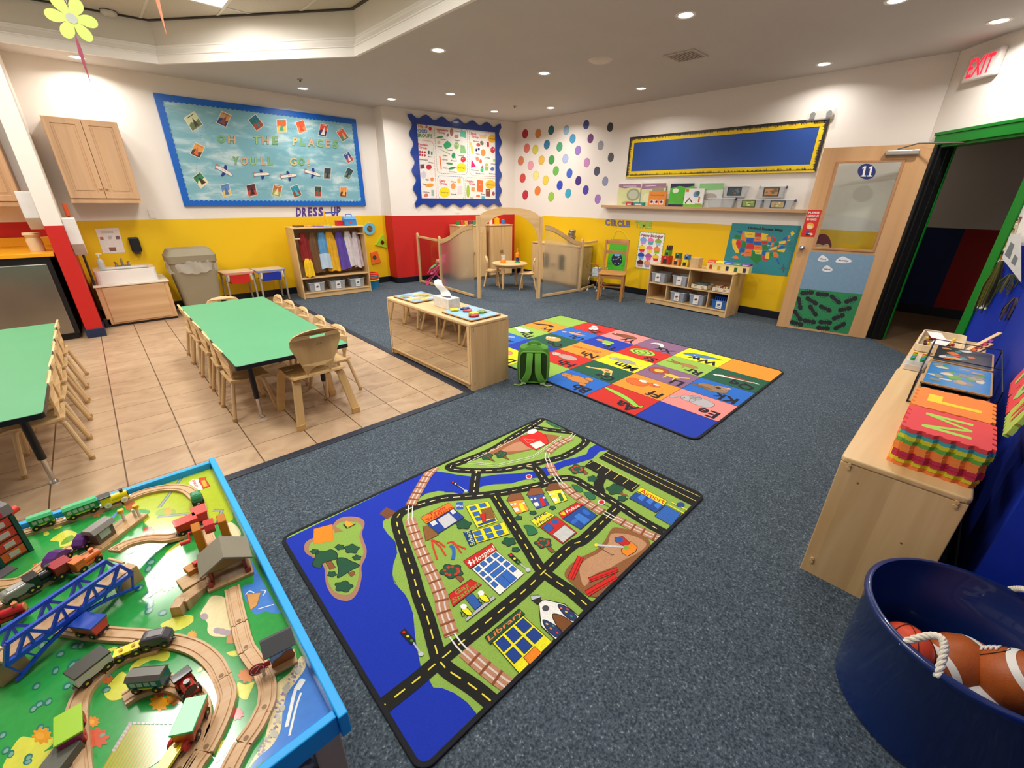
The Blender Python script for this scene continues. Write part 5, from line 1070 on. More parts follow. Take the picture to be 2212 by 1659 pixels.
for tx,p0,p1,p2,c_ in [('THE',(125,322),(250,338),(120,270),'d8843a'),('5',(275,330),(315,336),(272,255),'c82040'),('FOOD',(140,402),(310,412),(135,350),'2a6ac0'),('GROUPS',(135,475),(390,485),(130,420),'3a9a4a'),('Protein',(165,605),(325,622),(162,568),'d8485a'),('Group',(180,650),(305,665),(178,612),'d8485a'),('Vegetable',(450,372),(635,392),(446,335),'d8485a'),('Group',(470,415),(590,430),(466,385),'d8485a'),('Fruit',(990,440),(1075,452),(988,400),'d8485a'),('Group',(1005,482),(1110,498),(1003,448),'d8485a'),('Dairy',(500,1170),(595,1178),(498,1135),'d8284a'),('Group',(500,1210),(615,1220),(498,1178),'d8284a'),('Grains',(925,1178),(1035,1185),(922,1142),'d8485a'),('Group',(960,1215),(1058,1222),(958,1182),'d8485a')]: P.text(tx,p0,p1,p2,c_,3,.03)
for x,y,rx,ry,c_,rot in [(505,480,55,18,'3a8a5a',-10),(690,400,28,62,'a8685a',0),(628,448,18,26,'a8645a',15),(765,468,34,28,'c08070',0),(490,565,24,28,'e0b090',0),(765,610,38,55,'8ac060',0),(870,825,40,45,'d83040',0),(845,955,75,72,'f0dc28',0),(718,765,30,45,'2a9a60',10),(695,962,58,18,'3a8a5a',-12),(655,890,55,16,'3a9a5a',8),(1318,505,60,62,'f0b428',0),(1160,570,26,36,'7a7464',-25),(1105,598,32,28,'c85a50',15),(1075,678,15,22,'2a2a6a',0),(1112,665,15,22,'2a2a6a',0),(1180,720,38,55,'f0904a',0),(1330,678,36,50,'c82a3c',0),(1088,815,25,35,'f08a6a',-15),(1140,855,22,32,'e86a4a',0),(1235,945,30,60,'a8b858',0),(1325,975,32,30,'5a6ab0',0),(1350,840,16,26,'a8cc70',0),(355,345,25,30,'d03048',0),(335,945,44,40,'c82a3c',0),(250,1065,38,60,'d0ccd8',0),(385,1135,28,30,'f08a4a',0),(345,1228,65,28,'e8a03a',-5),(290,1385,35,28,'d87a6a',-20),(580,1335,82,82,'f0dc28',0),(715,1240,38,48,'f09a5a',0),(945,1320,26,100,'a8c040',0),(1295,1215,78,68,'f0bc20',0),(1340,1358,22,32,'a83a5a',0)]: P.ell((x,y),rx,ry,c_,rot,2)
for i in range(3):
    for j in range(2): P.ell((195+i*38,705+j*48+i*5),16,18,'b8283c',L=2)
for pts,c_ in [([(830,370),(845,360),(870,385),(905,375),(920,500),(880,480),(815,470)],'5ac0a0'),([(562,590),(620,530),(660,560),(690,600),(670,630),(600,665),(570,630)],'2aa868'),([(495,770),(515,775),(535,980),(520,980)],'f07030'),([(500,665),(520,668),(670,740),(660,750)],'9ac060'),([(740,760),(770,830),(755,820),(735,790)],'8acca0'),([(830,600),(890,610),(915,730),(820,730)],'8ac080'),([(975,560),(1000,560),(1035,700),(1025,740),(1000,730)],'f0d060'),([(1000,825),(1068,935),(990,955)],'e02070'),([(1235,550),(1270,555),(1275,630),(1238,630)],'c83040'),([(1138,970),(1188,965),(1180,1025),(1140,1015)],'3ac080'),([(1145,960),(1165,915),(1185,960)],'d04050'),([(1085,1140),(1180,1155),(1175,1335),(1080,1325)],'f07038'),([(995,1255),(1050,1260),(1050,1325),(995,1320)],'e09a60'),([(1220,1285),(1290,1290),(1285,1405),(1222,1400)],'8a4438'),([(1155,1395),(1212,1400),(1210,1450),(1155,1445)],'5aa8c8'),([(1072,1382),(1130,1380),(1130,1408),(1072,1412)],'f07a4a'),([(775,1130),(830,1120),(832,1195),(785,1190)],'f0c060'),([(785,1240),(855,1240),(845,1365),(780,1365)],'e0d4d8'),([(200,905),(262,900),(268,965),(205,972)],'6a3a6a'),([(372,1300),(418,1305),(415,1395),(375,1390)],'9ab4b4'),([(318,688),(345,690),(345,745),(318,745)],'4a5a5a'),([(365,700),(392,702),(392,752),(365,752)],'3a9a7a'),([(1120,440),(1240,440),(1215,500),(1130,495)],'f0c890')]: P.poly(pts,c_,2)
for tx,x,y,w_ in [('Potatoes',735,395,85),('Zucchini',515,520,85),('Peppers',735,535,80),('Spinach',620,685,80),('Celery',550,770,75),('Carrots',540,835,85),('Broccoli',680,850,90),('Tomatoes',785,770,100),('Cucumbers',650,1022,120),('Onions',465,630,75),('String Beans',560,965,70),('Bananas',1030,548,85),('Grapes',1300,900,70),('Oranges',1205,805,80),('Strawberries',1065,1050,130),('Blueberries',1275,1055,100),('Watermelon',990,995,120),('Plums',1065,748,60),('Hamburgers',178,832,140),('Beans',325,790,65),('Shrimp',330,880,75),('Eggs',285,1145,50),('Fish',248,1220,45),('Chicken',248,1340,95),('Cheese',680,1178,75),('Fat free milk',680,1372,85),('Bread',1150,1372,60),('Corn',975,1430,50),('Eat your veggies!',785,960,115),('You need milk!',520,1345,115),('Fruit is good',1270,510,95),('Bread and grain',1235,1225,120)]: P.text(tx,(x,y),(x+w_,y+w_*.08),(x,y-20),'5a4a50',4)
for x,y in ((765,605),(1330,672),(870,820),(1235,935),(1132,1220),(1255,1320)):
    for dx in (-12,12): P.ell((x+dx,y-6),5,8,'f4f0ea',L=4)
P.build('poster_print',PG,t)
# painted dots
cP = crop(800,200,4.096)
DOTS = [(1370,365,'b8283c','crimson'),(1485,362,'d8874a','amber'),(1600,333,'1c6a70','dark teal'),(1735,332,'9cc0d8','pale blue'),(1910,283,'3c4a8e','navy blue'),(2122,305,'38383c','black'),(1790,408,'4a9ac8','sky blue'),(1948,406,'6a3070','plum'),(2038,468,'9a9aa2','light grey, upper'),(1385,492,'e07868','salmon'),(1460,505,'d8cc50','mustard yellow'),(1562,460,'2a78a0','steel blue'),(1674,480,'4aa87a','sea green'),(1837,512,'9a7ac4','lavender purple'),(2128,573,'55565a','charcoal grey'),(1332,604,'e0805a','coral orange'),(1418,645,'eca0b0','pink'),(1515,598,'ecbc48','golden'),(1603,595,'3fa050','green, third row'),(1726,586,'b0bce4','pale lilac'),(1916,620,'c888c0','mauve pink'),(1642,692,'6ab850','grass green'),(1762,715,'3f66cc','royal blue, upper'),(2005,695,'4a5068','slate grey'),(1348,757,'d84a44','tomato red'),(1465,735,'f0e488','very pale yellow'),(1551,776,'ecd04a','bright yellow'),(1676,820,'2c4ac0','royal blue, lower'),(1840,780,'452a80','dark violet'),(2078,785,'9094b4','grey lilac'),(1371,905,'c42a3c','cherry red, lowest left'),(1480,870,'e88238','orange, lower row'),(1600,922,'9acc44','lime green'),(1750,892,'3aa8c8','turquoise'),(1906,862,'4c3ea8','indigo'),(2012,942,'a47ac4','light violet, lowest right')]
DOTM = {}
for x,y,c_,nm in DOTS:
    P = Paint(fpx(cP,fX),fX.n,base=.0006); P.ell((x,y),26,42,c_,8 if x < 1500 else 12,0,26)
    h = c_; dk = '%02x%02x%02x' % tuple(int(int(h[i:i+2],16)*.85) for i in (0,2,4)); P.line([(x+24*cos(2*pi*k/26)-5*sin(2*pi*k/26),y+40*sin(2*pi*k/26)+3*cos(2*pi*k/26)) for k in range(26)],.008,dk,1,closed=True)
    P.build('wall_dot',print_mat(.6,var=.1,vs=60),label='%s watercolour dot on the white wall by the corner' % nm,cat='wall dot',group='watercolour dots on the wall')
# long blue board with pencil border
def yz(px,f=WX(XA-.02)): q = f(*px); return q.y,q.z
b2 = (1.715,4.465,1.895,2.478)
t = thing('bulletin_board','long empty blue board with yellow and black pencil border over the shelf ledge','bulletin board',(XA,(b2[0]+b2[1])/2,b2[2]))
W,H = (b2[1]-b2[0])/2,b2[3]-b2[2]
MB().box(-.02,-.001,-W+.01,W-.01,.01,H-.01,mat('2a4f9c',.5,var=.03,vs=2,bump=.25,bs=12)).build('backing',t)
MB().holed([(-W,0),(W,0),(W,H),(-W,H)],[[(-W+.085,.085),(W-.085,.085),(W-.085,H-.085),(-W+.085,H-.085)]],-.024,-.004,mat('ecc91e',.5,var=.04),'x').build('yellow_border',t)
rn = random.Random(4)
def teeth(x0,z0,x1,z1):
    o = []
    for a,b,nn in (((x0,z0),(x1,z0),(0,1)),((x1,z0),(x1,z1),(-1,0)),((x1,z1),(x0,z1),(0,-1)),((x0,z1),(x0,z0),(1,0))):
        a = Vector(a); b = Vector(b); nn = Vector(nn); k = int((b-a).length/.017)
        for i in range(k): o.append(tuple(a.lerp(b,i/k))); o.append(tuple(a.lerp(b,(i+.5)/k)+nn*rn.uniform(.01,.034)))
    return o
MB().holed([(-W-.002,-.002),(W+.002,-.002),(W+.002,H+.002),(-W-.002,H+.002)],[teeth(-W+.024,.024,W-.024,H-.024)],-.027,-.0245,mat('2c2c34',.5,var=.5,vs=45),'x').build('pencil_border',t)
# ledge
t = thing('wall_ledge','long narrow wooden ledge shelf under the long blue board','shelf',(XA,3.26,1.43))
MB().box(-.115,0,-1.59,1.59,0,.018,wood('dcb88c','cda678',1)).build('ledge_board',t,bev=.003); MB().prism([(-.125,-.012),(-.112,-.012),(-.112,.03),(-.125,.03)],-1.59,1.59,wood('d0a87c','c09668',1),'y').build('front_lip',t,bev=.003)
cL = crop(1240,360,4.424)
def flatbook(name,label,cat,q,X,th,fn_,col,sleeve=False,group=None):
    """upright flat item: q = crop corners TL TR BR BL on the plane x=X"""
    f = WX(X); P4 = [f(*cL(*p)) for p in q]; zb = 1.449; y0 = (P4[0].y+P4[3].y)/2; y1 = (P4[1].y+P4[2].y)/2; zt = (P4[0].z+P4[1].z)/2
    t = thing(name,label,cat,(X,(y0+y1)/2,zb),0,group); w_ = (y0-y1)/2; h_ = zt-zb
    MB().box(0,th,-w_,w_,0,h_,mat(col,.35)).build('cover',t)
    P = Paint(lambda u,v: (0,w_*(1-2*u),h_*(1-v)),(-1,0,0),base=.0008,step=.0002); fn_(P); M = parent_inv(t).inverted(); P.v = [M @ v for v in P.v]; P.build('cover_print',PG,t)
    if sleeve: MB().grid(lambda u,v: (-.012-.004*sin(9*u+7*v)-.003*sin(23*u*v+2),w_*1.06*(1-2*u),h_*1.08*v),16,12,clear_plastic('f2f4f4',.82)).build('plastic_sleeve',t)
    return t
def p1(P): P.poly([(0,0),(1,0),(1,.18),(.6,.14),(.3,.2),(0,.15)],'8a2a70',1); P.ell((.7,.48),.3,.28,'8a8a5a',L=2); P.ell((.7,.48),.22,.2,'b8c09a',L=3); P.poly([(.05,.3),(.4,.3),(.4,.6),(.05,.6)],'d8e08a',1); P.ell((.5,.85),.3,.08,'7ab060',L=2); P.line([(.2,.1),(.8,.1)],.008,'f0d8e8',3)
flatbook('picture_book','pale yellow bagged book with purple top, leftmost on the ledge','book',[(435,165),(645,165),(615,362),(410,362)],6.80,.012,p1,'dcd888',True)
flatbook('picture_book','pale yellow bagged book with purple top, behind the orange box','book',[(650,158),(868,158),(868,370),(632,370)],6.81,.012,lambda P: (P.poly([(0,0),(1,0),(1,.2),(0,.25)],'8a2a70',1),P.ell((.7,.3),.25,.15,'8a7a3a',L=2),P.ell((.3,.6),.2,.2,'e8e8b0',L=2),P.line([(.15,.12),(.6,.1)],.01,'e8c8e0',3)),'d8d890',True)
def p3(P):
    P.text('First Words',(.12,.3),(.88,.3),(.12,.2),'b85a10',2)
    for k in range(3): P.poly([(.1+k*.28,.55),(.32+k*.28,.55),(.32+k*.28,.85),(.1+k*.28,.85)],'e8e4e0',1); P.ell((.21+k*.28,.68),.08,.09,'a8323c',L=2); P.ell((.21+k*.28,.66),.04,.045,'2a2020',L=3)
flatbook('picture_book','orange box with three round pictures in front of the second bagged book','book',[(715,235),(885,235),(870,375),(708,375)],6.765,.02,p3,'e08a3a')
flatbook('picture_book','bright green book with dark purple top edge on the ledge','book',[(930,160),(1145,160),(1120,372),(895,372)],6.80,.012,lambda P: (P.poly([(0,0),(1,0),(1,.1),(.7,.16),(.4,.1),(0,.2)],'2a2050',1),P.poly([(0,.87),(1,.87),(1,1),(0,1)],'2a2050',1),P.ell((.75,.6),.14,.12,'a86a3a',L=2),P.ell((.25,.3),.14,.1,'e8e8d8',L=2),P.ell((.35,.65),.18,.14,'5ab040',L=2)),'4fb83a')
flatbook('activity_poster','white yoga cards box with two bending figures in front of the green books','box',[(1060,208),(1245,208),(1225,383),(1045,383)],6.765,.02,lambda P: (P.poly([(0,.82),(1,.82),(1,1),(0,1)],'7ac040',1),P.poly([(.02,.02),(.2,.02),(.2,.18),(.02,.18)],'d8801c',1),P.ell((.62,.3),.16,.16,'6a8ab8',L=2),P.ell((.7,.25),.09,.12,'3a6a4a',L=3),P.line([(.1,.78),(.28,.5),(.45,.72)],.016,'2a2a30',3),P.line([(.2,.6),(.3,.52)],.018,'b8304a',4),P.line([(.8,.5),(.8,.72)],.022,'c8503a',3),P.ell((.8,.46),.05,.05,'c89070',L=4),P.line([(.62,.8),(.95,.8)],.014,'c8503a',3)),'ecebe6')
flatbook('picture_book','bagged book with light green top half next to the clear tubs','book',[(1195,158),(1430,158),(1405,372),(1180,372)],6.81,.012,lambda P: (P.poly([(0,0),(1,0),(1,.25),(0,.3)],'6cc85a',1),P.ell((.5,.55),.3,.15,'a89a8a',L=2),P.poly([(0,.75),(.3,.8),(.3,1),(0,1)],'2a4a3a',1)),'e4e6de',True)
for q,c_,nm in (([(500,342),(556,342),(553,370),(495,370)],'c8303a','red'),([(562,342),(665,342),(665,370),(560,370)],'2a8a8a','teal')):
    flatbook('card_box','small %s card box lying on the left of the ledge' % nm,'box',q,6.755,.05,lambda P: P.poly([(.2,.3),(.8,.3),(.8,.7),(.2,.7)],'e0d8d0',1),c_)
def bin_(label,f,q,X0,X1,cat='bin',pic=None,tint='d8dcdc',clips=None,group=None,amt=.6,taper=.1,fillc=None,fillh=.6):
    """clear tub with its front face on plane x=X0; q = TL TR BR BL in pixels of the frame"""
    P4 = [f(*p) for p in q]; y0,y1 = P4[0].y,P4[1].y; yb0,yb1 = P4[3].y,P4[2].y; zt = (P4[0].z+P4[1].z)/2; zb = (P4[2].z+P4[3].z)/2; h_ = zt-zb
    c = Vector(((X0+X1)/2,(y0+y1)/2,zb)); t = thing('storage_tub',label,cat,c,0,group); W = (y0-y1)/2; D = (X1-X0)/2; wb = W*(1-taper); db = D*(1-taper)
    mb = MB(); R0 = [(x,y,0) for x,y in rrect(-db,-wb,db,wb,.012,2)]; R1_ = [(x,y,h_) for x,y in rrect(-D,-W,D,W,.014,2)]; R2_ = [(x,y,h_) for x,y in rrect(-D+.004,-W+.004,D-.004,W-.004,.012,2)]; R3_ = [(x,y,.005) for x,y in rrect(-db+.004,-wb+.004,db-.004,wb-.004,.01,2)]
    loft(mb,[R0,R1_,R2_,R3_],clear_plastic(tint,amt)).build('tub_body',t)
    MB().ring(rrect(-D-.006,-W-.006,D+.006,W+.006,.016,2),rrect(-D,-W,D,W,.014,2),h_-.008,h_,mat(tint,.3,var=0)).build('tub_rim',t)
    if fillc:
        rn = random.Random(int(abs(y0)*1000)); mb = MB()
        for k in range(46):
            col = mat(fillc[k % len(fillc)],.5,var=.1); x = rn.uniform(-db*.75,db*.75); y = rn.uniform(-wb*.85,wb*.85); z = rn.uniform(.012,h_*fillh); s = rn.uniform(.012,.022)
            mb.ball((x,y,z+s*.5),s,col,6,1,1.3,.8)
        mb.build('contents',t,kind='stuff')
    if clips:
        for s in (-1,1): MB().box(-D*.4,D*.4,s*(W+.004)-.008,s*(W+.004)+.008,h_-.03,h_+.004,mat(clips,.4)).build('lid_clip',t,bev=.003)
    if pic:
        w_,cols = pic; P = Paint(lambda u,v: (-D-.0+D*taper*(1-(1-v))*1.0,w_*W*(1-2*u),h_*(1-v)),(-1,0,0),base=.0025,step=.0004)
        P.poly([(0,.12),(1,.12),(1,.88),(0,.88)],cols[0],0); P.poly([(.08,.2),(.92,.2),(.92,.8),(.08,.8)],cols[1],1)
        rn = random.Random(len(label))
        for k in range(5): P.ell((rn.uniform(.2,.8),rn.uniform(.3,.7)),rn.uniform(.06,.14),rn.uniform(.05,.12),cols[2+k % (len(cols)-2)],L=2)
        M = parent_inv(t).inverted(); P.v = [M @ v for v in P.v]; P.build('tub_label',PG,t)
    return t
fl = WX(6.74)
def cq(R,*p): return [R(*a) for a in p]
G = 'clear tubs on the wall ledge'
bin_('empty clear tub at the left of the ledge tubs, no picture',fl,cq(cL,(1275,296),(1535,300),(1520,392),(1285,388)),6.735,6.845,clips='3a3a7a',group=G)
bin_('clear tub with green leaf picture, lower middle of the ledge tubs',fl,cq(cL,(1560,305),(1800,312),(1785,402),(1570,396)),6.735,6.845,pic=(.55,('3a4a2a','8aa050','c8d890','5a7a3a')),clips='3a3a7a',group=G)
bin_('clear tub with navy and gold gift box picture, rightmost on the ledge',fl,cq(cL,(1815,310),(2105,318),(2090,412),(1830,405)),6.735,6.845,pic=(.5,('2a3260','b8a878','e0d4a0','8a7a50')),clips='3a3a9a',group=G)
bin_('clear tub with blue stone picture, stacked upper left',fl,cq(cL,(1430,184),(1655,184),(1625,290),(1455,290)),6.745,6.84,pic=(.6,('2a2a2a','34505e','8a5a3a','5a7a8a')),group=G)
bin_('clear tub with tan landscape picture, stacked upper right',fl,cq(cL,(1775,184),(2020,188),(1990,298),(1795,296)),6.745,6.84,pic=(.62,('3a2a20','c08a5a','6a6a4a','8a5a3a')),clips='3a3a4a',group=G)
# US map
cM = crop(1560,470,11.85); fM = WX(XA-.0)
P = Paint(fpx(cM,fM),fM.n,base=.003,step=.00025); P.poly([(260,140),(2030,212),(1665,1510),(600,1375),(70,1040)],'2a8a90',0)
P.v = []; P.fs = []; P.c = []; P.poly([(260,140),(2030,212),(1665,1510),(-10,1330)],'2a8890',0)
YL,OR,RE,BU,GN = 'ecc630','ee7a30','d02a30','2a5aac','25803c'
ST = [(BU,[(370,325),(525,345),(510,430),(365,375)]),(GN,[(335,430),(500,450),(465,565),(300,530)]),(OR,[(530,345),(580,355),(570,420),(620,520),(625,610),(470,575)]),(YL,[(580,355),(845,385),(830,520),(640,512),(575,490)]),(RE,[(850,390),(1010,400),(1000,500),(835,490)]),(OR,[(835,497),(1000,507),(1000,605),(815,600)]),(YL,[(1015,395),(1195,425),(1130,490),(1165,590),(1005,590)]),(OR,[(1140,480),(1260,500),(1250,610),(1180,615)]),(RE,[(1200,470),(1330,460),(1280,500)]),(RE,[(1300,520),(1360,490),(1395,580),(1360,635),(1295,610)]),(YL,[(265,545),(380,565),(350,670),(440,860),(420,915),(340,895),(270,760),(250,620)]),(RE,[(380,570),(505,590),(490,700),(430,840),(350,670)]),(GN,[(515,605),(635,625),(600,790),(480,765)]),(BU,[(640,515),(810,530),(790,665),(600,640)]),(BU,[(800,612),(1000,610),(1010,705),(830,700),(800,660)]),(RE,[(1010,600),(1160,595),(1175,650),(1130,690),(1015,690)]),(RE,[(635,660),(825,680),(810,810),(610,795)]),(OR,[(825,705),(1020,715),(1025,820),(810,810)]),(GN,[(1025,695),(1140,700),(1190,790),(1170,835),(1040,840)]),(BU,[(1180,640),(1250,630),(1245,720),(1200,760)]),(OR,[(1265,645),(1330,640),(1310,730),(1230,770)]),(GN,[(1340,650),(1430,630),(1455,680),(1390,735),(1340,715)]),(BU,[(480,770),(590,790),(565,950),(440,880)]),(OR,[(595,805),(770,820),(740,995),(560,990)]),(YL,[(775,820),(1030,825),(1010,945),(850,930),(840,870)]),(GN,[(760,870),(840,865),(850,935),(1015,950),(1030,1090),(940,1140),(880,1210),(800,1130),(740,1070),(640,985),(745,990)]),(BU,[(1035,850),(1160,850),(1110,960),(1020,965)]),(RE,[(1025,975),(1100,985),(1095,1050),(1160,1065),(1150,1105),(1030,1090)]),(YL,[(1120,890),(1215,890),(1200,1060),(1170,1060),(1090,1040)]),(GN,[(1225,895),(1295,890),(1320,1000),(1215,1005)]),(OR,[(1300,890),(1400,885),(1455,960),(1440,1030),(1320,1010)]),(GN,[(1385,880),(1500,875),(1520,910),(1450,955)]),(RE,[(1150,870),(1420,820),(1370,880),(1150,885)]),(YL,[(1190,830),(1290,760),(1410,730),(1400,815),(1200,845)]),(YL,[(1400,830),(1630,790),(1590,890),(1440,870)]),(BU,[(1410,800),(1530,710),(1620,760),(1560,790)]),(OR,[(1420,760),(1450,700),(1530,700),(1430,775)]),(YL,[(1455,610),(1630,585),(1650,660),(1460,690)]),(BU,[(1510,585),(1600,500),(1660,470),(1665,570),(1620,590)]),(RE,[(1640,620),(1665,640),(1640,710),(1580,710)]),(YL,[(1670,570),(1755,555),(1740,600),(1670,605)]),(OR,[(1680,460),(1745,445),(1750,520),(1690,545)]),(YL,[(1750,385),(1800,335),(1865,410),(1770,485)]),(BU,[(1355,1040),(1440,1060),(1490,1195),(1440,1200)]),(OR,[(235,1020),(340,965),(400,985),(425,1050),(330,1050)]),(OR,[(470,900),(570,890),(560,940),(490,960)])]
for c_,pts in ST: P.opoly(pts,c_,oc='3aa0a0',w=.003,L=2)
for x,y,w_ in [(650,437,110),(870,432,90),(870,547,80),(640,587,90),(850,647,80),(660,725,100),(880,765,80),(600,895,130),(870,885,110),(390,655,60),(1060,640,70),(340,495,80)]: P.line([(x,y),(x+w_,y+w_*.03)],.004,'4a3a2a',4)
for k in range(9): P.line([(1690,600+k*30),(1800,605+k*30)],.003,'1c5a62',3)
P.text('*',(1160,745),(1235,750),(1160,690),'f0d840',5); P.text('United States Map',(670,290),(1560,352),(672,228),'16323a',5,.05)
for k in range(8): a = k*pi/4; P.line([(1565,1300),(1565+(110 if k % 2 == 0 else 60)*cos(a),1300+(110 if k % 2 == 0 else 60)*sin(a))],.005,'2a3a50',4)
P.ell((1565,1300),22,20,'8a4a5a',L=5)
tag(P.build('map_poster',PM),'teal United States map poster between block shelf and open door','poster')
# birthday poster and green chart
cB = crop(1300,470,10.05); P = Paint(fpx(cB,fX),fX.n,base=.003,step=.00025)
P.poly([(830,300),(1385,345),(1255,1165),(718,1095)],'8ea850',0)
def edge(a,b,k,amp):
    a = Vector(a); b = Vector(b); d = (b-a); n = Vector((-d.y,d.x)).normalized(); return [tuple(a.lerp(b,i/(k*4))+n*amp*abs(sin(pi*i/4))) for i in range(k*4)]
P.poly(edge((850,325),(1355,368),9,-14)+edge((1355,368),(1240,1140),12,-14)+edge((1240,1140),(740,1072),9,-14)+edge((740,1072),(850,325),12,-14),'eeeae6',1)
P.text('Happy Birthday!',(860,400),(1325,445),(868,345),'7a1c50',3,.04)
cup = [(905,495,'7aa8e0','b89ad8'),(1065,510,'ec7ab0','4ab0b0'),(1228,530,'8ab040','a8bce8'),(875,665,'f0d83c','dc2c40'),(1038,680,'ec7a98','f4d850'),(1198,700,'f09040','7ab83c'),(855,825,'2a4ab8','6aa8e0'),(1015,845,'a858a8','e85aa0'),(1170,865,'f0d030','d82a3c'),(835,985,'4a2420','c8a090'),(985,1000,'ec9a50','b090c0')]
for x,y,a,b in cup: P.poly([(x-62,y+5),(x+62,y+12),(x+42,y+85),(x-48,y+78)],b,3); P.blob([(x-68,y+5),(x-55,y-45),(x,y-72),(x+55,y-42),(x+70,y+10),(x,y+22)],a,4); P.ell((x+5,y-70),11,11,'d83a6a' if x % 2 else '6a3a2a',L=5)
tag(P.build('birthday_poster',PM),'happy birthday poster of coloured cupcakes on the yellow wall','poster')
t = thing('pocket_chart','green TODAY chart hanging from yellow string behind the wooden chair','chart',fX(*cB(400,1160))+fX.n*.004)
P = Paint(fpx(cB,fX),fX.n,base=.004,step=.00025); P.poly([(192,475),(612,492),(500,1180),(95,1165)],'4cbc2a',0); P.line([(192,475),(612,492)],.012,'1c6a3a',1)
P.text('TODAY',(285,568),(450,578),(295,535),'143a1c',3,.03); P.ell((330,910),118,140,'20244a',L=2); P.ell((345,790),75,50,'5ab0e0',L=3); P.line([(260,900),(330,905),(400,850)],.008,'d8d8c0',4)
for k in range(6): P.ell((330+80*cos(k*1.05),910+95*sin(k*1.05)),10,12,('e8d850','c8c8d8')[k % 2],L=4)
for x,y in ((130,985),(430,1040),(150,1010)): P.line([(x,y),(x+60,y+10)],.004,'1c4a2a',3)
for x,y in ((215,555),(500,560)): P.text('*',(x-18,y+20),(x+18,y+22),(x-18,y-15),'f0e850',3)
P.build('chart_print',PM,t)
mb = MB(); im = parent_inv(t); mb.tube([im @ (fX(*cB(*p))+fX.n*.006) for p in spl([(230,475),(290,340),(360,270),(480,330),(600,485)],6,False)],.003,mat('e8d850',.5),6); mb.build('hanging_string',t)
# soap dispenser, washing notice, outlet plates
cK = crop(0,380,5.183)
P = Paint(fpx(cK,fY),fY.n,base=.003); P.poly([(1062,592),(1325,580),(1402,855),(1155,868)],'e4dad2',0)
for k in range(3): P.line([(1120+k*6,620+k*10),(1260+k*6,614+k*10)],.006,'a8a09a',1)
P.poly([(1115,685),(1155,682),(1162,718),(1125,720)],'b86a50',1); P.poly([(1290,672),(1335,670),(1345,708),(1302,710)],'7a5a60',1); P.poly([(1215,800),(1295,798),(1305,840),(1230,845)],'8a5a50',1); P.ell((1230,690),25,22,'c0b8b8',L=1)
tag(P.build('wall_notice',PM),'white hand washing notice taped on the yellow wall above the basin','notice')
p = fY(*cK(1510,770)); t = thing('soap_dispenser','black wall soap dispenser next to the hand washing notice','dispenser',(p.x,YB,p.z-.09))
MB().prism(rrect(-.055,0,.055,.19,.02),-.1,0,mat('1d1c20',.3),'y').build('dispenser_body',t,bev=.015); MB().box(-.03,.03,-.09,-.01,-.025,.002,mat('26262a',.35)).build('push_bar',t,bev=.006)
for px,nm in (((328,462),'near the lower left of the cloud board'),((988,459),'just above the red wall under the food groups board')):
    f = fY if px[0] < 800 else fF; p = f(*px); q = f.n
    P4 = MB(); a = Vector((-q.y,q.x,0)); c = [p+a*s*.035+Vector((0,0,z)) for s,z in ((-1,-.057),(1,-.057),(1,.057),(-1,.057))]; hh = .057
    if px[0] > 800: c = [p+a*s*.05+Vector((0,0,z)) for s,z in ((-1,-.02),(1,-.02),(1,.02),(-1,.02))]
    P4.add([v+q*.001 for v in c]+[v+q*.007 for v in c],[(0,1,2,3),(4,5,6,7),(0,1,5,4),(1,2,6,5),(2,3,7,6),(3,0,4,7)],mat('e6dfd6',.4)); tag(P4.build('wall_plate',bev=.002),'small white wall plate '+nm,'wall plate')
# soft shape mirrors
cS = crop(420,400,5.027)
def shp(nm,pts,col,c0,r):
    t = thing('shape_mirror',nm,'wall mirror',fY(*cS(*c0)),0,'foam shape mirrors'); o = [fY(*cS(*p))-t.location for p in pts]; MB().prism([(v.x,v.z) for v in o],-.022,-.001,mat(col,.5),'y').build('foam_shape',t,bev=.004)
    MB().cyl((0,-.024,0),(0,-.022,0),r,mat('8a7a66',.08,1,var=0),n=28,smooth=False).build('mirror_disc',t)
shp('light blue round foam mirror beside the dress up cubby',[(1898+62*cos(a),473+68*sin(a)) for a in [2*pi*k/28 for k in range(28)]],'6ab8d4',(1898,473),.055)
shp('lime green triangular foam mirror on the yellow wall',[(2042,530),(2092,685),(1958,650)],'9ac81e',(2035,622),.038)
shp('orange square foam mirror on the yellow wall',[(1908,732),(1980,710),(2022,835),(1925,862)],'f07028',(1950,785),.04)
# ---- ceiling fixtures ----
fC = FLZ(CEIL)
p = fC(1297,130); tag(MB().lathe([(1e-4,-.02),(.07,-.02),(.1,-.016),(.125,-.004),(.13,0),(1e-4,0)],p,mat('ddd6cc',.5),32).build('ceiling_speaker'),'round white ceiling speaker in the middle of the ceiling','speaker')
p = fC(1482,120); t = thing('air_vent','square louvred air vent in the ceiling right of the round speaker','vent',(p.x,p.y,CEIL))
MB().ring([(-.17,-.17),(.17,-.17),(.17,.17),(-.17,.17)],[(-.14,-.14),(.14,-.14),(.14,.14),(-.14,.14)],-.01,-.001,mat('bdb5a8',.5)).build('vent_frame',t)
mb = MB()
for k in range(9): mb.box(-.14,.14,-.135+k*.031,-.12+k*.031,-.01,-.002,mat('a9a194',.5))
mb.build('louvres',t)
for px,nm in (((648,171),'over the cloud board'),((1112,229),'in front of the far corner'),((1678,178),'by the circle time wall')): p = fC(*px); tag(MB().cyl((p.x,p.y,CEIL-.012),(p.x,p.y,CEIL),.035,mat('b0a899',.4)).cyl((p.x,p.y,CEIL-.03),(p.x,p.y,CEIL-.012),.012,mat('6a655e',.4)).build('sprinkler_head'),'small sprinkler head in the ceiling '+nm,'sprinkler','sprinkler heads')
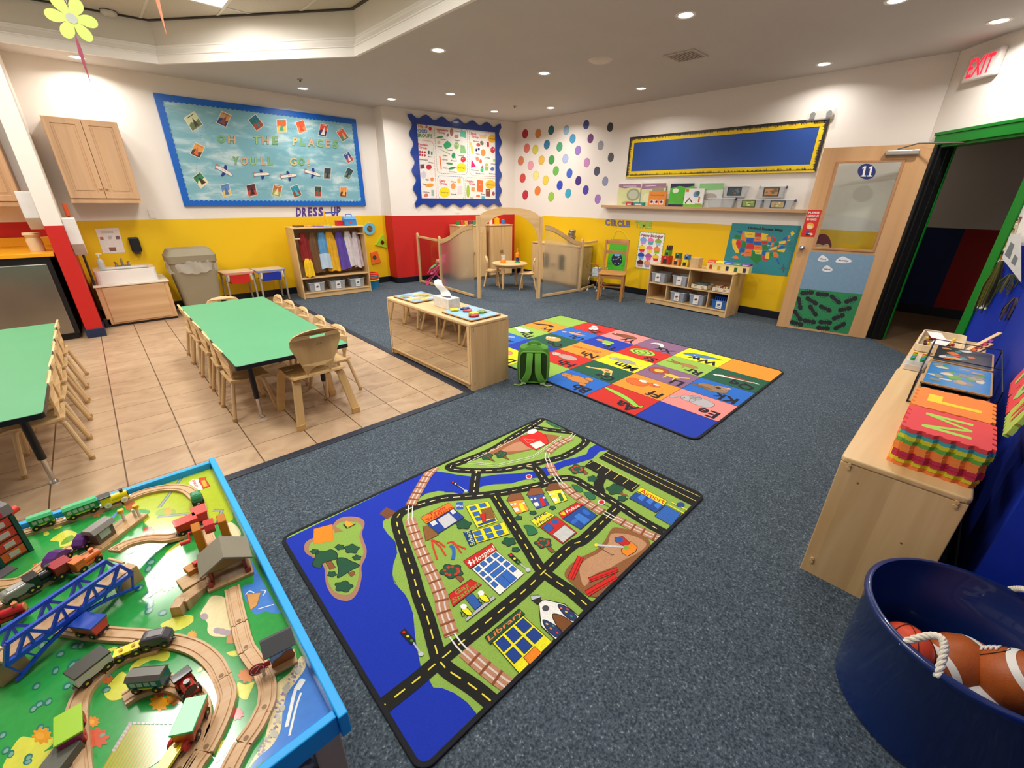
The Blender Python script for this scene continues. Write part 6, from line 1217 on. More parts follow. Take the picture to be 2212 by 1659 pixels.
p = FLZ(TZ)(233,22); tag(MB().lathe([(1e-4,-.05),(.05,-.048),(.07,-.03),(.072,0),(1e-4,0)],p,mat('cfc9be',.4),24).lathe([(.071,-.012),(.076,-.01),(.071,-.004)],p,BLACK,24).build('smoke_detector'),'white smoke detector on the raised ceiling, top left','smoke detector')
p = fC(1938,152); t = thing('dome_camera','small dome security camera at the ceiling edge left of the exit sign','camera',(p.x,p.y,CEIL)); MB().lathe([(.045,-.05),(.06,-.03),(.062,0),(1e-4,0)],(0,0,0),mat('c8c0b4',.4),24).build('housing',t); MB().ball((-.012,-.01,-.055),.036,mat('18181c',.1,var=0)).build('dome',t)
# exit sign on the diagonal wall
fCp = plane(C0+CN*.0,CN); c4 = crop(1700,0,4.32)
q = [fCp(*c4(*a)) for a in ((1690,525),(2045,480),(2030,700),(1680,738))]; p = fCp(*c4(1868,608)); t = thing('exit_sign','white exit sign with glowing red letters high on the wall by the green door','sign',p,atan2(-CD.y,-CD.x))
MB().box(-.17,.17,-.0,.055,-.11,.11,mat('d8cfc8',.4)).build('sign_housing',t,bev=.012)
t.rotation_euler.z = atan2(CD.y,CD.x); t.location = p
P = Paint(lambda u,v: (u,-.057,v),(0,-1,0),base=.0005); P.text('EXIT',(-.13,-.075),(.13,-.075),(-.13,.075),'ff2a3c',0,.02)
for ch in list(t.children): ch.location.y = -.056
M = parent_inv(t).inverted(); P.v = [M @ v for v in P.v]; P.n = CN
ex = P.build('sign_letters',mat('ff1a30',.5,emit=2.2,var=0),t)
# emergency light
fE = WX(XA); a,b = fE(1748,262),fE(1805,235); t = thing('emergency_light','clear twin head emergency light above the long blue board corner','emergency light',(XA,(a.y+b.y)/2,(a.z+b.z)/2-.05))
MB().box(-.06,0,-.06,.06,0,.1,mat('c4beb2',.4)).build('housing',t,bev=.008)
for s in (-1,1): l = MB().cyl((-.055,s*.085,.055),(-.02,s*.085,.055),.036,mat('e6e6e2',.15,var=0)).build('lamp_head',t,bev=.004); MB().cyl((-.062,s*.085,.055),(-.055,s*.085,.055),.03,CHROME).build('reflector',l)
MB().box(-.075,-.0,-.14,.14,-.015,.115,clear_plastic('e8eaea',.85)).build('guard',t,bev=.01)
# ---- open classroom door ----
HP = Vector((6.64,.66,0)); FP = Vector((6.43,1.595,0)); dd = (FP-HP).normalized(); DA = atan2(dd.y,dd.x); DL = (FP-HP).length; DHt = 2.12
t = bpy.data.objects.new('door_1',None); COL.objects.link(t); t.location = HP; t.rotation_euler = (0,0,DA); t['kind'] = 'structure'
cQ = crop(1640,240,3.19); dn = Vector((-dd.y,dd.x,0)); dn = dn if dn.dot(-HP) > 0 else -dn
fD = plane(HP,dn); inv = parent_inv(t)
def dl(x,y): v = inv @ fD(*cQ(x,y)); return v.x,v.z
lsgn = 1 if (inv @ (HP+dn)).y > 0 else -1
w0 = [dl(545,352),dl(975,352),dl(795,962),dl(385,940)]; wx0,wx1 = (w0[1][0]+w0[2][0])/2,(w0[0][0]+w0[3][0])/2; wz1 = (w0[0][1]+w0[1][1])/2; wz0 = (w0[2][1]+w0[3][1])/2
DW = wood('dcae7c','cf9f6c',2,.5,.35); ya,ybk = (-.045,0) if lsgn > 0 else (0,.045)
MB().holed([(0,.008),(DL,.008),(DL,DHt),(0,DHt)],[[(wx0,wz0),(wx1,wz0),(wx1,wz1),(wx0,wz1)]],ya,ybk,DW,'y').build('door_leaf',t)
e = .02; MB().holed([(wx0-e,wz0-e),(wx1+e,wz0-e),(wx1+e,wz1+e),(wx0-e,wz1+e)],[[(wx0+.006,wz0+.006),(wx1-.006,wz0+.006),(wx1-.006,wz1-.006),(wx0+.006,wz1-.006)]],min(lsgn*.012,-.0),max(lsgn*.012,0),wood('c08e62','b58257',2),'y').build('glazing_bead',t,bev=.003)
MB().box(wx0,wx1,(ya+ybk)/2-.003,(ya+ybk)/2+.003,wz0,wz1,clear_glass('f0f4f2',.07)).build('door_pane',t)
kx,kz = dl(295,942); h = MB().cyl((kx,0,kz),(kx,lsgn*.012,kz),.032,CHROME).cyl((kx,lsgn*.01,kz),(kx,lsgn*.05,kz),.012,CHROME).ball((kx,lsgn*.06,kz),.03,CHROME).build('door_knob',t)
kx,kz = dl(985,285); MB().box(kx-.14,kx+.14,min(0,lsgn*.05),max(0,lsgn*.05),kz-.028,kz+.022,mat('b4b0a8',.3,.6)).build('door_closer',t,bev=.01)
p = inv @ onC(.35,DH-.03); MB().tube([(kx+.05,lsgn*.03,kz+.03),(kx-.1,lsgn*.05,kz+.075),(p.x,p.y,p.z)],.007,mat('8a867e',.3,.8)).build('closer_arm',t)
for z in (.25,1.05,1.85): MB().cyl((.0,-lsgn*.02,z-.05),(.0,-lsgn*.02,z+.05),.009,CHROME,n=8).build('hinge',t)
def onD(x,y): return fD(*cQ(x,y))
def DP(base=.0015,step=.0004): return Paint(onD,dn,base=base,step=step)
P = DP(); P.opoly([(338,680),(432,682),(378,868),(285,865)],'d8302a',w=.003,oc='b8241e'); 
for k,tx in enumerate(('PLEASE','REMOVE','SHOES')): P.text(tx,(338-k*6,706+k*23),(416-k*6-(10 if k == 2 else 0),707+k*23),(340-k*6,692+k*23),'f2e8e0',2,.03)
P.ell((352,790),26,22,'e8b040',L=3); P.ell((348,800),20,14,'f0d0a8',L=4); P.ell((335,835),14,16,'4a5a9a',L=3); P.ell((352,848),18,8,'f0d0a8',L=4); P.ell((335,853),18,4,'2a2020',L=5)
tag(P.build('door_sign',PG),'red please remove shoes sign on the edge of the open door','sign')
P = DP(.016); 
P.ell((740,417),62,54,'1c2a6e',L=0,n=32); [(P.poly([(x,452),(x+15,452),(x+29,380),(x+16,380)],'f2f0ea',2),P.poly([(x-10,452),(x+26,452),(x+28,444),(x-8,444)],'f2f0ea',3),P.poly([(x+16,380),(x+22,388),(x+2,400),(x+2,392)],'f2f0ea',3)) for x in (708,752)]; tag(P.build('number_sticker',PM),'round navy sticker with white number 11 on the door window','sticker')
P = DP(); P.poly([(350,968),(800,992),(712,1262),(275,1222)],'7c9cb4',0); P.poly([(278,1222),(712,1262),(612,1538),(208,1475)],'2f8a54',0)
for x,y,s,tx in ((440,1015,38,'We re'),(582,1025,58,'Antsy'),(470,1085,38,'About')): P.oblob([(x-s,y+12),(x-s*.6,y-12),(x-s*.1,y-24),(x+s*.4,y-14),(x+s,y+8),(x+s*.5,y+22),(x-s*.4,y+22)],'e8eaee',oc='8a96a4',w=.002,L=2); P.text(tx,(x-s*.6,y+8),(x+s*.55,y+12),(x-s*.6,y-4),'2a2a5a',4,.02)
tag(P.build('door_mural',PM),'blue and green paper mural covering the lower half of the open door','paper mural')
ants = [(330,1252,-5),(435,1262,5),(525,1298,40),(632,1302,-20),(278,1325,80),(362,1308,30),(455,1360,25),(590,1365,-12),(370,1375,55),(545,1418,-20),(265,1408,55),(345,1448,10),(455,1455,3),(258,1462,15),(440,1495,5),(555,1482,-28)]
for n,(x,y,r) in enumerate(ants):
    P = DP(.002); a = radians(r)
    def q(dx,dy): return (x+dx*cos(a)-dy*sin(a),y+dx*sin(a)+dy*cos(a))
    for dx,s in ((-28,20),(0,16),(28,20)): P.ell(q(dx,0),s,s*.8,'26262a',r,1+.2*dx/28)
    for dx in (-14,0,14):
        for s in (-1,1): P.line([q(dx,0),q(dx+6,s*26)],.004,'26262a',1)
    P.line([q(40,-5),q(55,-18)],.003,'26262a',1)
    P.build('paper_ant',PM,label='black paper ant on the green door mural, %s from its top left' % ['1st','2nd','3rd','4th','5th','6th','7th','8th','9th','10th','11th','12th','13th','14th','15th','16th'][n],cat='paper ant',group='paper ants on the door mural')
P = Paint(lambda x,y: fD(*cQ(x,y))-dn*.045,dn,base=.012); P.blob([(388,945),(398,880),(420,850),(460,852),(488,885),(492,945)],'7a2c1c',0); P.blob([(385,945),(400,915),(440,925),(470,915),(480,945)],'e8c08a',1); P.line([(425,930),(440,926)],.003,'3a2020',3); P.line([(455,928),(470,926)],.003,'3a2020',3)
tag(P.build('drawn_face',PM),'drawn brown haired head peeking into the lower left of the door window','drawing')
# ---- photo sheets and hangings beside the door ----
cH = crop(2040,380,4.366); fH = plane(C0,CN)
sheets = [([(640,385),(741,385),(700,460),(598,460)],'6a5050','top sheet with dark faces'),([(590,465),(700,470),(660,590),(545,585)],'c8c49a','cream sheet under the top one'),([(535,590),(670,600),(630,705),(490,695)],'d8c030','yellow edged sheet'),([(475,705),(615,710),(580,812),(440,805)],'8a6a2a','brown sheet'),([(435,808),(580,815),(535,935),(400,920)],'1438b8','plain blue sheet'),([(390,945),(500,955),(430,1130),(325,1120)],'6a5040','lower brown sheet'),([(325,1120),(455,1130),(400,1262),(275,1240)],'4a3a34','lowest dark sheet with pale dots')]
for n,(pts,c_,nm) in enumerate(sheets):
    P = Paint(fpx(cH,fH),fH.n,base=.003); P.poly(pts,c_,0); rn = random.Random(n); A,B,C_,D_ = map(Vector,pts)
    if n != 4:
        for k in range(9): u,v = rn.random()*.8+.1,rn.random()*.8+.1; q = (A*(1-u)+B*u)*(1-v)+(D_*(1-u)+C_*u)*v; P.ell(tuple(q),12,16,['d8c8a8','3a2420','a86a4a','e8e0c8','8a3a3a','b89070'][k % 6],L=1+k*.1)
        for k in range(3): u = .2+.3*k; q = (D_*(1-u)+C_*u)+(A-D_)*.08; P.ell(tuple(q),18,13,'ece6c8',L=3)
        P.poly([tuple(D_),tuple(C_),tuple(C_+(B-C_)*.16),tuple(D_+(A-D_)*.16)],'5ab08a' if n in (1,2,5,6) else 'c8bc9a',2)
    else: P.line([tuple(D_+(A-D_)*.1),tuple(C_+(B-C_)*.1)],.012,'c8d0e0',1)
    P.build('photo_sheet',PM,label='photo sheet by the green door frame, '+nm,cat='photo sheet',group='photo sheets by the door frame')
for n,(x0,y0,x1,y1,cols,nm) in enumerate([(600,800,500,1330,('7a7a3a','9a8a3a','4a4a30'),'olive'),(690,930,640,1130,('8a8a5a','5a6a4a','a8945a'),'sage green'),(740,1150,690,1390,('6a5a60','4a3a4a','8a7a78'),'mauve grey')]):
    mb = MB(); rn = random.Random(n); top = fH(*cH(x0,y0))+fH.n*.05; bot = fH(*cH(x1,y1))+fH.n*.05
    for k in range(26): o = CD*rn.uniform(-.03,.03)+fH.n*rn.uniform(-.03,.02); L_ = rn.uniform(.6,1); b_ = top.lerp(Vector((top.x,top.y,bot.z)),L_)+o*1.4; mb.tube([top+o*.4,top.lerp(b_,.5)+o,b_],0,mat(cols[k % 3],.7),flat=(.012,.001))
    tag(mb.build('paper_streamer'),'%s paper streamer hanging by the blue wall corner' % nm,'streamer','paper streamers by the blue wall')

P = Paint(fpx(cH,fH),fH.n,base=.06); P.poly([(615,775),(690,560),(800,540),(800,1010)],'d4d4d0',0)
for q in ([(640,745),(700,625),(735,650),(690,790)],[(700,820),(740,740),(770,780),(740,850)]): P.poly(q,'70787a',1)
tag(P.build('paper_craft',PM),'white paper house craft with grey windows by the blue wall corner','paper craft')
# ================= TRAIN TABLE =================
TZ0 = .431; TT = FLZ(TZ0); T1 = crop(0,980,4.88); T2 = crop(0,1300,4.62); T3 = crop(340,980,4.879); T4 = crop(340,1300,4.621)
x1,x0,y0,y1 = .137,-.95,.69,2.085
t = thing('train_table','blue rimmed toy train table with printed landscape top, lower left corner','table',((x0+x1)/2,(y0+y1)/2,0)); W,D = (x1-x0)/2,(y1-y0)/2
RIMC = mat('12a4f0',.35,var=.02); 
MB().box(-W+.01,W-.01,-D+.01,D-.01,.41,.43,mat('2c9c48',.4)).build('board',t)
mb = MB()
for sx in (-1,1): MB().box(sx*W-(.022 if sx > 0 else 0),sx*W+(.022 if sx < 0 else 0),-D-.012,D+.005,.395,.468,RIMC).build('side_rim',t,bev=.003)
for sy in (-1,1): MB().box(-W+.022,W-.022,sy*D-(.022 if sy > 0 else 0),sy*D+(.022 if sy < 0 else 0),.395,.46,RIMC).build('end_rim',t,bev=.003)
for sx in (-1,1):
    for sy in (-1,1): MB().box(sx*(W-.05)-.03,sx*(W-.05)+.03,sy*(D-.05)-.03,sy*(D-.05)+.03,0,.395,mat('a89a88',.5)).build('leg',t,bev=.003)
ap = [MB().box(-W+.05,W-.05,-D+.03,-D+.042,.1,.395,mat('7a7a80',.5)).build('apron_panel',t),MB().box(W-.042,W-.03,-D+.05,D-.05,.1,.395,mat('5a7a5a',.5)).build('apron_panel',t)]
MB().box(-W+.05,W-.05,D-.042,D-.03,.1,.395,mat('5a7a5a',.5)).build('apron_panel',t)
oo = Vector(((x0+x1)/2,(y0+y1)/2,0))
P = Paint(lambda x,z: (x,-D+.03,z),(0,-1,0),base=.0008,step=.0004); P.poly([(-W+.05,.1),(W-.05,.1),(W-.05,.395),(-W+.05,.395)],'6a6c72',0)
rn = random.Random(3)
for k in range(120): P.ell((rn.uniform(-W+.08,W-.08),rn.uniform(.26,.38)),rn.uniform(.01,.02),rn.uniform(.006,.012),rn.choice(['8a8a8e','52545a','9a9a98','42464e']),rn.uniform(-20,20),1)
P.poly([(.3,.2),(.3,.31),(.33,.345),(.36,.355),(.39,.345),(.42,.31),(.42,.2)],'1c2a44',2); P.poly([(-W+.05,.18),(W-.05,.24),(W-.05,.215),(-W+.05,.15)],'4a9a2a',3); P.poly([(-W+.05,.1),(W-.05,.1),(W-.05,.215),(-W+.05,.15)],'d8d0c4',3); P.blob([(-.1,.16),(0,.3),(.12,.33),(.2,.25),(.25,.19)],'2a7a34',4)
for k in range(60): r_ = k//16; P.poly([(x_,z_) for x_,z_ in [(W-.06-(k % 16)*.045-(r_ % 2)*.02,.12+r_*.024),(W-.025-.035-(k % 16)*.045-(r_ % 2)*.02-.037,.12+r_*.024),(W-.06-(k % 16)*.045-(r_ % 2)*.02-.037,.138+r_*.024),(W-.06-(k % 16)*.045-(r_ % 2)*.02,.138+r_*.024)]],'c02a3c' if (k*7) % 5 < 3 else 'd8ccc0',5)
P.v = [v+oo for v in P.v]; P.v = [parent_inv(ap[0]) @ v for v in P.v]; 
me_f = P.build; P.v = [parent_inv(ap[0]).inverted() @ v for v in P.v]; P.build('panel_print',PM,ap[0])
# top artwork
P = Paint(TT,(0,0,1),base=.0004,step=.00008); P.clamp = lambda p: Vector((min(max(p.x,x0+.022),x1-.022),min(max(p.y,y0+.022),y1-.022),p.z))
P.poly([(-900,1200),(470,980),(760,1560),(520,1750),(-900,1900)],'2f9e48',0)
def q1(*a): return [T1(*p) for p in a]
def q2(*a): return [T2(*p) for p in a]
def q3(*a): return [T3(*p) for p in a]
def q4(*a): return [T4(*p) for p in a]
P.blob(q1((1300,560),(1450,380),(2000,160))+q3((400,170),(560,120),(640,260),(790,620),(760,720),(600,740),(400,700),(100,810),(-40,800),(-150,700),(-80,600)),'b4c626',1)
P.blob(q1((1640,640),(1700,580),(1840,590),(1850,640),(1750,670)),'8ab42a',2)
for pts in (q3((235,220),(20,570)),q3((0,668),(320,632)),q3((585,600),(680,598),(640,720))): P.line(pts,.014,'2a7a7a',2); P.line(pts,.008,'a8a498',3)
P.blob(q3((840,870),(900,960),(1240,1580),(1300,1680),(1130,1660),(950,1580),(900,1400),(1020,1330)),'4a86d8',1); P.blob(q3((770,720),(850,780),(880,850),(820,900),(740,760)),'e8deb0',2)
P.blob(q4((930,-100),(1180,20),(1120,70),(960,120)),'4a86d8',1)
P.poly(q4((1500,540),(1760,1040),(1760,1120),(900,1700),(1000,1560),(1100,1400),(1180,1200),(1240,950),(1330,820)),'4a86d8',1)
P.blob(q4((1440,540),(1480,650),(1380,800),(1290,930),(1250,1100),(1230,1280),(1140,1440),(1000,1560),(900,1680),(960,1560),(1060,1400),(1100,1250),(1160,1050),(1190,830),(1330,700)),'ead9a6',2)
rn = random.Random(8); path = [Vector(T4(*p)) for p in ((1440,600),(1380,720),(1290,850),(1230,980),(1210,1120),(1170,1280),(1090,1400),(1010,1520))]
for a,b in zip(path,path[1:]):
    for k in range(13): q = a.lerp(b,rn.random())+Vector((rn.uniform(-8,7),rn.uniform(-3,3))); P.ell(tuple(q),rn.uniform(1.8,4),rn.uniform(1.5,3),rn.choice(['9a88a4','b4a4b8','8a7a98','b8b4ac','a494ac']),rn.uniform(0,90),3)
for x,y,rx,ry in ((1290,870,32,52),(1250,1060,26,36),(1205,1170,22,45),(1170,1320,40,38),(1410,690,28,36)): P.ell(T4(x,y),rx/4.6,ry/4.6,'c4bfae',20,4)
for pts,w_ in ((((1455,770),(1380,880),(1330,1080),(1290,1250)),.008),(((1435,910),(1390,1040),(1350,1200),(1318,1340)),.005),(((1455,775),(1390,880)),.016)): P.line(q4(*pts),w_,'f2f2ee',4,smooth=5)
for pts in (((930,1490),(970,1450),(1020,1470)),((1090,1440),(1140,1450),(1110,1500)),((1060,1640),(1160,1610),(1230,1590))): P.line(q3(*pts),.003,'e8eef8',4,smooth=4)
P.opoly(q3((940,1485),(1090,1465),(1050,1600),(980,1650)),'d8a060',oc='a06a3a',w=.002,L=3)
P.blob(q4((430,130),(490,20),(560,-60),(700,-20),(740,150),(760,230),(700,340),(620,350),(540,340),(500,290),(500,210)),'efe0ae',2)
for x,y in ((470,150),(600,290),(650,300),(690,310)): P.ell(T4(x,y),9,7,'b0a0a8',0,4)
P.blob(q4((690,410),(760,230),(850,200),(840,380)),'c89058',2)
for R,blobs in ((T1,[[(460,840),(500,820),(520,850),(470,870)],[(570,780),(640,755),(650,775),(590,800)],[(530,920),(600,860),(700,810),(800,830),(820,880),(760,950),(640,990),(620,930)],[(1560,1370),(1640,1330),(1720,1250),(1760,1290),(1870,1270),(1880,1330),(1780,1380),(1700,1440),(1600,1480),(1610,1400)],[(1740,1060),(1850,960),(1960,910),(1900,990),(1790,1060)]]),
 (T4,[[(20,280),(110,200),(180,140),(350,140),(340,210),(250,270),(120,300)],[(400,690),(450,630),(480,640),(430,700)],[(420,760),(500,680),(560,780),(570,900),(560,1030),(510,990),(500,850)],[(690,510),(800,490),(840,520),(760,550)],[(800,810),(880,830),(970,800),(930,900),(890,980),(810,940)],[(570,1600),(640,1400),(700,1390),(730,1440),(640,1570)],[(0,500),(120,500),(80,590),(0,580)]]),
 (T2,[[(1060,490),(1150,450),(1180,470),(1090,505)],[(1330,620),(1500,520),(1690,500),(1660,590),(1500,590),(1300,700)],[(1040,900),(1130,780),(1220,700),(1290,760),(1330,830),(1230,960),(1100,985)],[(70,1560),(200,1360),(330,1360),(520,1350),(530,1420),(440,1500),(560,1460),(560,1520),(500,1700),(60,1700)],[(1600,240),(1700,180),(1900,150),(1920,210),(1760,290)]])):
    for b in blobs: P.blob([R(*p) for p in b],'d8d850',3,4)
P.blob(q1((640,960),(680,900),(760,860),(780,900),(700,950)),'6aa028',4)
for R,x,y,r,c_ in [(T1,1010,610,70,'c87a44'),(T1,1380,550,60,'b86a3a'),(T1,1780,610,45,'d8a040'),(T1,1570,820,55,'c85a48'),(T1,1880,1130,60,'d8a040'),(T1,1760,1400,65,'d0a070'),(T1,400,1210,60,'d87a3a'),(T4,890,740,80,'d07a2a'),(T4,350,330,45,'d8a040'),(T4,480,1180,75,'d0602a'),(T4,790,1120,70,'c84438'),(T2,1590,1010,90,'e8a020'),(T2,1740,960,80,'d8801c'),(T2,1600,900,60,'c85a3a'),(T2,930,1200,60,'d8882c'),(T2,970,1360,110,'d05a38'),(T2,1070,770,60,'c86a38'),(T2,420,1340,90,'e0981c')]:
    pts = [R(x+r*(1+.18*sin(9*a+x))*cos(a),y+r*.85*(1+.18*sin(9*a+x))*sin(a)) for a in [2*pi*k/36 for k in range(36)]]; P.poly(pts,c_,4); P.ell(R(x-r*.2,y),r*.5/4.7,r*.4/4.7,c_ if c_ < 'd1' else 'e8a838',0,5)
for k in range(46): 
    x,y = rn.uniform(0,240),rn.uniform(1390,1650); 
    if k > 30: x,y = rn.uniform(280,360),rn.uniform(1190,1330)
    a = rn.uniform(-50,-20); P.ell((x,y),11,6.5,'2a7a6a',a,2); P.ell((x+1,y+1),7,3.5,'7aa898',a,3)
P.poly(q2((1290,1230),(1740,1235),(1830,1330),(1640,1560),(1430,1700),(1020,1700)),'9ab428',3)
for k in range(14): u = k/14; a = Vector(T2(1290,1230)).lerp(Vector(T2(1740,1235)),u); b = Vector(T2(1000,1720)).lerp(Vector(T2(1480,1720)),u); P.line([tuple(a),tuple(b)],.003,'b8901c',4)
for k in range(26): u = k/25; a = Vector(T2(1300,1225)).lerp(Vector(T2(1010,1690)),u) if k < 15 else Vector(T2(1300,1215)).lerp(Vector(T2(1740,1215)),(k-15)/10); P.ell(tuple(a),4,3,('c8b8b4','b0a0a0')[k % 2],0,5)
# sticker with red bridge
P.blob(q3((330,310),(390,270),(470,290),(490,370),(440,385),(380,350)),'ece8e0',3); P.opoly(q3((440,260),(515,250),(510,275),(555,345),(480,375),(470,340),(440,300)),'d8481c',w=.002,L=4,oc='a8281c'); P.poly(q3((460,290),(500,280),(530,340),(490,355)),'f0b040',6); P.text('TRAINS',T3(400,360),T3(365,285),T3(430,350),'c82a2a',6)
P.build('printed_landscape',print_mat(.16,coat=.6,var=.05,vs=60,bump=.03,bs=30),t)
# wooden track
TW = wood('d9b48a','c79c6c',0,3,.45)
TPROF = [(-.02,0),(-.02,.012),(-.0145,.012),(-.0135,.009),(-.0095,.009),(-.0085,.012),(.0085,.012),(.0095,.009),(.0135,.009),(.0145,.012),(.02,.012),(.02,0)]
TN = 0
def track(pts,label,z=TZ0+.0005,zf=None,joints=True):
    """wooden rail strip following frame pixels; zf optional height along 0..1"""
    f = FLZ(z+.012); P3 = [f(*p) for p in pts]; Q = spl([(p.x,p.y,0) for p in P3],6,False); N = len(Q); mb = MB(); vs = []; m = len(TPROF)
    for i,p in enumerate(Q):
        d = (Q[min(i+1,N-1)]-Q[max(i-1,0)]).normalized(); n = Vector((-d.y,d.x,0)); zz = z+(zf(i/(N-1)) if zf else 0); vs += [Vector((p.x,p.y,zz+h))+n*o for o,h in TPROF]
    fs = [(i*m+k,i*m+(k+1) % m,(i+1)*m+(k+1) % m,(i+1)*m+k) for i in range(N-1) for k in range(m)]+[tuple(range(m)),tuple(range((N-1)*m,N*m))[::-1]]
    mb.add(vs,fs,TW); o = tag(mb.build('toy_track'),label,'toy track','wooden toy train tracks')
    if joints:
        p,d = Q[-1],(Q[-1]-Q[-2]).normalized(); P_ = MB(); c = p-d*.008
        P_.cyl((c.x-o.location.x,c.y-o.location.y,z+.0121-o.location.z+(zf(1) if zf else 0)),(c.x-o.location.x,c.y-o.location.y,z+.0124-o.location.z+(zf(1) if zf else 0)),.0055,mat('8a6a48',.6),n=14); P_.build('joint_peg',o)
    return o
track([(20,1160),(70,1143),(120,1128)],'straight wooden track under the short green coach at the far left'); track([(121,1127),(190,1105),(262,1081)],'wooden track under the long green coach and yellow engine'); track([(263,1081),(310,1062),(360,1052),(400,1055),(424,1073)],'curved wooden track at the far corner of the train table')
track([(424.5,1074),(433,1100),(428,1128),(405,1148)],'short curved wooden track beneath the red caboose'); track([(404,1149),(365,1165),(330,1178),(292,1200),(262,1224)],'wooden ramp track rising to the far end of the blue bridge',zf=lambda u: .07*u*u*(3-2*u))
track([(432,1100),(440,1130),(450,1165),(458,1185)],'wooden track entering the grey roofed barn from behind'); 
track([(501,1268),(508,1307),(517,1345)],'straight wooden track leaving the barn doorway'); track([(517.5,1347),(524,1376),(533,1402)],'straight wooden track beside the painted signal shed')
track([(533.5,1403),(549,1425),(566,1447)],'straight wooden track under the round red stop disc'); track([(566.5,1448),(577,1480),(575,1515),(567,1535)],'curved wooden track beside the painted cobbles'); track([(566.5,1536),(550,1568),(525,1603)],'wooden track along the right rim near the yellow patch'); track([(524.5,1604),(505,1640),(488,1675)],'rightmost wooden track running off the bottom edge')
track([(128,1352),(180,1361),(240,1368),(300,1372),(345,1379)],'wooden track running from under the bridge past the blue roofed van'); track([(346,1379),(392,1387),(430,1402),(462,1430),(480,1464)],'wide curved wooden track right of the dark grey engine'); track([(480.5,1465),(490,1497),(482,1535),(462,1582),(440,1622)],'long curved wooden track between the two right hand loops'); track([(439.5,1623),(420,1650),(405,1680)],'wooden track end with dark joint at the bottom edge')
track([(346,1392),(303,1402),(249,1425),(216,1451)],'curved wooden track under the yellow flat car'); track([(215.5,1451.5),(184,1485),(168,1516),(163,1549)],'curved wooden track under the black topped hopper car'); track([(163,1550),(165,1592),(168,1630),(172,1680)],'wooden track under the magenta car at the lower left')
track([(266,1510),(303,1487),(346,1473),(379,1475),(408,1488)],'ramped wooden track under the teal coach',zf=lambda u: 0); track([(408.5,1488.5),(430,1515),(434,1555),(424,1598),(400,1640),(380,1672)],'curved wooden track under the green roofed red van')
track([(-20,1312),(30,1288),(80,1262),(125,1235)],'wooden track under the grey car at the left edge'); track([(126,1234.5),(160,1214),(195,1194),(232,1170)],'wooden track behind the blue bridge'); track([(-20,1262),(30,1257),(75,1233),(120,1200),(175,1172),(215,1150)],'wooden track under the purple carriages')
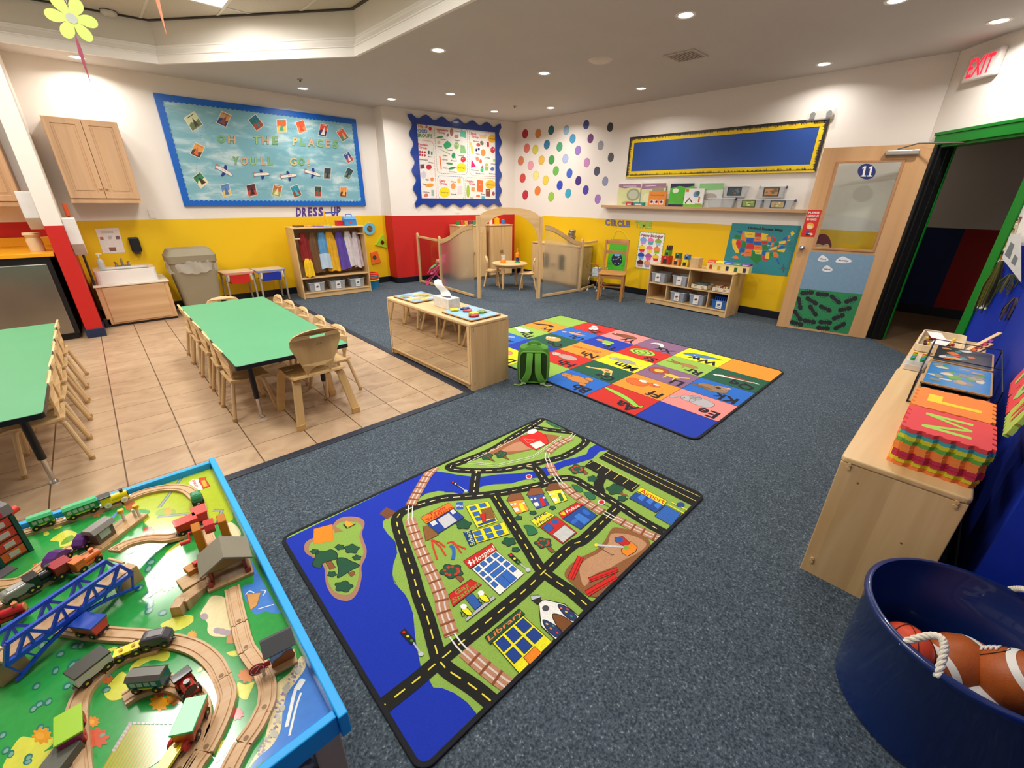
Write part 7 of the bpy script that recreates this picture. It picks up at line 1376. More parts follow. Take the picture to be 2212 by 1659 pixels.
# vehicles
def vehicle(name,label,a,b,L_,kind,c1,c2='1a1a1a',wc='1c1c1e',z=TZ0+.0125,hub='d8c040',h=.03,wd=.03):
    """toy rail vehicle: a = px of its middle at rail level, b = px it points to"""
    f = FLZ(z); A = f(*a); B_ = f(*b); d = (B_-A).normalized(); t = thing(name,label,'toy train',(A.x,A.y,z),atan2(d.y,d.x),'toy trains'); t.scale = (1.08,1.15,1.08); m1_ = mat(c1,.3,var=.02,coat=.3); m2_ = mat(c2,.3,var=.02,coat=.3); H = L_/2
    ch = MB().box(-H,H,-.009,.009,.005,.012,mat('2a2a28',.5)).build('chassis',t,bev=.001)
    if kind == 'engine':
        MB().box(-H,H,-wd/2*.8,wd/2*.8,.01,.018,m1_).cyl((-H*.2,0,.026),(H*.95,0,.026),.0115,m1_,n=18).build('boiler',t); MB().box(-H,-H*.25,-wd/2,wd/2,.012,.04,m1_).build('cab',t,bev=.002); MB().box(-H*1.08,-H*.18,-wd/2-.002,wd/2+.002,.04,.045,m2_).build('cab_roof',t,bev=.001)
        MB().cyl((H*.6,0,.034),(H*.6,0,.048),.005,m2_,.006,12).build('funnel',t); MB().cyl((H*.95,0,.026),(H*1.02,0,.026),.0105,m2_,n=16).build('nose',t)
    elif kind == 'coach':
        MB().box(-H,H,-wd/2,wd/2,.012,.012+h,m1_).build('body',t,bev=.0015); o = [(-wd/2-.002,.012+h),(wd/2+.002,.012+h),(wd/2*.6,.02+h),(-wd/2*.6,.02+h)]; MB().prism(o,-H-.001,H+.001,m2_,'x').build('roof',t)
        mb = MB(); n = max(3,int(L_/.016)); m3 = mat('a8b8a8',.3)
        for k in range(n):
            xx = -H+.006+k*(L_-.012)/n
            for s in (-1,1): mb.box(xx+.001,xx+(L_-.012)/n-.003,s*wd/2-.0006,s*wd/2+.0006,.024,.012+h-.006,m3)
        mb.box(-H,H,-wd/2-.0008,wd/2+.0008,.014,.018,mat('b8c02a',.4)); mb.build('windows',t)
    elif kind == 'curved':
        top = [(-H,.012),(-H,.022),(-H*.6,.036),(0,.043),(H*.6,.036),(H,.022),(H,.012)]; MB().prism(top,-wd/2,wd/2,m1_,'y').build('body',t,bev=.002); MB().box(-H*.9,H*.9,-wd/2-.0008,wd/2+.0008,.013,.017,m2_).build('stripe',t)
    elif kind == 'flat':
        MB().box(-H,H,-wd/2*.75,wd/2*.75,.012,.02,m1_).build('body',t,bev=.001); mb = MB()
        for k in (-.45,.45): mb.cyl((H*k,0,.02),(H*k,0,.0225),.004,mat('b89020',.5),n=10)
        mb.build('pegs',t)
    elif kind == 'hopper':
        MB().prism([(-wd/2,.014),(wd/2,.014),(wd/2+.004,.012+h),(-wd/2-.004,.012+h)],-H,H,m1_,'x').build('body',t,bev=.0015); MB().box(-H-.001,H+.001,-wd/2-.005,wd/2+.005,.012+h,.017+h,m2_).build('roof',t,bev=.001)
    elif kind == 'slug':
        MB().prism([(-H,.01),(-H,.03),(-H*.8,.038),(H*.6,.038),(H,.028),(H,.01)],-wd/2,wd/2,m1_,'y').build('body',t,bev=.005,seg=3); MB().box(-H*.5,H*.5,-.009,.009,.0375,.0395,m2_).build('roof_panel',t,bev=.001)
    r = .0098 if wc != 'c83030' else .0125
    for xx in (-H*.6,H*.6):
        for s in (-1,1): w_ = MB().cyl((xx,s*.0105,r-.0002),(xx,s*.0165,r-.0002),r,mat(wc,.4,var=0),n=18).build('wheel',t); MB().cyl((xx,s*.0165,r),(xx,s*.0172,r),.003,mat(hub,.3,var=0),n=10).build('hub',w_)
    for s in (-1,1): MB().cyl((s*(H+.001),0,.009),(s*(H+.005),0,.009),.0035,CHROME,n=8).build('coupling',t)
    return t
vehicle('toy_engine','yellow toy engine with white wheels and black cab roof by the far rim',(252,1086),(290,1072),.075,'engine','f0d800','2a2a2c','e8e4dc')
vehicle('toy_coach','long green toy coach behind the yellow engine',(182,1110),(220,1096),.085,'coach','1f8a3c','4ab878'); vehicle('toy_coach','short green toy coach next to the red tower',(97,1136),(140,1121),.055,'coach','1f8a3c','4ab878')
vehicle('toy_caboose','red toy caboose with white squares near the barn crank',(408,1146),(372,1162),.06,'hopper','c8241e','d8302a'); vehicle('toy_engine','small green toy car at the head of the far corner curve',(428,1084),(433,1100),.045,'slug','2a8a54','4a9a70'); vehicle('toy_wagon','red toy box car between green car and barn',(437,1124),(446,1150),.05,'hopper','c0282a','e84a40')
vehicle('toy_carriage','purple arched toy carriage nearest the station',(188,1176),(215,1152),.06,'curved','5a2a78','a8b020'); vehicle('toy_carriage','purple arched toy carriage farther from the station',(128,1216),(160,1190),.065,'curved','5a2a78','a8b020')
vehicle('toy_engine','black toy steam engine with yellow stripe behind the blue bridge',(98,1258),(130,1240),.06,'engine','1c1c1e','2a2a2a'); vehicle('toy_engine','grey toy tank car with black oval at the left edge',(46,1288),(80,1268),.065,'slug','8a8a80','b4b0aa'); vehicle('toy_wagon','dark red toy wagon with grey squares under the bridge truss',(141,1240),(165,1226),.04,'hopper','a0202c','a0202c')
vehicle('toy_engine','orange toy engine seen through the blue bridge',(192,1222),(225,1200),.065,'engine','e8702a','e8702a'); 
vehicle('toy_van','red and white toy van with blue roof below the bridge',(203,1366),(240,1371),.062,'hopper','c83a30','1f48b0',h=.028); vehicle('toy_engine','dark grey streamlined toy engine on the wide curve',(345,1390),(375,1383),.062,'slug','4a464c','7a7478')
vehicle('toy_wagon','yellow toy flat car coupled to the dark grey engine',(281,1412),(310,1400),.052,'flat','f0d818',hub='d8d040'); vehicle('toy_wagon','white toy hopper car with black roof',(205,1458),(235,1434),.068,'hopper','d8d8d4','34342c',h=.03)
vehicle('toy_coach','worn teal toy coach with grey roof inside the loop',(330,1481),(375,1477),.07,'coach','1c6474','5c5a50',z=TZ0+.0125); vehicle('toy_engine','small red and black toy steam engine inside the loop',(410,1492),(426,1514),.05,'engine','b8241e','1c1a1a',hub='d8b040')
vehicle('toy_van','red toy van with bright green roof inside the loop',(422,1572),(435,1540),.07,'hopper','c8481c','2cb060',h=.03); vehicle('toy_car','magenta toy truck with lime panels and red wheels at lower left',(163,1588),(162,1560),.07,'hopper','9a2a5a','9ac81e','c83030',hub='c83030',h=.022); vehicle('toy_wagon','long yellow toy beam car with red wheels at the bottom edge',(368,1652),(398,1606),.1,'flat','f4dc10',wc='c83030',hub='a82020'); vehicle('toy_engine','red toy engine by the left edge under the bridge',(22,1340),(60,1325),.07,'engine','c02028','d87a50')
# bridge
f = FLZ(TZ0+.075); A = f(268,1228); B_ = f(-8,1425); d = (B_-A); Lb = d.length; t = thing('toy_bridge','blue truss toy train bridge with wooden deck, left of the train table','toy bridge',(A.x,A.y,TZ0+.062),atan2(d.y,d.x)); BLUP = mat('1c48c0',.3,var=.02,coat=.3)
mb = MB(); mb.box(-.0,Lb,-.02,.02,0,.012,TW); mb.build('deck',t,bev=.001)
for s in (-1,1):
    yy = s*.028; b0_,b1_ = .0,Lb; m_ = 7; hgt = .055; mb = MB(); mb.tube([(b0_,yy,.004),(b1_,yy,.004)],0,BLUP,flat=(.009,.013),up=(0,0,1)); mb.tube([(b0_+.02,yy,hgt),(b1_-.02,yy,hgt)],0,BLUP,flat=(.009,.009),up=(0,0,1)); mb.tube([(b0_,yy,.004),(b0_+.02,yy,hgt)],0,BLUP,flat=(.008,.008),up=(1,0,0)); mb.tube([(b1_,yy,.004),(b1_-.02,yy,hgt)],0,BLUP,flat=(.008,.008),up=(1,0,0))
    for k in range(m_): xa = b0_+.02+(Lb-.04)*k/m_; xb = b0_+.02+(Lb-.04)*(k+1)/m_; mb.tube([(xa,yy,hgt if k % 2 == 0 else .004),(xb,yy,.004 if k % 2 == 0 else hgt)],0,BLUP,flat=(.007,.007),up=(0,0,1.01)); mb.tube([(xb,yy,.004),(xb,yy,hgt)],0,BLUP,flat=(.006,.006),up=(1,0,0)) if k % 2 == 1 and k < m_-1 else None
    arc_ = [(Lb*u,yy,-.055+.045*sin(pi*u)) for u in [k/12 for k in range(13)]]; mb.tube(arc_,0,BLUP,flat=(.007,.008),up=(0,1,0))
    for u in (0,.12,.24,.76,.88,1): mb.tube([(Lb*u,yy,.002),(Lb*(u+(.05 if u < .5 else -.05)),yy,-.055+.045*sin(pi*(u+(.05 if u < .5 else -.05))))],0,BLUP,flat=(.004,.005),up=(0,1,0))
    mb.build('truss_side',t)
for u in (.03,.97): mb = MB().cyl((Lb*u,-.03,.052),(Lb*u,.03,.052),.004,mat('e0b888',.5),n=10).build('cross_dowel',t)
for px,nm,s in (((281,1262),'wooden bridge pier at the right end of the blue bridge',.032),((28,1455),'wooden bridge pier at the lower left end of the blue bridge',.035)):
    p = TT(*px); o = MB(); o.M = Matrix.Translation(p) @ Matrix.Rotation(atan2(d.y,d.x),4,'Z'); o.prism([(-.03,0),(.03,0),(.026,.06),(-.026,.06)],-.02,.02,wood('c8a478','b88f60',2,3),'y'); tag(o.build('bridge_pier',bev=.002),nm,'toy block','toy bridge piers')
# barn
p = TT(*T3(780,1330)); dr = (TT(504,1290)-TT(488,1215)); t = thing('toy_barn','toy engine shed with grey gabled roof and track running through','toy building',(p.x,p.y,TZ0),atan2(dr.y,dr.x)); BW2 = wood('d4ae7c','c0945e',0,4); 
MB().box(-.11,.02,-.062,.062,0,.012,BW2).build('base_board',t,bev=.002)
for s in (-1,1): MB().box(-.085,.005,s*.045-.004,s*.045+.004,.012,.06,mat('8a2c20',.5)).build('shed_wall',t); MB().prism([(0,.066+.032),(s*.07,.058),(s*.07,.064),(0,.105)],-.1,.012,mat('847e6c',.6),'x').build('roof_side',t)
MB().prism([(-.06,.06),(.06,.06),(0,.094)],-.002,.004,mat('8a6a34',.6),'x').build('gable',t); MB().box(-.09,-.086,-.045,.045,.012,.06,mat('2a2420',.6)).build('rear_wall',t)
for s in (-1,1): MB().cyl((.008,s*.05,.022),(.014,s*.05,.022),.008,mat('a02c2c',.4),n=14).build('door_boss',t)
# crank tower on the track above the shed
p = TT(*T3(625,975)); t = thing('toy_crane','orange and red toy lifting crane with crank standing behind the shed','toy crane',(p.x,p.y,TZ0),atan2(dr.y,dr.x)); OR_ = mat('d8821c',.4)
for s in (-1,1): MB().prism([(-.02,0),(.02,0),(.016,.1),(-.01,.115)],s*.036-.012,s*.036+.012,OR_,'y').build('tower_block',t,bev=.002)
MB().cyl((0,-.06,.09),(0,.024,.09),.004,mat('c82a24',.4)).cyl((0,-.06,.09),(.02,-.06,.075),.004,mat('c82a24',.4)).cyl((.02,-.085,.075),(.02,-.06,.075),.007,mat('d83a30',.4)).build('crank',t); MB().cyl((0,-.014,.09),(0,.014,.09),.024,mat('d83a34',.35),n=8,smooth=False).build('drum',t)
# signal shed with painted wall
p = TT(*T4(1260,590)); dq = (TT(*T4(1370,540))-TT(*T4(1160,650))); t = thing('toy_signal_house','toy signal house with grey roof, painted blue wall and red stop disc','toy building',(p.x,p.y,TZ0),atan2(dq.y,dq.x)); 
MB().box(-.035,.03,-.03,.012,0,.01,BW2).build('base_board',t,bev=.001); MB().box(-.026,.026,-.012,-.004,.01,.085,mat('8ab0c8',.5)).build('painted_wall',t); MB().prism([(-.035,.078),(0,.1),(.012,.094),(-.03,.07)],-.036,.036,mat('4a4c4e',.6),'x').build('roof',t)
t.children[-1].rotation_euler.z = 0
P = Paint(lambda x,z: (x,-.012,z),(0,-1,0),base=.0006,step=.0003); P.poly([(-.026,.05),(.026,.05),(.026,.085),(-.026,.085)],'b8b4a4',0); P.opoly([(-.016,.055),(.008,.055),(.008,.078),(-.016,.078)],'a8d0e0',oc='5a88a8',w=.002,L=1); P.line([(-.026,.05),(.026,.05)],.002,'2a5aa0',2); P.blob([(-.024,.01),(-.02,.03),(-.002,.036),(.01,.045),(.024,.04),(.025,.012)],'a05a24',2); P.v = [parent_inv(t).inverted() @ v for v in P.v]
P.n = Vector((0,0,1)); P.build('wall_painting',PM,t)
MB().cyl((-.055,-.02,.04),(-.055,-.018,.04),.018,mat('b8202c',.3),n=28,smooth=False).box(-.04,-.026,-.02,-.018,.034,.05,mat('b8202c',.3)).build('stop_disc',t); mb = MB(); mb.tube([(-.055+.014*cos(a),-.0206,.04+.014*sin(a)) for a in [2*pi*k/24 for k in range(24)]],.0009,mat('e8d0c8',.5),6,closed=True); mb.tube([(-.062,-.0206,.032),(-.048,-.0206,.048)],.0008,mat('e8d0c8',.5),6); mb.build('disc_mark',t)
# station
p = TT(*T1(1180,880)); a_ = TT(*T1(1570,660)); b_ = TT(*T1(1150,980)); dq = a_-b_; t = thing('toy_station','grey toy station with glassy roof on a wooden platform behind the bridge','toy building',(b_.x,b_.y,TZ0),atan2(dq.y,dq.x)); L_ = dq.length
MB().box(-.02,L_,-.0,.07,0,.014,BW2).build('platform',t,bev=.001); MB().box(-.01,.05,.018,.055,.014,.065,mat('6a5a50',.6)).build('station_house',t,bev=.002); MB().prism([(.01,.062),(.062,.062),(.052,.078),(.02,.078)],-.018,.058,mat('8a8680',.2),'x').build('roof',t); MB().box(.0,.035,.0165,.018,.03,.055,mat('b0b8b0',.3)).build('window',t)
mb = MB(); mb.tube([(.07,.06,.045),(.12,.065,.05)],0,mat('7aa8e0',.3),flat=(.012,.008)); mb.build('footbridge_arch',t)
for k,(xx,yy) in enumerate(((.0,.062),(.11,.05),(.14,.02))): MB().cyl((xx,yy,.014),(xx,yy,.05),.005,mat('e8e4dc',.4),n=10).cyl((xx,yy,.05),(xx,yy,.062),.009,mat('f0b020',.4),n=14).build('lamp_post',t)
# tower
p = TT(*T1(400,1070)); a_ = TT(*T1(290,1140)); dq = p-a_; t = thing('toy_tower','dark red four storey toy tower with grey domed roof at the left edge','toy building',(a_.x-.05,a_.y+.02,TZ0),atan2(dq.y,dq.x)); 
MB().box(-.045,.075,-.0,.09,0,.165,mat('4a3830',.6)).build('tower_body',t,bev=.003); MB().prism([(-.005,.16),(.095,.16),(.085,.19),(.045,.2),(.005,.19)],-.05,.08,mat('6a6460',.5),'x').build('roof',t); 
for k in range(4): w_ = MB().box(.0,.06,-.003,.001,.012+k*.037,.042+k*.037,mat('b83424' if k else 'c85a24',.4)).build('shutter',t); MB().box(.018,.045,-.0045,-.003,.018+k*.037,.036+k*.037,mat('b0aca0',.3)).build('emblem',w_)
for xx in (-.008,.068): MB().box(xx-.006,xx+.006,-.006,.004,0,.15,mat('12443c',.4)).build('corner_post',t)
MB().box(.0,.05,-.007,-.002,.164,.18,mat('b8243c',.4)).build('name_plate',t); MB().box(-.06,.0,-.05,-.01,0,.006,mat('6a6468',.4)).build('ramp',t); MB().cyl((.075,.02,.15),(.1,.02,.155),.012,mat('e8402c',.4),n=12).build('siren',t)
# loose blocks
def blk(nm,lab_,px,px2,poly,w_,col,cat='toy block',grp=None,ax='y'):
    a = TT(*px); b = TT(*px2); dq = b-a; o = MB(); o.M = Matrix.Translation(a) @ Matrix.Rotation(atan2(dq.y,dq.x),4,'Z'); o.prism(poly,-w_/2,w_/2,col,ax); return tag(o.build(nm,bev=.0015),lab_,cat,grp)
RMP = wood('c9a67c','b08a60',2,4)
blk('toy_ramp','wooden ramp track rising from the shed toward a block end',T3(275,1640),T3(560,1340),[(0,0),(.1,0),(.1,.008),(.01,.034),(0,.034)],.04,RMP); 
blk('buffer_block','wooden buffer block at the low end of the shed ramp',T3(250,1660),T3(330,1650),[(-.016,0),(.016,0),(.014,.036),(-.012,.036)],.035,RMP)
blk('toy_platform','small wooden platform holding an orange crate left of the shed',T3(400,1330),T3(470,1290),[(-.04,0),(.04,0),(.04,.014),(-.04,.014)],.06,BW2); blk('toy_crate','orange wooden toy crate on the small platform',T3(400,1260),T3(470,1215),[(-.02,.0145),(.03,.0145),(.03,.032),(-.02,.032)],.036,wood('d8902c','b8701c',0,4)); blk('toy_cargo','small red toy cargo block on top of the orange crate',T3(445,1250),T3(490,1220),[(-.008,.0325),(.012,.0325),(.012,.046),(-.008,.046)],.016,mat('d02c2c',.4))
blk('toy_hut','small dark toy block with grey top at the bottom left edge',T2(640,1640),T2(700,1560),[(-.03,0),(.03,0),(.03,.035),(-.03,.035)],.045,mat('5c5c50',.5)); blk('toy_signal','short white toy crossing arm leaning on the station platform',T1(1440,690),T1(1460,600),[(-.004,0),(.004,0),(.004,.045),(-.004,.045)],.008,mat('e8e4e0',.4))
p = FLZ(TZ0+.0135)(*T4(1065,720)); tag(MB().cyl((p.x,p.y,TZ0+.0128),(p.x,p.y,TZ0+.0135+.012),.004,mat('e8d8c0',.4),n=10).ball((p.x,p.y,TZ0+.03),.0065,mat('e0c8a8',.4),12).build('toy_figure'),'tiny wooden peg figure standing on the track by the stop disc','toy figure')
# ================= TUB, BALLS, RIGHT SHELF TOP =================
NAVY = mat('0b2560',.28,var=.03,coat=.4); TCx,TCy,TRd,TH = 1.603,-.343,.2815,.40
t = thing('toy_tub','big round navy plastic tub with white rope handles, bottom right corner','tub',(TCx,TCy,.004))
MB().lathe([(1e-4,.0),(.245,.0),(.262,.012),(.272,.37),(TRd-.004,.376),(TRd,.385),(TRd,.394),(TRd-.006,.4),(TRd-.016,.4),(.262,.385),(.259,.3),(.256,.297),(.254,.2),(.251,.197),(.243,.02),(1e-4,.012)],(0,0,0),NAVY,72).build('tub_body',t,ang=50)
ROPE = mat('e4dccb',.8,var=.05)
def rope(a,b,label):
    fR = FLZ(TH); A = fR(*a); B_ = fR(*b); c = Vector((TCx,TCy,TH)); pts = []
    for k in range(17):
        u = k/16; p = A.lerp(B_,u)+Vector((0,0,.07*sin(pi*u)-.012))+(c-(A+B_)/2).normalized()*(.05*sin(pi*u)); pts.append(p-t.location)
    Q = spl(pts,5,False); mb = MB(); n_ = len(Q)
    for s in range(3):
        pp = []
        for i,p in enumerate(Q):
            d = (Q[min(i+1,n_-1)]-Q[max(i-1,0)]).normalized(); u_ = Vector((0,0,1)).cross(d).normalized(); v_ = d.cross(u_); an = i*.42+s*2*pi/3; pp.append(p+(u_*cos(an)+v_*sin(an))*.0045)
        mb.tube(pp,.0055,ROPE,8)
    mb.build('rope_handle',t)
rope((1948,1384),(2028,1456),0); rope((2187,1268),(2262,1330),0)
def ballthing(name,label,px,z,r,m,cat='ball',rot=(0,0,0),sx=1.0,extra=None):
    p = FLZ(z)(*px); o = thing(name,label,cat,p); o.rotation_euler = rot; N = 24; pr = []
    for i in range(N+1): a = pi*i/N; q = sin(a)**(1.25 if sx > 1 else 1); pr.append((r*q+1e-5,-r*sx*cos(a)))
    MB().lathe(pr,(0,0,0),m,32).build('ball_body',o)
    if extra: extra(o,r)
    return o
BRB = mat('a8521c',.45,var=.1,vs=30,bump=.3,bs=300)
def stripes(o,r):
    sc = lambda z: r*sin(math.acos(max(-1,min(1,-z/(r*1.5)))))**1.25+.0012
    mb = MB()
    for s in (-1,1): zz = [s*(.055+.018*k/4) for k in range(5)]; mb.lathe([(sc(z),z) for z in zz],(0,0,0),mat('e6e2da',.5),32)
    mb.build('white_stripe',o)
def laces(o,r):
    stripes(o,r); mb = MB(); R_ = lambda z: r*sin(math.acos(-z/(r*1.5)))**1.25+.003
    mb.tube([(R_(z)*cos(2.6),R_(z)*sin(2.6),z) for z in [-.04+.08*k/8 for k in range(9)]],0,mat('ece8e0',.5),flat=(.006,.003),up=(cos(2.6),sin(2.6),0))
    for k in range(7): z = -.036+.012*k; mb.tube([(R_(z)*cos(a),R_(z)*sin(a),z) for a in (2.4,2.5,2.6,2.7,2.8)],0,mat('ece8e0',.5),flat=(.005,.003),up=(cos(2.6),sin(2.6),0))
    mb.build('laces',o)
    mb = MB(); mb.tube([((R_(z)-.0015)*cos(2.6+.42*cos(a)),(R_(z)-.0015)*sin(2.6+.42*cos(a)),z) for a in [2*pi*k/24 for k in range(24)] for z in [.06*sin(a)]],.0013,mat('3a2416',.6),6,closed=True); mb.build('seam',o)
ballthing('football','brown football with broad white stripe in the middle of the tub',(2062,1432),.235,.082,BRB,rot=(0,radians(80),radians(-38)),sx=1.5,extra=stripes)
ballthing('football','orange brown football with white laces at the right in the tub',(2180,1470),.27,.085,BRB,rot=(radians(12),radians(30),radians(-75)),sx=1.5,extra=laces)
def seams(o,r):
    for k in range(3): MB().tube([Matrix.Rotation(k*pi/3,3,'Z') @ Vector((0,(r+.0005)*cos(a),(r+.0005)*sin(a))) for a in [2*pi*q/40 for q in range(40)]],.0016,mat('5a2418',.5),6,closed=True).build('seam',o)
ballthing('rubber_ball','bright orange ball behind the rope handle in the tub',(1956,1396),.265,.068,mat('e8502c',.45),extra=seams,rot=(.3,.4,1))
def penta(o,r):
    mb = MB()
    for th,ph in ((.3,.5),(1.2,2.2),(1.25,4.0),(1.2,5.6),(2.0,1.2),(2.0,3.2)):
        n = Vector((sin(th)*cos(ph),sin(th)*sin(ph),cos(th))); a = n.orthogonal().normalized(); b = n.cross(a); mb.add([(n+(a*cos(2*pi*k/5)+b*sin(2*pi*k/5))*.38).normalized()*(r+.0006) for k in range(5)]+[n*(r+.0012)],[(k,(k+1) % 5,5) for k in range(5)],mat('1c1c20',.4))
    mb.build('black_patch',o)
ballthing('soccer_ball','white and black soccer ball at the bottom of the tub',(2094,1506),.17,.09,mat('e2ddd6',.4),extra=penta)
# foam mats
def foam_outline(W,D,n=5,a=.011):
    o = []
    def side(p,q,nn):
        p = Vector(p); q = Vector(q); nn = Vector(nn)
        for k in range(n):
            u0,u1,u2 = k/n,(k+.5)/n,(k+1)/n; o.extend([tuple(p.lerp(q,u0+.02)),tuple(p.lerp(q,u1-.03)),tuple(p.lerp(q,u1-.045)+nn*a),tuple(p.lerp(q,u2-.035)+nn*a)])
    side((-W,-D),(W,-D),(0,-1)); side((W,-D),(W,D),(1,0)); side((W,D),(-W,D),(0,1)); side((-W,D),(-W,-D),(-1,0)); return o
FC = {'red': 'e2484c','teal': '48a8b0','yellow': 'd8cc28','green': '6aa840','orange': 'f0883c','crimson': 'c02c48'}
SZ = .6155; th = .0155
def stackm(cx,cy,cols,letter,lc,nm):
    n = len(cols)
    for k,c_ in enumerate(cols[::-1]):
        z = SZ+k*(th+.0003); pos = 'top' if k == n-1 else 'bottom' if k == 0 else '%s from the bottom' % ['','second','third','fourth','fifth','sixth','seventh','eighth','ninth'][k]
        jx,jy = .003*sin(k*7+cx),.003*cos(k*5); t = thing('foam_mat_tile','%s foam tile, %s in the pile topped by the letter %s' % (c_,pos,letter),'foam tile',(cx+jx,cy+jy,z),0,'foam tiles in the %s pile' % nm)
        MB().prism(foam_outline(.132,.115),0,th,mat(FC[c_],.75,var=.03)).build('tile',t)
        if k == n-1:
            P = Paint(lambda x,y: (x,y,th),(0,0,1),base=.0005); P.text(letter,(-.05,.075),(-.05,-.075),(.06,.075),lc,0,.05) if 0 else None
            if letter == 'M': P.poly([(-.085,.075),(-.06,.075),(-.015,-.03),(-.06,-.09),(-.085,-.09)],lc) if 0 else None
            if letter == 'M':
                for q in ([(.06,.07),(.085,.07),(.085,-.08),(.06,-.08)],[(-.085,.07),(-.06,.07),(-.06,-.08),(-.085,-.08)],[(.085,-.08),(.06,-.08),(-.01,.07),(.01,.07)],[(-.085,-.08),(-.06,-.08),(.01,.07),(-.01,.07)]): P.poly([(x,-y*.9) for x,y in q],lc)
            else: P.poly([(-.045,.08),(.06,.08),(.06,.035),(-.01,.035),(-.01,-.085),(-.045,-.085)],lc)
            im = parent_inv(t).inverted(); P.v = [im @ v for v in P.v]; P.build('letter_inlay',PM,t)
seq = ['red','teal','yellow','green','orange','orange','crimson','crimson','yellow','orange']
stackm(2.19,-.118,seq,'M','a8d850','near'); stackm(2.472,-.115,['orange','red','orange','crimson','red','teal','red','teal','orange','red'],'L','f0d820','far')
t = thing('leaning_foam_mats','joined red and green foam letter tiles leaning against the blue wall','foam tile',(2.2,-.262,.775)); t.rotation_euler = (radians(12),0,radians(-2))
for k,(c_,l_,lc) in enumerate((('a8c858','W','e2484c'),('e2484c','O','a8d070'),('e2484c','T','a8d070'))): 
    mt_ = mat(c_,.75,var=.03); p_ = MB(); p_.M = Matrix.Translation((.135+k*.26,0,.13)); p_.prism([(x*.95,y) for x,y in foam_outline(.125,.12)],-.008,.008,mt_,'y'); tl_ = p_.build('tile',t)
    P = Paint(lambda x,z: (x,.009,z),(0,1,0),base=.0004); P.text(l_,(.21+k*.26,.05),(.06+k*.26,.05),(.21+k*.26,.21),lc,0,.06); P.n = Vector((0,1,0)); im = parent_inv(tl_).inverted(); P.v = [im @ v for v in P.v]; P.build('letter_inlay',PM,tl_)
# puzzle rack
WIRE = mat('14182a',.35,var=0)
t = thing('puzzle_rack','dark wire rack holding stacked wooden puzzles on the wall shelf','rack',(3.05,-.115,.6155))
mb = MB()
for y in (.145,-.145):
    for x in (-.22,.66): mb.tube([(x,y,0),(x,y,.15)],.0035,WIRE,6)
    for z in (.004,.15): mb.tube([(-.22,y,z),(.66,y,z)],.003,WIRE,6)
for z in (.004,.15): mb.tube([(-.22,-.145,z),(-.22,.145,z)],.003,WIRE,6) if z < .1 else None; mb.tube([(.66,-.145,z),(.66,.145,z)],.003,WIRE,6)
mb.tube([(.2,-.145,.15),(.2,.145,.15)],.003,WIRE,6); mb.build('wire_frame',t)
PZ = wood('d0a66c','b88a50',0,3)
def puzzle(label,cx,cy,z,W,D,cols,seed,rz=0,group='wooden puzzles in the rack',nb=14):
    t = thing('wooden_puzzle',label,'puzzle',(cx,cy,z),rz,group); MB().prism(rrect(-W,-D,W,D,.012),0,.008,PZ).prism(rrect(-W,-D,W,D,.012),-.006,0,mat('1e1c22',.5)).build('board',t,bev=.001)
    P = Paint(lambda x,y: (x,y,.008),(0,0,1),base=.0004,step=.0002); P.poly(rrect(-W+.008,-D+.008,W-.008,D-.008,.01),cols[0],0); rn = random.Random(seed)
    for k in range(nb): 
        x,y = rn.uniform(-W*.75,W*.75),rn.uniform(-D*.7,D*.7); r1_,r2_ = rn.uniform(.1,.3)*D,rn.uniform(.1,.22)*D; P.blob([(x+r1_*(1+.3*rn.uniform(-1,1))*cos(a),y+r2_*(1+.3*rn.uniform(-1,1))*sin(a)) for a in [2*pi*q/7 for q in range(7)]],cols[1+k % (len(cols)-1)],1+k*.15)
    im = parent_inv(t).inverted(); P.v = [im @ v for v in P.v]; P.build('puzzle_picture',PG,t); return t
for k in range(4): puzzle('wooden puzzle board in the rack, %s of the near four' % ['lowest','second lowest','third lowest','fourth from bottom'][k],3.03,-.112,.628+k*.025,.22,.125,('2a2a34','4a5a6a','8a6a4a'),k)
puzzle('top wooden puzzle with blue, green and grey street picture',3.05,-.112,.728+.0,.22,.125,('2a88d0','8a8a80','58a838','9a988c','c8a078','e0d8c8'),11,nb=26); puzzle('navy wooden puzzle with orange planets and white rocket',3.5,-.112,.728,.2,.125,('14182e','e8702c','d83a2c','e8e4e0','3a8aa0','e8a060'),5)
# bead box and tray on the far unit
t = thing('bead_box','clear box of coloured wooden beads with white lid beside the puzzle rack','box',(3.57,.068,.602)); MB().prism(rrect(-.1,-.05,.1,.05,.012),0,.035,mat('e4ddd2',.4)).build('box_base',t,bev=.003); MB().prism(rrect(-.1,-.05,.1,.05,.012),.036,.06,clear_plastic('eef0f0',.7)).build('clear_lid',t)
for k in range(12): MB().cyl((-.08+.031*(k % 6),-.022+.044*(k//6),.0605),(-.08+.031*(k % 6),-.022+.044*(k//6),.078),.011,mat(['2aa84a','e8d820','c82a34','6ac83a','e8662a','2a8ab8'][(k*5) % 6],.35),n=14).build('bead',t)
t = thing('sorting_tray','rounded cream tray with white papers at the far end of the wall shelves','tray',(4.27,.0,.602)); MB().ring(rrect(-.28,-.12,.28,.12,.04),rrect(-.27,-.11,.27,.11,.035),0,.05,mat('e0cfae',.35)).prism(rrect(-.28,-.12,.28,.12,.04),0,.006,mat('d8c29c',.35)).build('tray_body',t,bev=.002)
rn = random.Random(2); mb = MB()
for k in range(26): mb.ball((rn.uniform(-.24,.24),rn.uniform(-.09,.08),.016),.012,mat(['a82a3c','5a2a2c','e8c83a','c8b498','7a3a3a'][k % 5],.4),8)
mb.build('sorting_pieces',t,kind='stuff')
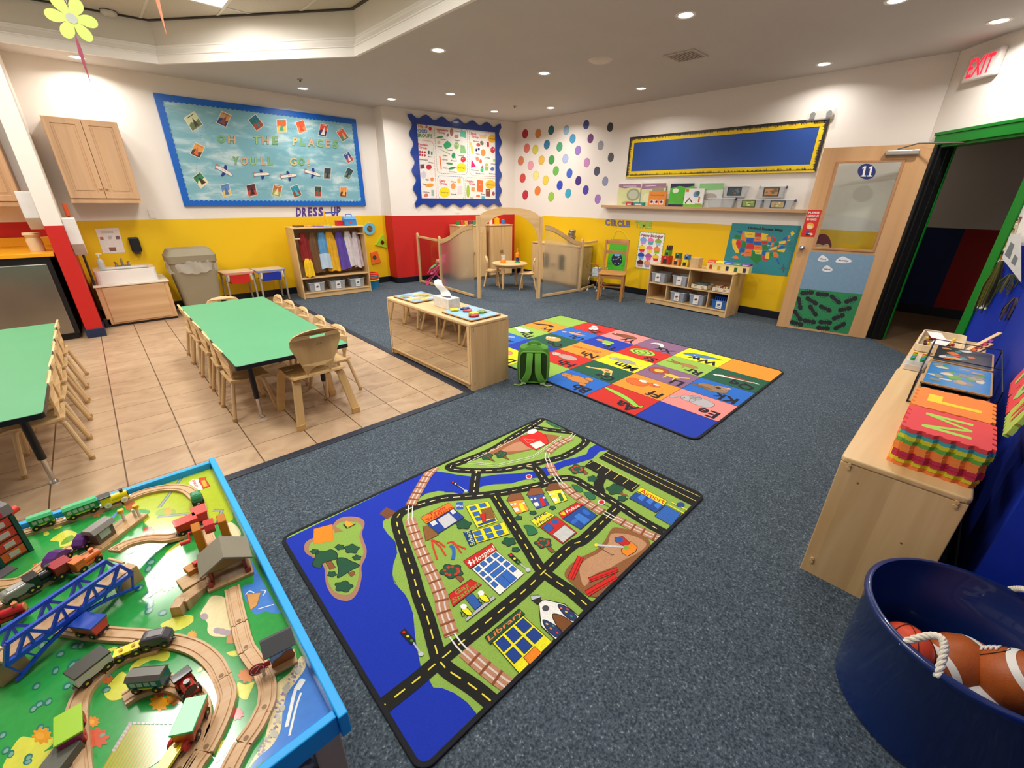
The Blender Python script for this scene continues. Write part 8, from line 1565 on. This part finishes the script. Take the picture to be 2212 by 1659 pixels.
for k,(x,y,rz) in enumerate(((.1,.04,.2),(-.1,.0,-.1))): o = MB().box(-.1,.1,-.04,.04,0,.001,mat('ece8e4',.6)).build('paper_card',label=['white paper card lying across the far side of the cream tray','white paper card lying across the near side of the cream tray'][k],cat='paper card'); o.location = (4.27+x,y,.6535+.002*k); o.rotation_euler.z = rz
t = thing('wooden_toy','tan wooden stick toy with coloured segments propped on the cream tray','toy',(3.98,-.12,.605)); t.rotation_euler = (0,radians(-22),radians(-28)); MB().box(0,.32,-.012,.012,.03,.05,WOODX).build('upper_stick',t,bev=.003); MB().box(-.02,.2,-.045,-.02,.02,.038,WOODX).build('lower_stick',t,bev=.003)
for k,c_ in enumerate(('e8d82a','e8702a','e05a4a','c83a5a','8a3a98')): MB().cyl((.03+k*.045,-.028,.035),(.03+k*.045,-.008,.042),.014,mat(c_,.4),n=14).build('segment',t)
# ================= KITCHEN CORNER (far left) =================
STEEL = mat('9a968c',.28,.9,var=.08,vs=3)
t = thing('under_counter_fridge','stainless steel fridge door in black surround under the orange counter','fridge',(-.72,7.35,0))
MB().box(-.36,.33,-.46,.45,.06,.915,BLACK).build('cabinet',t,bev=.004); MB().box(-.34,.29,-.5,-.462,.08,.85,STEEL).build('door',t,bev=.008); MB().box(-.34,.31,-.44,.4,0,.06,mat('101012',.5)).build('kick_plate',t)
tag(MB().box(-2.9,-.345,6.85,7.88,.92,.96,mat('e8a41c',.3,var=.04)).box(-2.9,-.345,7.86,7.885,.96,1.06,mat('e8a41c',.3,var=.04)).build('counter_top',bev=.004),'orange yellow counter top over the steel fridge','counter')
CABW = wood('dcb48c','cfa57c',2,.8,.4)
def wallcab(label,x0,x1,z0,z1,yf,knob=1):
    t = thing('wall_cabinet',label,'cabinet',((x0+x1)/2,YB,z0),0); W = (x1-x0)/2; H = z1-z0; D = YB-yf
    MB().box(-W,W,-D+.02,-.001,0,H,CABW).build('carcass',t,bev=.002); MB().box(-W-.006,W+.006,-D+.005,-.002,-.012,.0,CABW).box(-W,W,-D+.008,-D+.03,0,.035,CABW).build('light_rail',t)
    for s in (-1,1):
        a,b = (-W+.004,-.002) if s < 0 else (.002,W-.004); z0_,z1_ = .04,H-.004; d = MB().box(a,b,-D+.002,-D+.02,z0_,z1_,CABW).build('door',t,bev=.002)
        MB().holed([(a+.0,z0_),(b,z0_),(b,z1_),(a,z1_)],[[(a+.055,z0_+.06),(b-.055,z0_+.06),(b-.055,z1_-.06),(a+.055,z1_-.06)]],-D-.008,-D+.001,CABW,'y').build('door_frame',d,bev=.003)
        MB().box(a+.075,b-.075,-D-.006,-D+.002,z0_+.085,z1_-.085,CABW).build('raised_panel',d,bev=.005)
        kx = b-.025 if s < 0 else a+.025; MB().cyl((kx,-D-.02,z0_+.11),(kx,-D-.008,z0_+.11),.008,CABW).ball((kx,-D-.024,z0_+.11),.014,CABW,12).build('knob',d)
wallcab('two door light wood wall cabinet above the white basin',-.06,.585,1.455,2.33,7.5); wallcab('light wood wall cabinet above the orange counter, cut by the left edge',-1.1,-.455,1.42,2.35,7.5)
def disp(label,x0,x1,zt,zb,y):
    t = thing('towel_dispenser',label,'dispenser',((x0+x1)/2,y,zb)); H = zt-zb; W = (x1-x0)/2; MB().prism([(-.12,H*.3),(0,0),(.12,0),(.12,H),(-.12,H)],-W,W,mat('dcd8d4',.4),'x').build('dispenser_case',t,bev=.006); MB().prism([(-.13,H*.3),(-.122,H*.3),(.0,-.004),(-.008,-.012)],-W*.95,W*.95,mat('cfcac6',.4),'x').build('towel_mouth',t,bev=.002)
disp('white towel dispenser on the left side of the red column',-.45,-.336,1.56,1.2,7.0); disp('white towel dispenser on the right side of the red column',-.189,-.08,1.3,.92,7.0)
t = thing('broom','black pole broom with orange grip standing behind the right dispenser','broom',(-.13,7.3,0)); MB().cyl((0,0,.1),(-.0,.1,1.3),.012,mat('2c2a26',.5)).build('pole',t); MB().cyl((0,.1,1.3),(0,.112,1.44),.02,mat('e0582a',.4)).build('grip',t); MB().box(-.045,.03,-.05,.05,0,.11,mat('1a1a1c',.6)).build('brush_head',t,bev=.01)
p = FLZ(.96)(95,522); tag(MB().lathe([(1e-4,0),(.06,0),(.065,.1),(.055,.14),(.075,.17),(.07,.19),(1e-4,.19)],(-.47,7.15,.961),mat('dcc298',.5),20).build('jug'),'beige plastic jug on the orange counter next to the red column','jug')
# ================= HANGING DECORATIONS =================
def hang(label,px,y,kind,col):
    p = ray(*px); p = CO+p*(y/p.y); t = thing('hanging_decoration',label,'decoration',p,-.1 if kind == 'flower' else .6); zc = CEIL if kind == 'stick' else TZ
    if kind == 'flower':
        MB().tube([(0,0,.03),(0,0,TZ-p.z)],.0012,mat('d8d8d0',.5),4).build('string',t); o = [(.11*(.3+.7*abs(cos(3*a))**.55)*cos(a),.11*(.3+.7*abs(cos(3*a))**.55)*sin(a)) for a in [2*pi*k/96 for k in range(96)]]; MB().prism(o,-.002,.002,mat(col,.6),'y').build('petals',t); MB().cyl((0,-.004,0),(0,-.002,0),.024,mat('b4b8ac',.6),n=20).build('flower_centre',t)
    else:
        MB().tube([(0,0,.0),(0,0,TZ-p.z)],.0012,mat('d8d8d0',.5),4).build('string',t); MB().prism([(-.015,.0),(0,-.16),(.012,.02),(.0,.12)],-.002,.002,mat(col,.6),'y').build('paper_strip',t)
hang('lime green paper flower hanging under the raised ceiling',(155,40),3.9,'flower','c8e070'); hang('coral paper strip hanging at the top edge near the light panel',(342,6),4.0,'strip','e88a6a'); hang('dusty pink paper strip hanging in front of a downlight',(175,115),4.6,'strip','b85a74')
# ================= DRESS-UP CLOTHES =================
def garment(label,px,y,w_,h_,col,flare=1.5,sh=.07,col2=None,tilt=0,seed=0,rough=.7):
    px = cg(*px); p = CO+ray(*px)*(y/ray(*px).y); t = thing('dress_up_garment',label,'garment',(p.x,y,p.z),0,'dress up clothes on hooks'); rn = random.Random(seed); ph = [rn.uniform(0,6) for _ in range(4)]
    def f(u,v):
        a = 2*pi*u; k = .55+.45*min(1,v*4)+(flare-1)*max(0,v-.15); r = 1+.13*sin(5*a+ph[0]+2*v)+.08*sin(9*a+ph[1]); return (w_/2*k*cos(a)*r+tilt*v*v,.045*k*sin(a)*r-.02*v,-h_*v+.01*sin(4*a+ph[2])*v)
    MB().grid(f,56,18,mat(col,rough,var=.12,vs=14),smooth=True).build('cloth',t)
    MB().tube(spl([(0,0,.035),(.012,0,.02),(0,0,0)],4,False),.002,CHROME,5).build('hanger_loop',t)
    if col2: MB().grid(lambda u,v: tuple(Vector(f(u,.55+.42*v))*1.0+Vector((.012*cos(2*pi*u),-.014,-.01))),40,8,mat(col2,.6,var=.1)).build('overlay',t)
cg = crop(420,400,5.027); gy = 7.42
for a in [('dark red dress up coat, leftmost in the cubby',(1165,520),.13,.42,'8a1a1c',1.3),('brown dress up coat next to the red one',(1270,510),.14,.62,'6a4a2a',1.4),('light blue princess dress in the cubby',(1370,515),.14,.56,'5a98c8',1.5,.07,'b8d0e4'),('shiny yellow dress hanging in the middle of the cubby',(1455,505),.15,.62,'e0a818',1.4),('purple satin cape in the cubby',(1560,505),.15,.6,'5c44a0',1.6),('white doctor coat, left of the two white ones',(1650,500),.13,.56,'d8d0d0',1.5),('pale pink white gown, rightmost in the cubby',(1735,505),.12,.58,'d4c8d0',1.35)]: garment(a[0],a[1],gy,*a[2:],tilt=.015,seed=len(a[0])) if len(a) < 7 else garment(a[0],a[1],gy,a[2],a[3],a[4],a[5],a[6],a[7],seed=3)
garment('yellow apron with straps hanging low at the left of the cubby',(1225,795),7.36,.12,.28,'e8bc10',1.2,seed=9)
def tub2(label,x,y,z,W,D,H,cols,tint='c8cdd0',lab=None,rz=0,group=None,amt=.55,back=False,fillh=.7):
    """small clear bin facing -y in its own frame"""
    t = thing('clear_bin',label,'bin',(x,y,z),rz,group); R_ = lambda k,zz,o=0: [(a,b,zz) for a,b in rrect(-W*k+o,-D*k+o,W*k-o,D*k-o,.012,2)]
    loft(MB(),[R_(.88,0),R_(1,H),R_(1,H,.003),R_(.88,.004,.003)],clear_plastic(tint,amt)).build('bin_body',t); MB().ring(rrect(-W-.006,-D-.006,W+.006,D+.006,.014,2),rrect(-W,-D,W,D,.012,2),H-.008,H,mat(tint,.3,var=0)).build('bin_rim',t)
    rn = random.Random(int(x*977+y*31)); mb = MB(); n = 40
    for k in range(n): s = rn.uniform(.012,.024); mb.ball((rn.uniform(-W*.72,W*.72),rn.uniform(-D*.7,D*.7),rn.uniform(.01,H*fillh)),s,mat(cols[k % len(cols)],.5,var=.1),6)
    mb.build('contents',t,kind='stuff')
    P = Paint(lambda u,v: (u,-D-.001,v),(0,-1,0),base=.001,step=.0006); P.poly([(-.04,H*.12),(.04,H*.12),(.04,H*.98),(-.04,H*.98)],'e8e4de',0); P.ell((0,H*.55),.024,.016,lab or '5a5a62',20,1); P.line([(-.025,H*.3),(.025,H*.3)],.004,'3a3a40',1)
    im = parent_inv(t).inverted(); P.v = [im @ v for v in P.v]; P.n = Vector((0,-1,0)); P.build('bin_label',PM,t); return t
G = 'clear bins in the dress up cubby'
cub = Matrix.Translation(((DX0+DX1)/2,(DY0+DY1)/2,0)) @ Matrix.Rotation(-.06,4,'Z')
for k,(nm,cols) in enumerate((('left clear bin with grey things low in the dress up cubby',('5a6a70','8a9498','3a4448')),('middle clear bin with yellow toy food low in the dress up cubby',('e0b030','c88a2a','d8d0a0')),('right clear bin with dark picture low in the dress up cubby',('7a7a80','b0b0b4','5a4a50')))): p = cub @ Vector((-.33+.34*k,-.05,.0985)); tub2(nm,p.x,p.y,p.z,.125,.12,.15,cols,rz=-.06,group=G)
# on top of the cubby
def topc(x,y,z=DHH+.001): return cub @ Vector((x,y,z))
p = topc(.4,0); t = thing('toy_toolbox','light blue toy toolbox with handle on the dress up cubby','toy box',p,-.06); MB().box(-.1,.1,-.07,.07,0,.09,mat('3a86d0',.35)).build('box_body',t,bev=.008); MB().prism([(-.075,.092),(.075,.092),(.06,.14),(-.06,.14)],-.1,.1,mat('5aa4e4',.35),'x').build('box_lid',t,bev=.006); MB().tube(arc3((-.05,0,.14),(-.05,0,.175),(0,0,.175),.02)+arc3((0,0,.175),(.05,0,.175),(.05,0,.14),.02),.007,mat('2a62b8',.35)).build('handle',t); MB().box(-.02,.02,-.073,-.068,.04,.06,mat('d83a3a',.4)).build('clasp',t)
p = topc(.24,.02); tag(MB().box(p.x-.06,p.x+.06,p.y-.05,p.y+.05,p.z,p.z+.08,mat('b82030',.4)).build('red_toy_case',bev=.005),'dark red toy case beside the blue toolbox','toy box')
p = topc(.06,.03); t = thing('toy_pump','yellow toy pump with blue bar standing on the dress up cubby','toy',p); MB().tube(spl([(0,0,0),(-.02,0,.08),(-.04,0,.12),(-.04,0,.22)],5,False),.016,mat('f0b810',.4)).build('pump_body',t); MB().tube([(-.04,0,.2),(.2,0,.205)],.01,mat('2444a0',.4)).build('pump_bar',t)
for k,(x,c_,nm) in enumerate(((-.13,'8a6ab8','lilac'),(.0,'8ab8d8','pale blue'),(-.3,'c89a5a','tan'),(-.42,'6a4a2a','dark brown'))): p = topc(x,-.04); tag(MB().box(p.x-.07,p.x+.06,p.y-.08,p.y+.08,p.z,p.z+.012+.004*k,mat(c_,.4,var=.2,vs=40)).build('flat_puzzle',bev=.002),'%s flat puzzle box lying on top of the dress up cubby' % nm,'puzzle box')
t = thing('bucket_stack','blue bucket under stacked red and teal rings beside the dress up cubby','bucket',(3.55,7.52,.004))
MB().lathe([(1e-4,0),(.1,0),(.125,.13),(.13,.135),(.118,.135),(.095,.01),(1e-4,.008)],(0,0,0),mat('2a8ac0',.35),28).build('bucket',t)
for k,(c_,r_) in enumerate((('e8c030',.13),('c82a24',.125),('2a98a8',.12),('e83a28',.125),('f04828',.115))): MB().lathe([(r_-.03,.14+k*.028),(r_,.14+k*.028),(r_+.006,.152+k*.028),(r_,.165+k*.028),(r_-.03,.165+k*.028),(r_-.03,.14+k*.028)],(.004*sin(k*3),.004*cos(k*5),0),mat(c_,.4),28).build('ring',t)
# ================= CIRCLE SHELF CONTENTS =================
G = 'clear bins on the circle time shelf'
def cbin(nm,y,z,W,cols,tint='c8cdd4',lab=None,H=.15): tub2(nm,SF+.135,y,z,W,.12,H,cols,tint,lab,rz=-pi/2,group=G)
yc = lambda x,y: wf(*cA(x,y)).y
for nm,px,z,W,cols,tint,lab,H in (('clear bin with green and brown toys, top left of the circle shelf',(800,1030),.348,.115,('3a5a3a','8a4a3a','5a3a2a','c8b8a0'),'c8cdd4','6a6a70',.15),('clear bin with maroon toys, next to the top left one',(1005,1050),.348,.115,('8a2a34','5a2a30','b86a5a'),'c8cdd4','7a7a84',.15),('clear bin with brown blocks, left of the lower middle pair',(975,1250),.1025,.115,('6a5040','4a4448','8a7a6a'),'b8c4d4','8a3a3a',.15),('clear bin heaped with tan blocks, right of the lower middle pair',(1160,1270),.1025,.11,('c09a6a','8a6a4a','d8b88a'),'b8c4d4','6a2a2a',.16),('blue bin with dark blue folders at the lower right of the circle shelf',(1380,1320),.1025,.115,('1c50a0','2a64b8'),'4a86d8','3a64a8',.13)): cbin(nm,yc(*px),z,W,cols,tint,lab,H)
y5 = yc(1395,1250)
for k in range(6): tag(MB().box(SF+.03,SF+.22,y5+.075-k*.028,y5+.062-k*.028,.12,.285,mat('1a4aa8',.4)).build('blue_folder',bev=.004),'dark blue folder standing in the blue bin, %s from the left' % ['first','second','third','fourth','fifth','sixth'][k],'folder','blue folders in the blue bin')
for nm,px,c_ in (('cream slotted tray holding a grey round plate',(1195,1110),'5a6a62'),('cream slotted tray holding tan wooden pieces',(1405,1140),'c8a078')):
    y_ = yc(*px); t = thing('slotted_tray',nm+' on the circle shelf','tray',(SF+.14,y_,.348),-pi/2,'cream trays on the circle shelf'); CR = mat('e0d2b4',.4); W,D,H = .125,.12,.06
    mb = MB(); mb.box(-W,W,-D,D,0,.006,CR); mb.box(-W,W,D-.006,D,0,H,CR); mb.box(-W,-W+.006,-D,D,0,H,CR); mb.box(W-.006,W,-D,D,0,H,CR)
    mb.holed([(-W,0),(W,0),(W,H),(-W,H)],[[(a,z),(a+.045,z),(a+.045,z+.008),(a,z+.008)] for a in (-.08,.03) for z in (.018,.036)],-D,-D+.006,CR,'y'); mb.build('tray_body',t)
    if '6a' in c_: MB().cyl((0,0,.062),(0,0,.075),.1,mat(c_,.4),n=28).build('plate',t)
    else:
        for k in range(5): MB().box(-.09+.034*k,-.065+.034*k,-.08,.06,.01,.075,mat(['c8a078','d8b890','a84a38','c8a078','e0c8a0'][k],.5)).build('wooden_piece',t,bev=.002)
# blocks on top
def cube(nm,px,s,z,c_,d_=.03,window_col='2a2622',num=None):  # block with a plain dark window face that emits nothing
    f = WX(SF+.12); p = f(*cA(*px)); t = thing('nesting_block',nm,'toy block',(SF+.14,p.y,z),-pi/2,'numbered window blocks on the circle shelf'); h = s/2
    MB().box(-h,h,-h,h,0,s,mat(c_,.4,var=.12,vs=70)).build('block_body',t,bev=.003); MB().box(-h*.5,h*.5,-h-.001,-h+.0005,s*.12,s*.62,mat(window_col,.5)).build('window',t); MB().box(-h*.12,h*.12,-h-.001,-h+.0005,s*.72,s*.88,mat('e8e4dc',.5)).build('number',t)
zt = SH+.0005
cube('red numbered window block, bottom of the left tower',(885,865),.125,zt,'b8281c'); cube('orange numbered window block, bottom of the middle pair',(985,880),.105,zt,'d8883a'); cube('yellow numbered window block, bottom of the right pair',(1070,885),.1,zt,'d8c024'); cube('lime green window block on the red one',(900,790),.085,zt+.126,'5a9a2c',window_col='2a3a18'); cube('dark green window block on the orange one',(1003,800),.078,zt+.106,'1f7050'); cube('blue window block on the yellow one',(1090,815),.072,zt+.101,'2a74b0'); cube('dark purple block, top of the left tower',(917,720),.068,zt+.212,'3c2434')
f_ = WX(SF+.14); p = f_(*cA(1175,900)); tag(MB().box(SF+.06,SF+.2,p.y-.065,p.y+.065,zt,zt+.145,wood('dcbc8c','cba672',2,2)).build('plain_block',bev=.003),'plain wooden box block between the numbered blocks and the coloured garages','toy block')
t = thing('colour_garage','long yellow toy garage with five coloured roofs on the circle shelf','toy',(SF+.15,(yc(1265,940)+yc(1680,950))/2+.03,zt),-pi/2); Lh = (yc(1265,940)-yc(1680,950))/2
MB().box(-Lh,Lh,-.055,.055,0,.1,mat('e4d288',.5)).build('garage_body',t,bev=.002)
for k,c_ in enumerate(('d82a24','f0d010','1a62c0','1f8a44','6a3a90')):
    a = -Lh+2*Lh*k/5; MB().prism([(-.06,.1),(.06,.1),(.045,.13),(-.045,.13)],a+.002,a+2*Lh/5-.002,mat(c_,.4),'x').build('roof',t); MB().box(a+Lh/5-.02,a+Lh/5+.02,-.057,-.054,.012,.07,mat(['b83020','c8a010','1a2a50','1c5a34','40205a'][k],.5)).build('door',t); MB().box(a+.02,a+2*Lh/5-.02,-.06,-.05,.108,.114,mat('e8e4dc',.5)).build('word_label',t)
# ================= MIRROR SHELF TOP, BACKPACK =================
zc = .606; puzzle('wooden food puzzle lying at the far end of the mirror shelf',2.27,3.8,zc+.007,.17,.2,('7ab4e0','e8c870','d8a040','6a9a4a','e0d090','5a4a9a','c8b050'),21,rz=.03,group='puzzles on the mirror shelf',nb=30)
puzzle('light blue puzzle with loose pieces at the near end of the mirror shelf',2.27,2.93,zc+.007,.17,.21,('84c0e4','a87860','7ab0d8','b08a70'),8,rz=.02,group='puzzles on the mirror shelf',nb=8)
for x,y,c_,nm,k in ((2.2,3.08,'e8d020','yellow',4),(2.3,3.05,'1c3c70','navy and green',5),(2.27,2.97,'c83040','red slim',3),(2.25,2.87,'d8e020','lime leaf',5),(2.2,2.8,'a81c24','dark red berry',9),(2.33,2.86,'6a8a3a','olive leaf',6)):
    tag(MB().prism([(x+.042*(1+.25*sin(k*a))*cos(a),y+.034*(1+.25*sin(k*a))*sin(a)) for a in [2*pi*q/32 for q in range(32)]],zc+.018,zc+.03,mat(c_,.35)).build('puzzle_piece',bev=.002),nm+' puzzle piece lying on the light blue puzzle','puzzle piece','loose puzzle pieces')
t = thing('tissue_box','white patterned tissue box with a tissue pulled up on the mirror shelf','tissue box',(2.27,3.3,zc),.02); MB().box(-.065,.065,-.12,.12,0,.095,mat('d8d4cc',.6,var=.12,vs=30)).build('carton',t,bev=.002); MB().prism([(.03*cos(a),.07*sin(a)) for a in [2*pi*k/24 for k in range(24)]],.0952,.096,mat('2a2830',.6)).build('opening',t)
MB().grid(lambda u,v: ((u-.5)*.05*(1+v*.3)+.02*sin(6*v),.02+(v*.05)-(u-.5)*.1*(1-v*.75)+.02*v*v*2,.095+.15*v-.03*abs(u-.5)),12,14,mat('f2f0ec',.8),.0015).build('tissue',t)
BG = mat('4f8a2c',.8,var=.08,bump=.4,bs=500); BGD = mat('2c4a18',.85,var=.06); BGL = mat('66a83a',.75,var=.06)
t = thing('backpack','green child backpack standing between the mirror shelf and alphabet rug','backpack',(2.63,2.49,.004),radians(-46))
def bp(w,d,z,y=0): return [(a,b+y,z) for a,b in rrect(-w,-d,w,d,min(w,d)*.7,5)]
loft(MB(),[bp(.12,.06,0),bp(.14,.085,.03),bp(.148,.09,.15),bp(.142,.085,.27),bp(.125,.07,.33),bp(.07,.045,.355)],BG).build('bag_body',t)
MB().holed(rrect(-.13,.015,.13,.315,.05,5),[rrect(-.118,.027,.118,.303,.042,5)],-.1,-.09,BGL,'y').build('piping',t,bev=.003); MB().prism(rrect(-.118,.027,.118,.303,.042,5),-.095,-.085,BGD,'y').build('back_panel',t,bev=.003)
for s in (-1,1): MB().tube(spl([(s*.035,-.1,.3),(s*.038,-.125,.22),(s*.045,-.13,.12),(s*.075,-.12,.05),(s*.085,-.1,.02)],6,False),0,BGL,flat=(.055,.014),up=(0,1,0)).build('shoulder_strap',t,bev=.004); MB().tube(spl([(s*.085,-.105,.02),(s*.12,-.13,.006),(s*.17,-.12,.008)],5,False),0,mat('7a9a4a',.8),flat=(.022,.003),up=(0,0,1)).build('strap_end',t); MB().box(s*.085-.02,s*.085+.02,-.12,-.108,.012,.03,mat('b8c49a',.5)).build('buckle',t)
MB().tube(spl([(-.055,-.02,.335),(-.04,-.03,.372),(0,-.03,.38),(.04,-.03,.372),(.055,-.02,.335)],5,False),0,BGL,flat=(.03,.008),up=(0,1,0)).build('top_handle',t,bev=.003)
# ================= PLAY KITCHEN TOYS =================
PKP = mat('e8407a',.4)
t = thing('doll_stroller','pink doll stroller with a baby doll behind the clear divider','doll stroller',(4.66,7.12,.004),radians(240))
for s in (-1,1): MB().tube(spl([(s*.1,-.16,.03),(s*.1,.05,.25),(s*.1,.16,.48),(s*.08,.2,.53)],6,False),.012,PKP).build('side_frame',t); MB().tube([(s*.1,.15,.04),(s*.1,-.02,.24)],.01,PKP).build('rear_leg',t)
MB().tube([(-.08,.2,.53),(.08,.2,.53)],.013,PKP).build('handle',t); MB().tube([(.12*cos(a),.03+.17*sin(a),.32+.12*sin(a)) for a in [2*pi*k/28 for k in range(28)]],.013,PKP,closed=True).build('seat_rim',t); MB().grid(lambda u,v: ((u-.5)*.18,-.08+.2*v,.2+.24*v*v-.02*sin(pi*u)),8,10,mat('f08ab0',.8),.006).build('seat_cloth',t)
for s in (-1,1):
    for y in (-.16,.15): MB().cyl((s*.1,y,.035),(s*.125,y,.035),.035,mat('e85a8a',.4),n=20).build('wheel',t)
t = thing('baby_doll','small baby doll with green outfit lying in the pink stroller','doll',(4.66,7.1,.3),radians(240)); MB().ball((0,.06,.12),.05,mat('c88a68',.5),16).build('head',t); loft(MB(),[[(.05*cos(a)*k,.035*sin(a)*k-.1+.14*q,q*.11-.02) for a in [2*pi*i/14 for i in range(14)]] for q,k in ((0,.5),(.3,1),(.7,1),(1,.5))],mat('8ac48a',.8)).build('outfit',t)
t = thing('shopping_cart','small chrome wire toy shopping cart behind the right clear divider','toy cart',(6.52,4.66,.004),radians(100)); mb = MB(); wr = .003
for z,w_,l_ in ((.26,.09,.13),(.33,.105,.16),(.42,.12,.19)): mb.tube([(-w_,-l_,z),(w_,-l_,z),(w_,l_,z),(-w_,l_,z)],wr,CHROME,6,closed=True)
for k in range(7):
    u = -1+k/3
    for s in (-1,1): mb.tube([(s*.09,u*.13,.26),(s*.12,u*.19,.42)],wr*.7,CHROME,5)
    mb.tube([(-.09,u*.13,.26),(.09,u*.13,.26)],wr*.7,CHROME,5)
mb.build('basket',t); MB().tube(spl([(-.1,.18,.42),(-.1,.25,.5),(.1,.25,.5),(.1,.18,.42)],6,False),.007,mat('c83a34',.4)).build('handle',t)
for s in (-1,1): MB().tube(spl([(s*.085,.12,.27),(s*.09,.16,.15),(s*.09,.1,.07),(s*.09,-.15,.05)],6,False),.006,CHROME).build('cart_frame',t); [MB().cyl((s*.09-.008,y,.025),(s*.09+.008,y,.025),.025,mat('d8d8d4',.4),n=16).build('wheel',t) for y in (-.15,.14)]
tag(MB().box(6.45,6.56,4.6,4.72,.27,.42,mat('c8d4dc',.5,var=.3,vs=30)).build('toy_grocery',bev=.01),'white and red toy grocery pack lying in the toy shopping cart','toy food')
def onobj(nm,lab_,cat,x,y,z,r,h,c_,grp=None,bx=False): 
    o = (MB().box(x-r,x+r,y-r*.6,y+r*.6,z,z+h,mat(c_,.4)).cyl((x,y,z+h),(x,y,z+h+.006),r*.3,WHITEP,n=10) if bx else MB().cyl((x,y,z),(x,y,z+h),r,mat(c_,.4,var=.25,vs=50),n=18).cyl((x,y,z+h),(x,y,z+h+.003),r*.96,CHROME,n=18)); tag(o.build(nm,bev=.001),lab_,cat,grp)
for k,(c_,nm) in enumerate((('3a7a3a','dark green'),('c8402c','orange red'),('c8a83a','yellow'),('7a3a5a','plum'),('3a8a5a','green'),('8aa8c0','pale blue'))): u = -.24+k*.09; onobj('toy_can',nm+' toy food can in the row on the play hutch','toy can',5.52+u*cos(pF_ang),7.12+u*sin(pF_ang),1.0605,.036,.075,c_,'toy food cans on the hutch')
onobj('toy_bottle','white toy bottle on the play fridge under the arch','toy food',6.08,7.1,1.0505,.03,.11,'e4e0d8',None,True); onobj('toy_carton','yellow toy carton on the play fridge','toy food',6.22,7.07,1.0505,.045,.12,'f0b410',None,True); onobj('toy_can','blue and white toy can at the right on the play fridge','toy can',6.38,7.05,1.0505,.035,.09,'3a7ac8')
t = thing('toy_blender','orange toy blender with clear jar on the round play table','toy blender',(5.45,6.02,.4505)); MB().lathe([(1e-4,0),(.055,0),(.05,.04),(.035,.06),(1e-4,.062)],(0,0,0),mat('f08a1c',.35),20).build('blender_base',t); MB().lathe([(.03,.062),(.045,.14),(.042,.14),(.028,.064)],(0,0,0),clear_plastic('e8eeee',.75),20).build('blender_jar',t)
t = thing('toy_figure','orange and purple stacked toy with green base on the round play table','toy',(5.67,5.87,.4505)); MB().lathe([(1e-4,0),(.055,0),(.05,.02),(1e-4,.025)],(0,0,0),mat('3aa05a',.4),20).build('toy_base',t); MB().box(-.02,.02,-.02,.02,.024,.09,mat('3a2a7a',.4)).build('toy_body',t,bev=.005); MB().lathe([(1e-4,.09),(.035,.1),(.035,.16),(.012,.19),(.018,.24),(1e-4,.25)],(0,0,0),mat('f0901c',.35),18).build('toy_top',t)
for k in range(5): tag(MB().cyl((6.65,5.4+.01*(k % 2),.7605+k*.052),(6.65,5.4+.01*(k % 2),.807+k*.052),.075-.002*k,STEEL,n=24).build('toy_pan',bev=.004),'silver toy pan in the pile by the yellow wall, %s' % ['bottom one','second up','third up','fourth up','top one'][k],'toy pan','stacked toy pans')
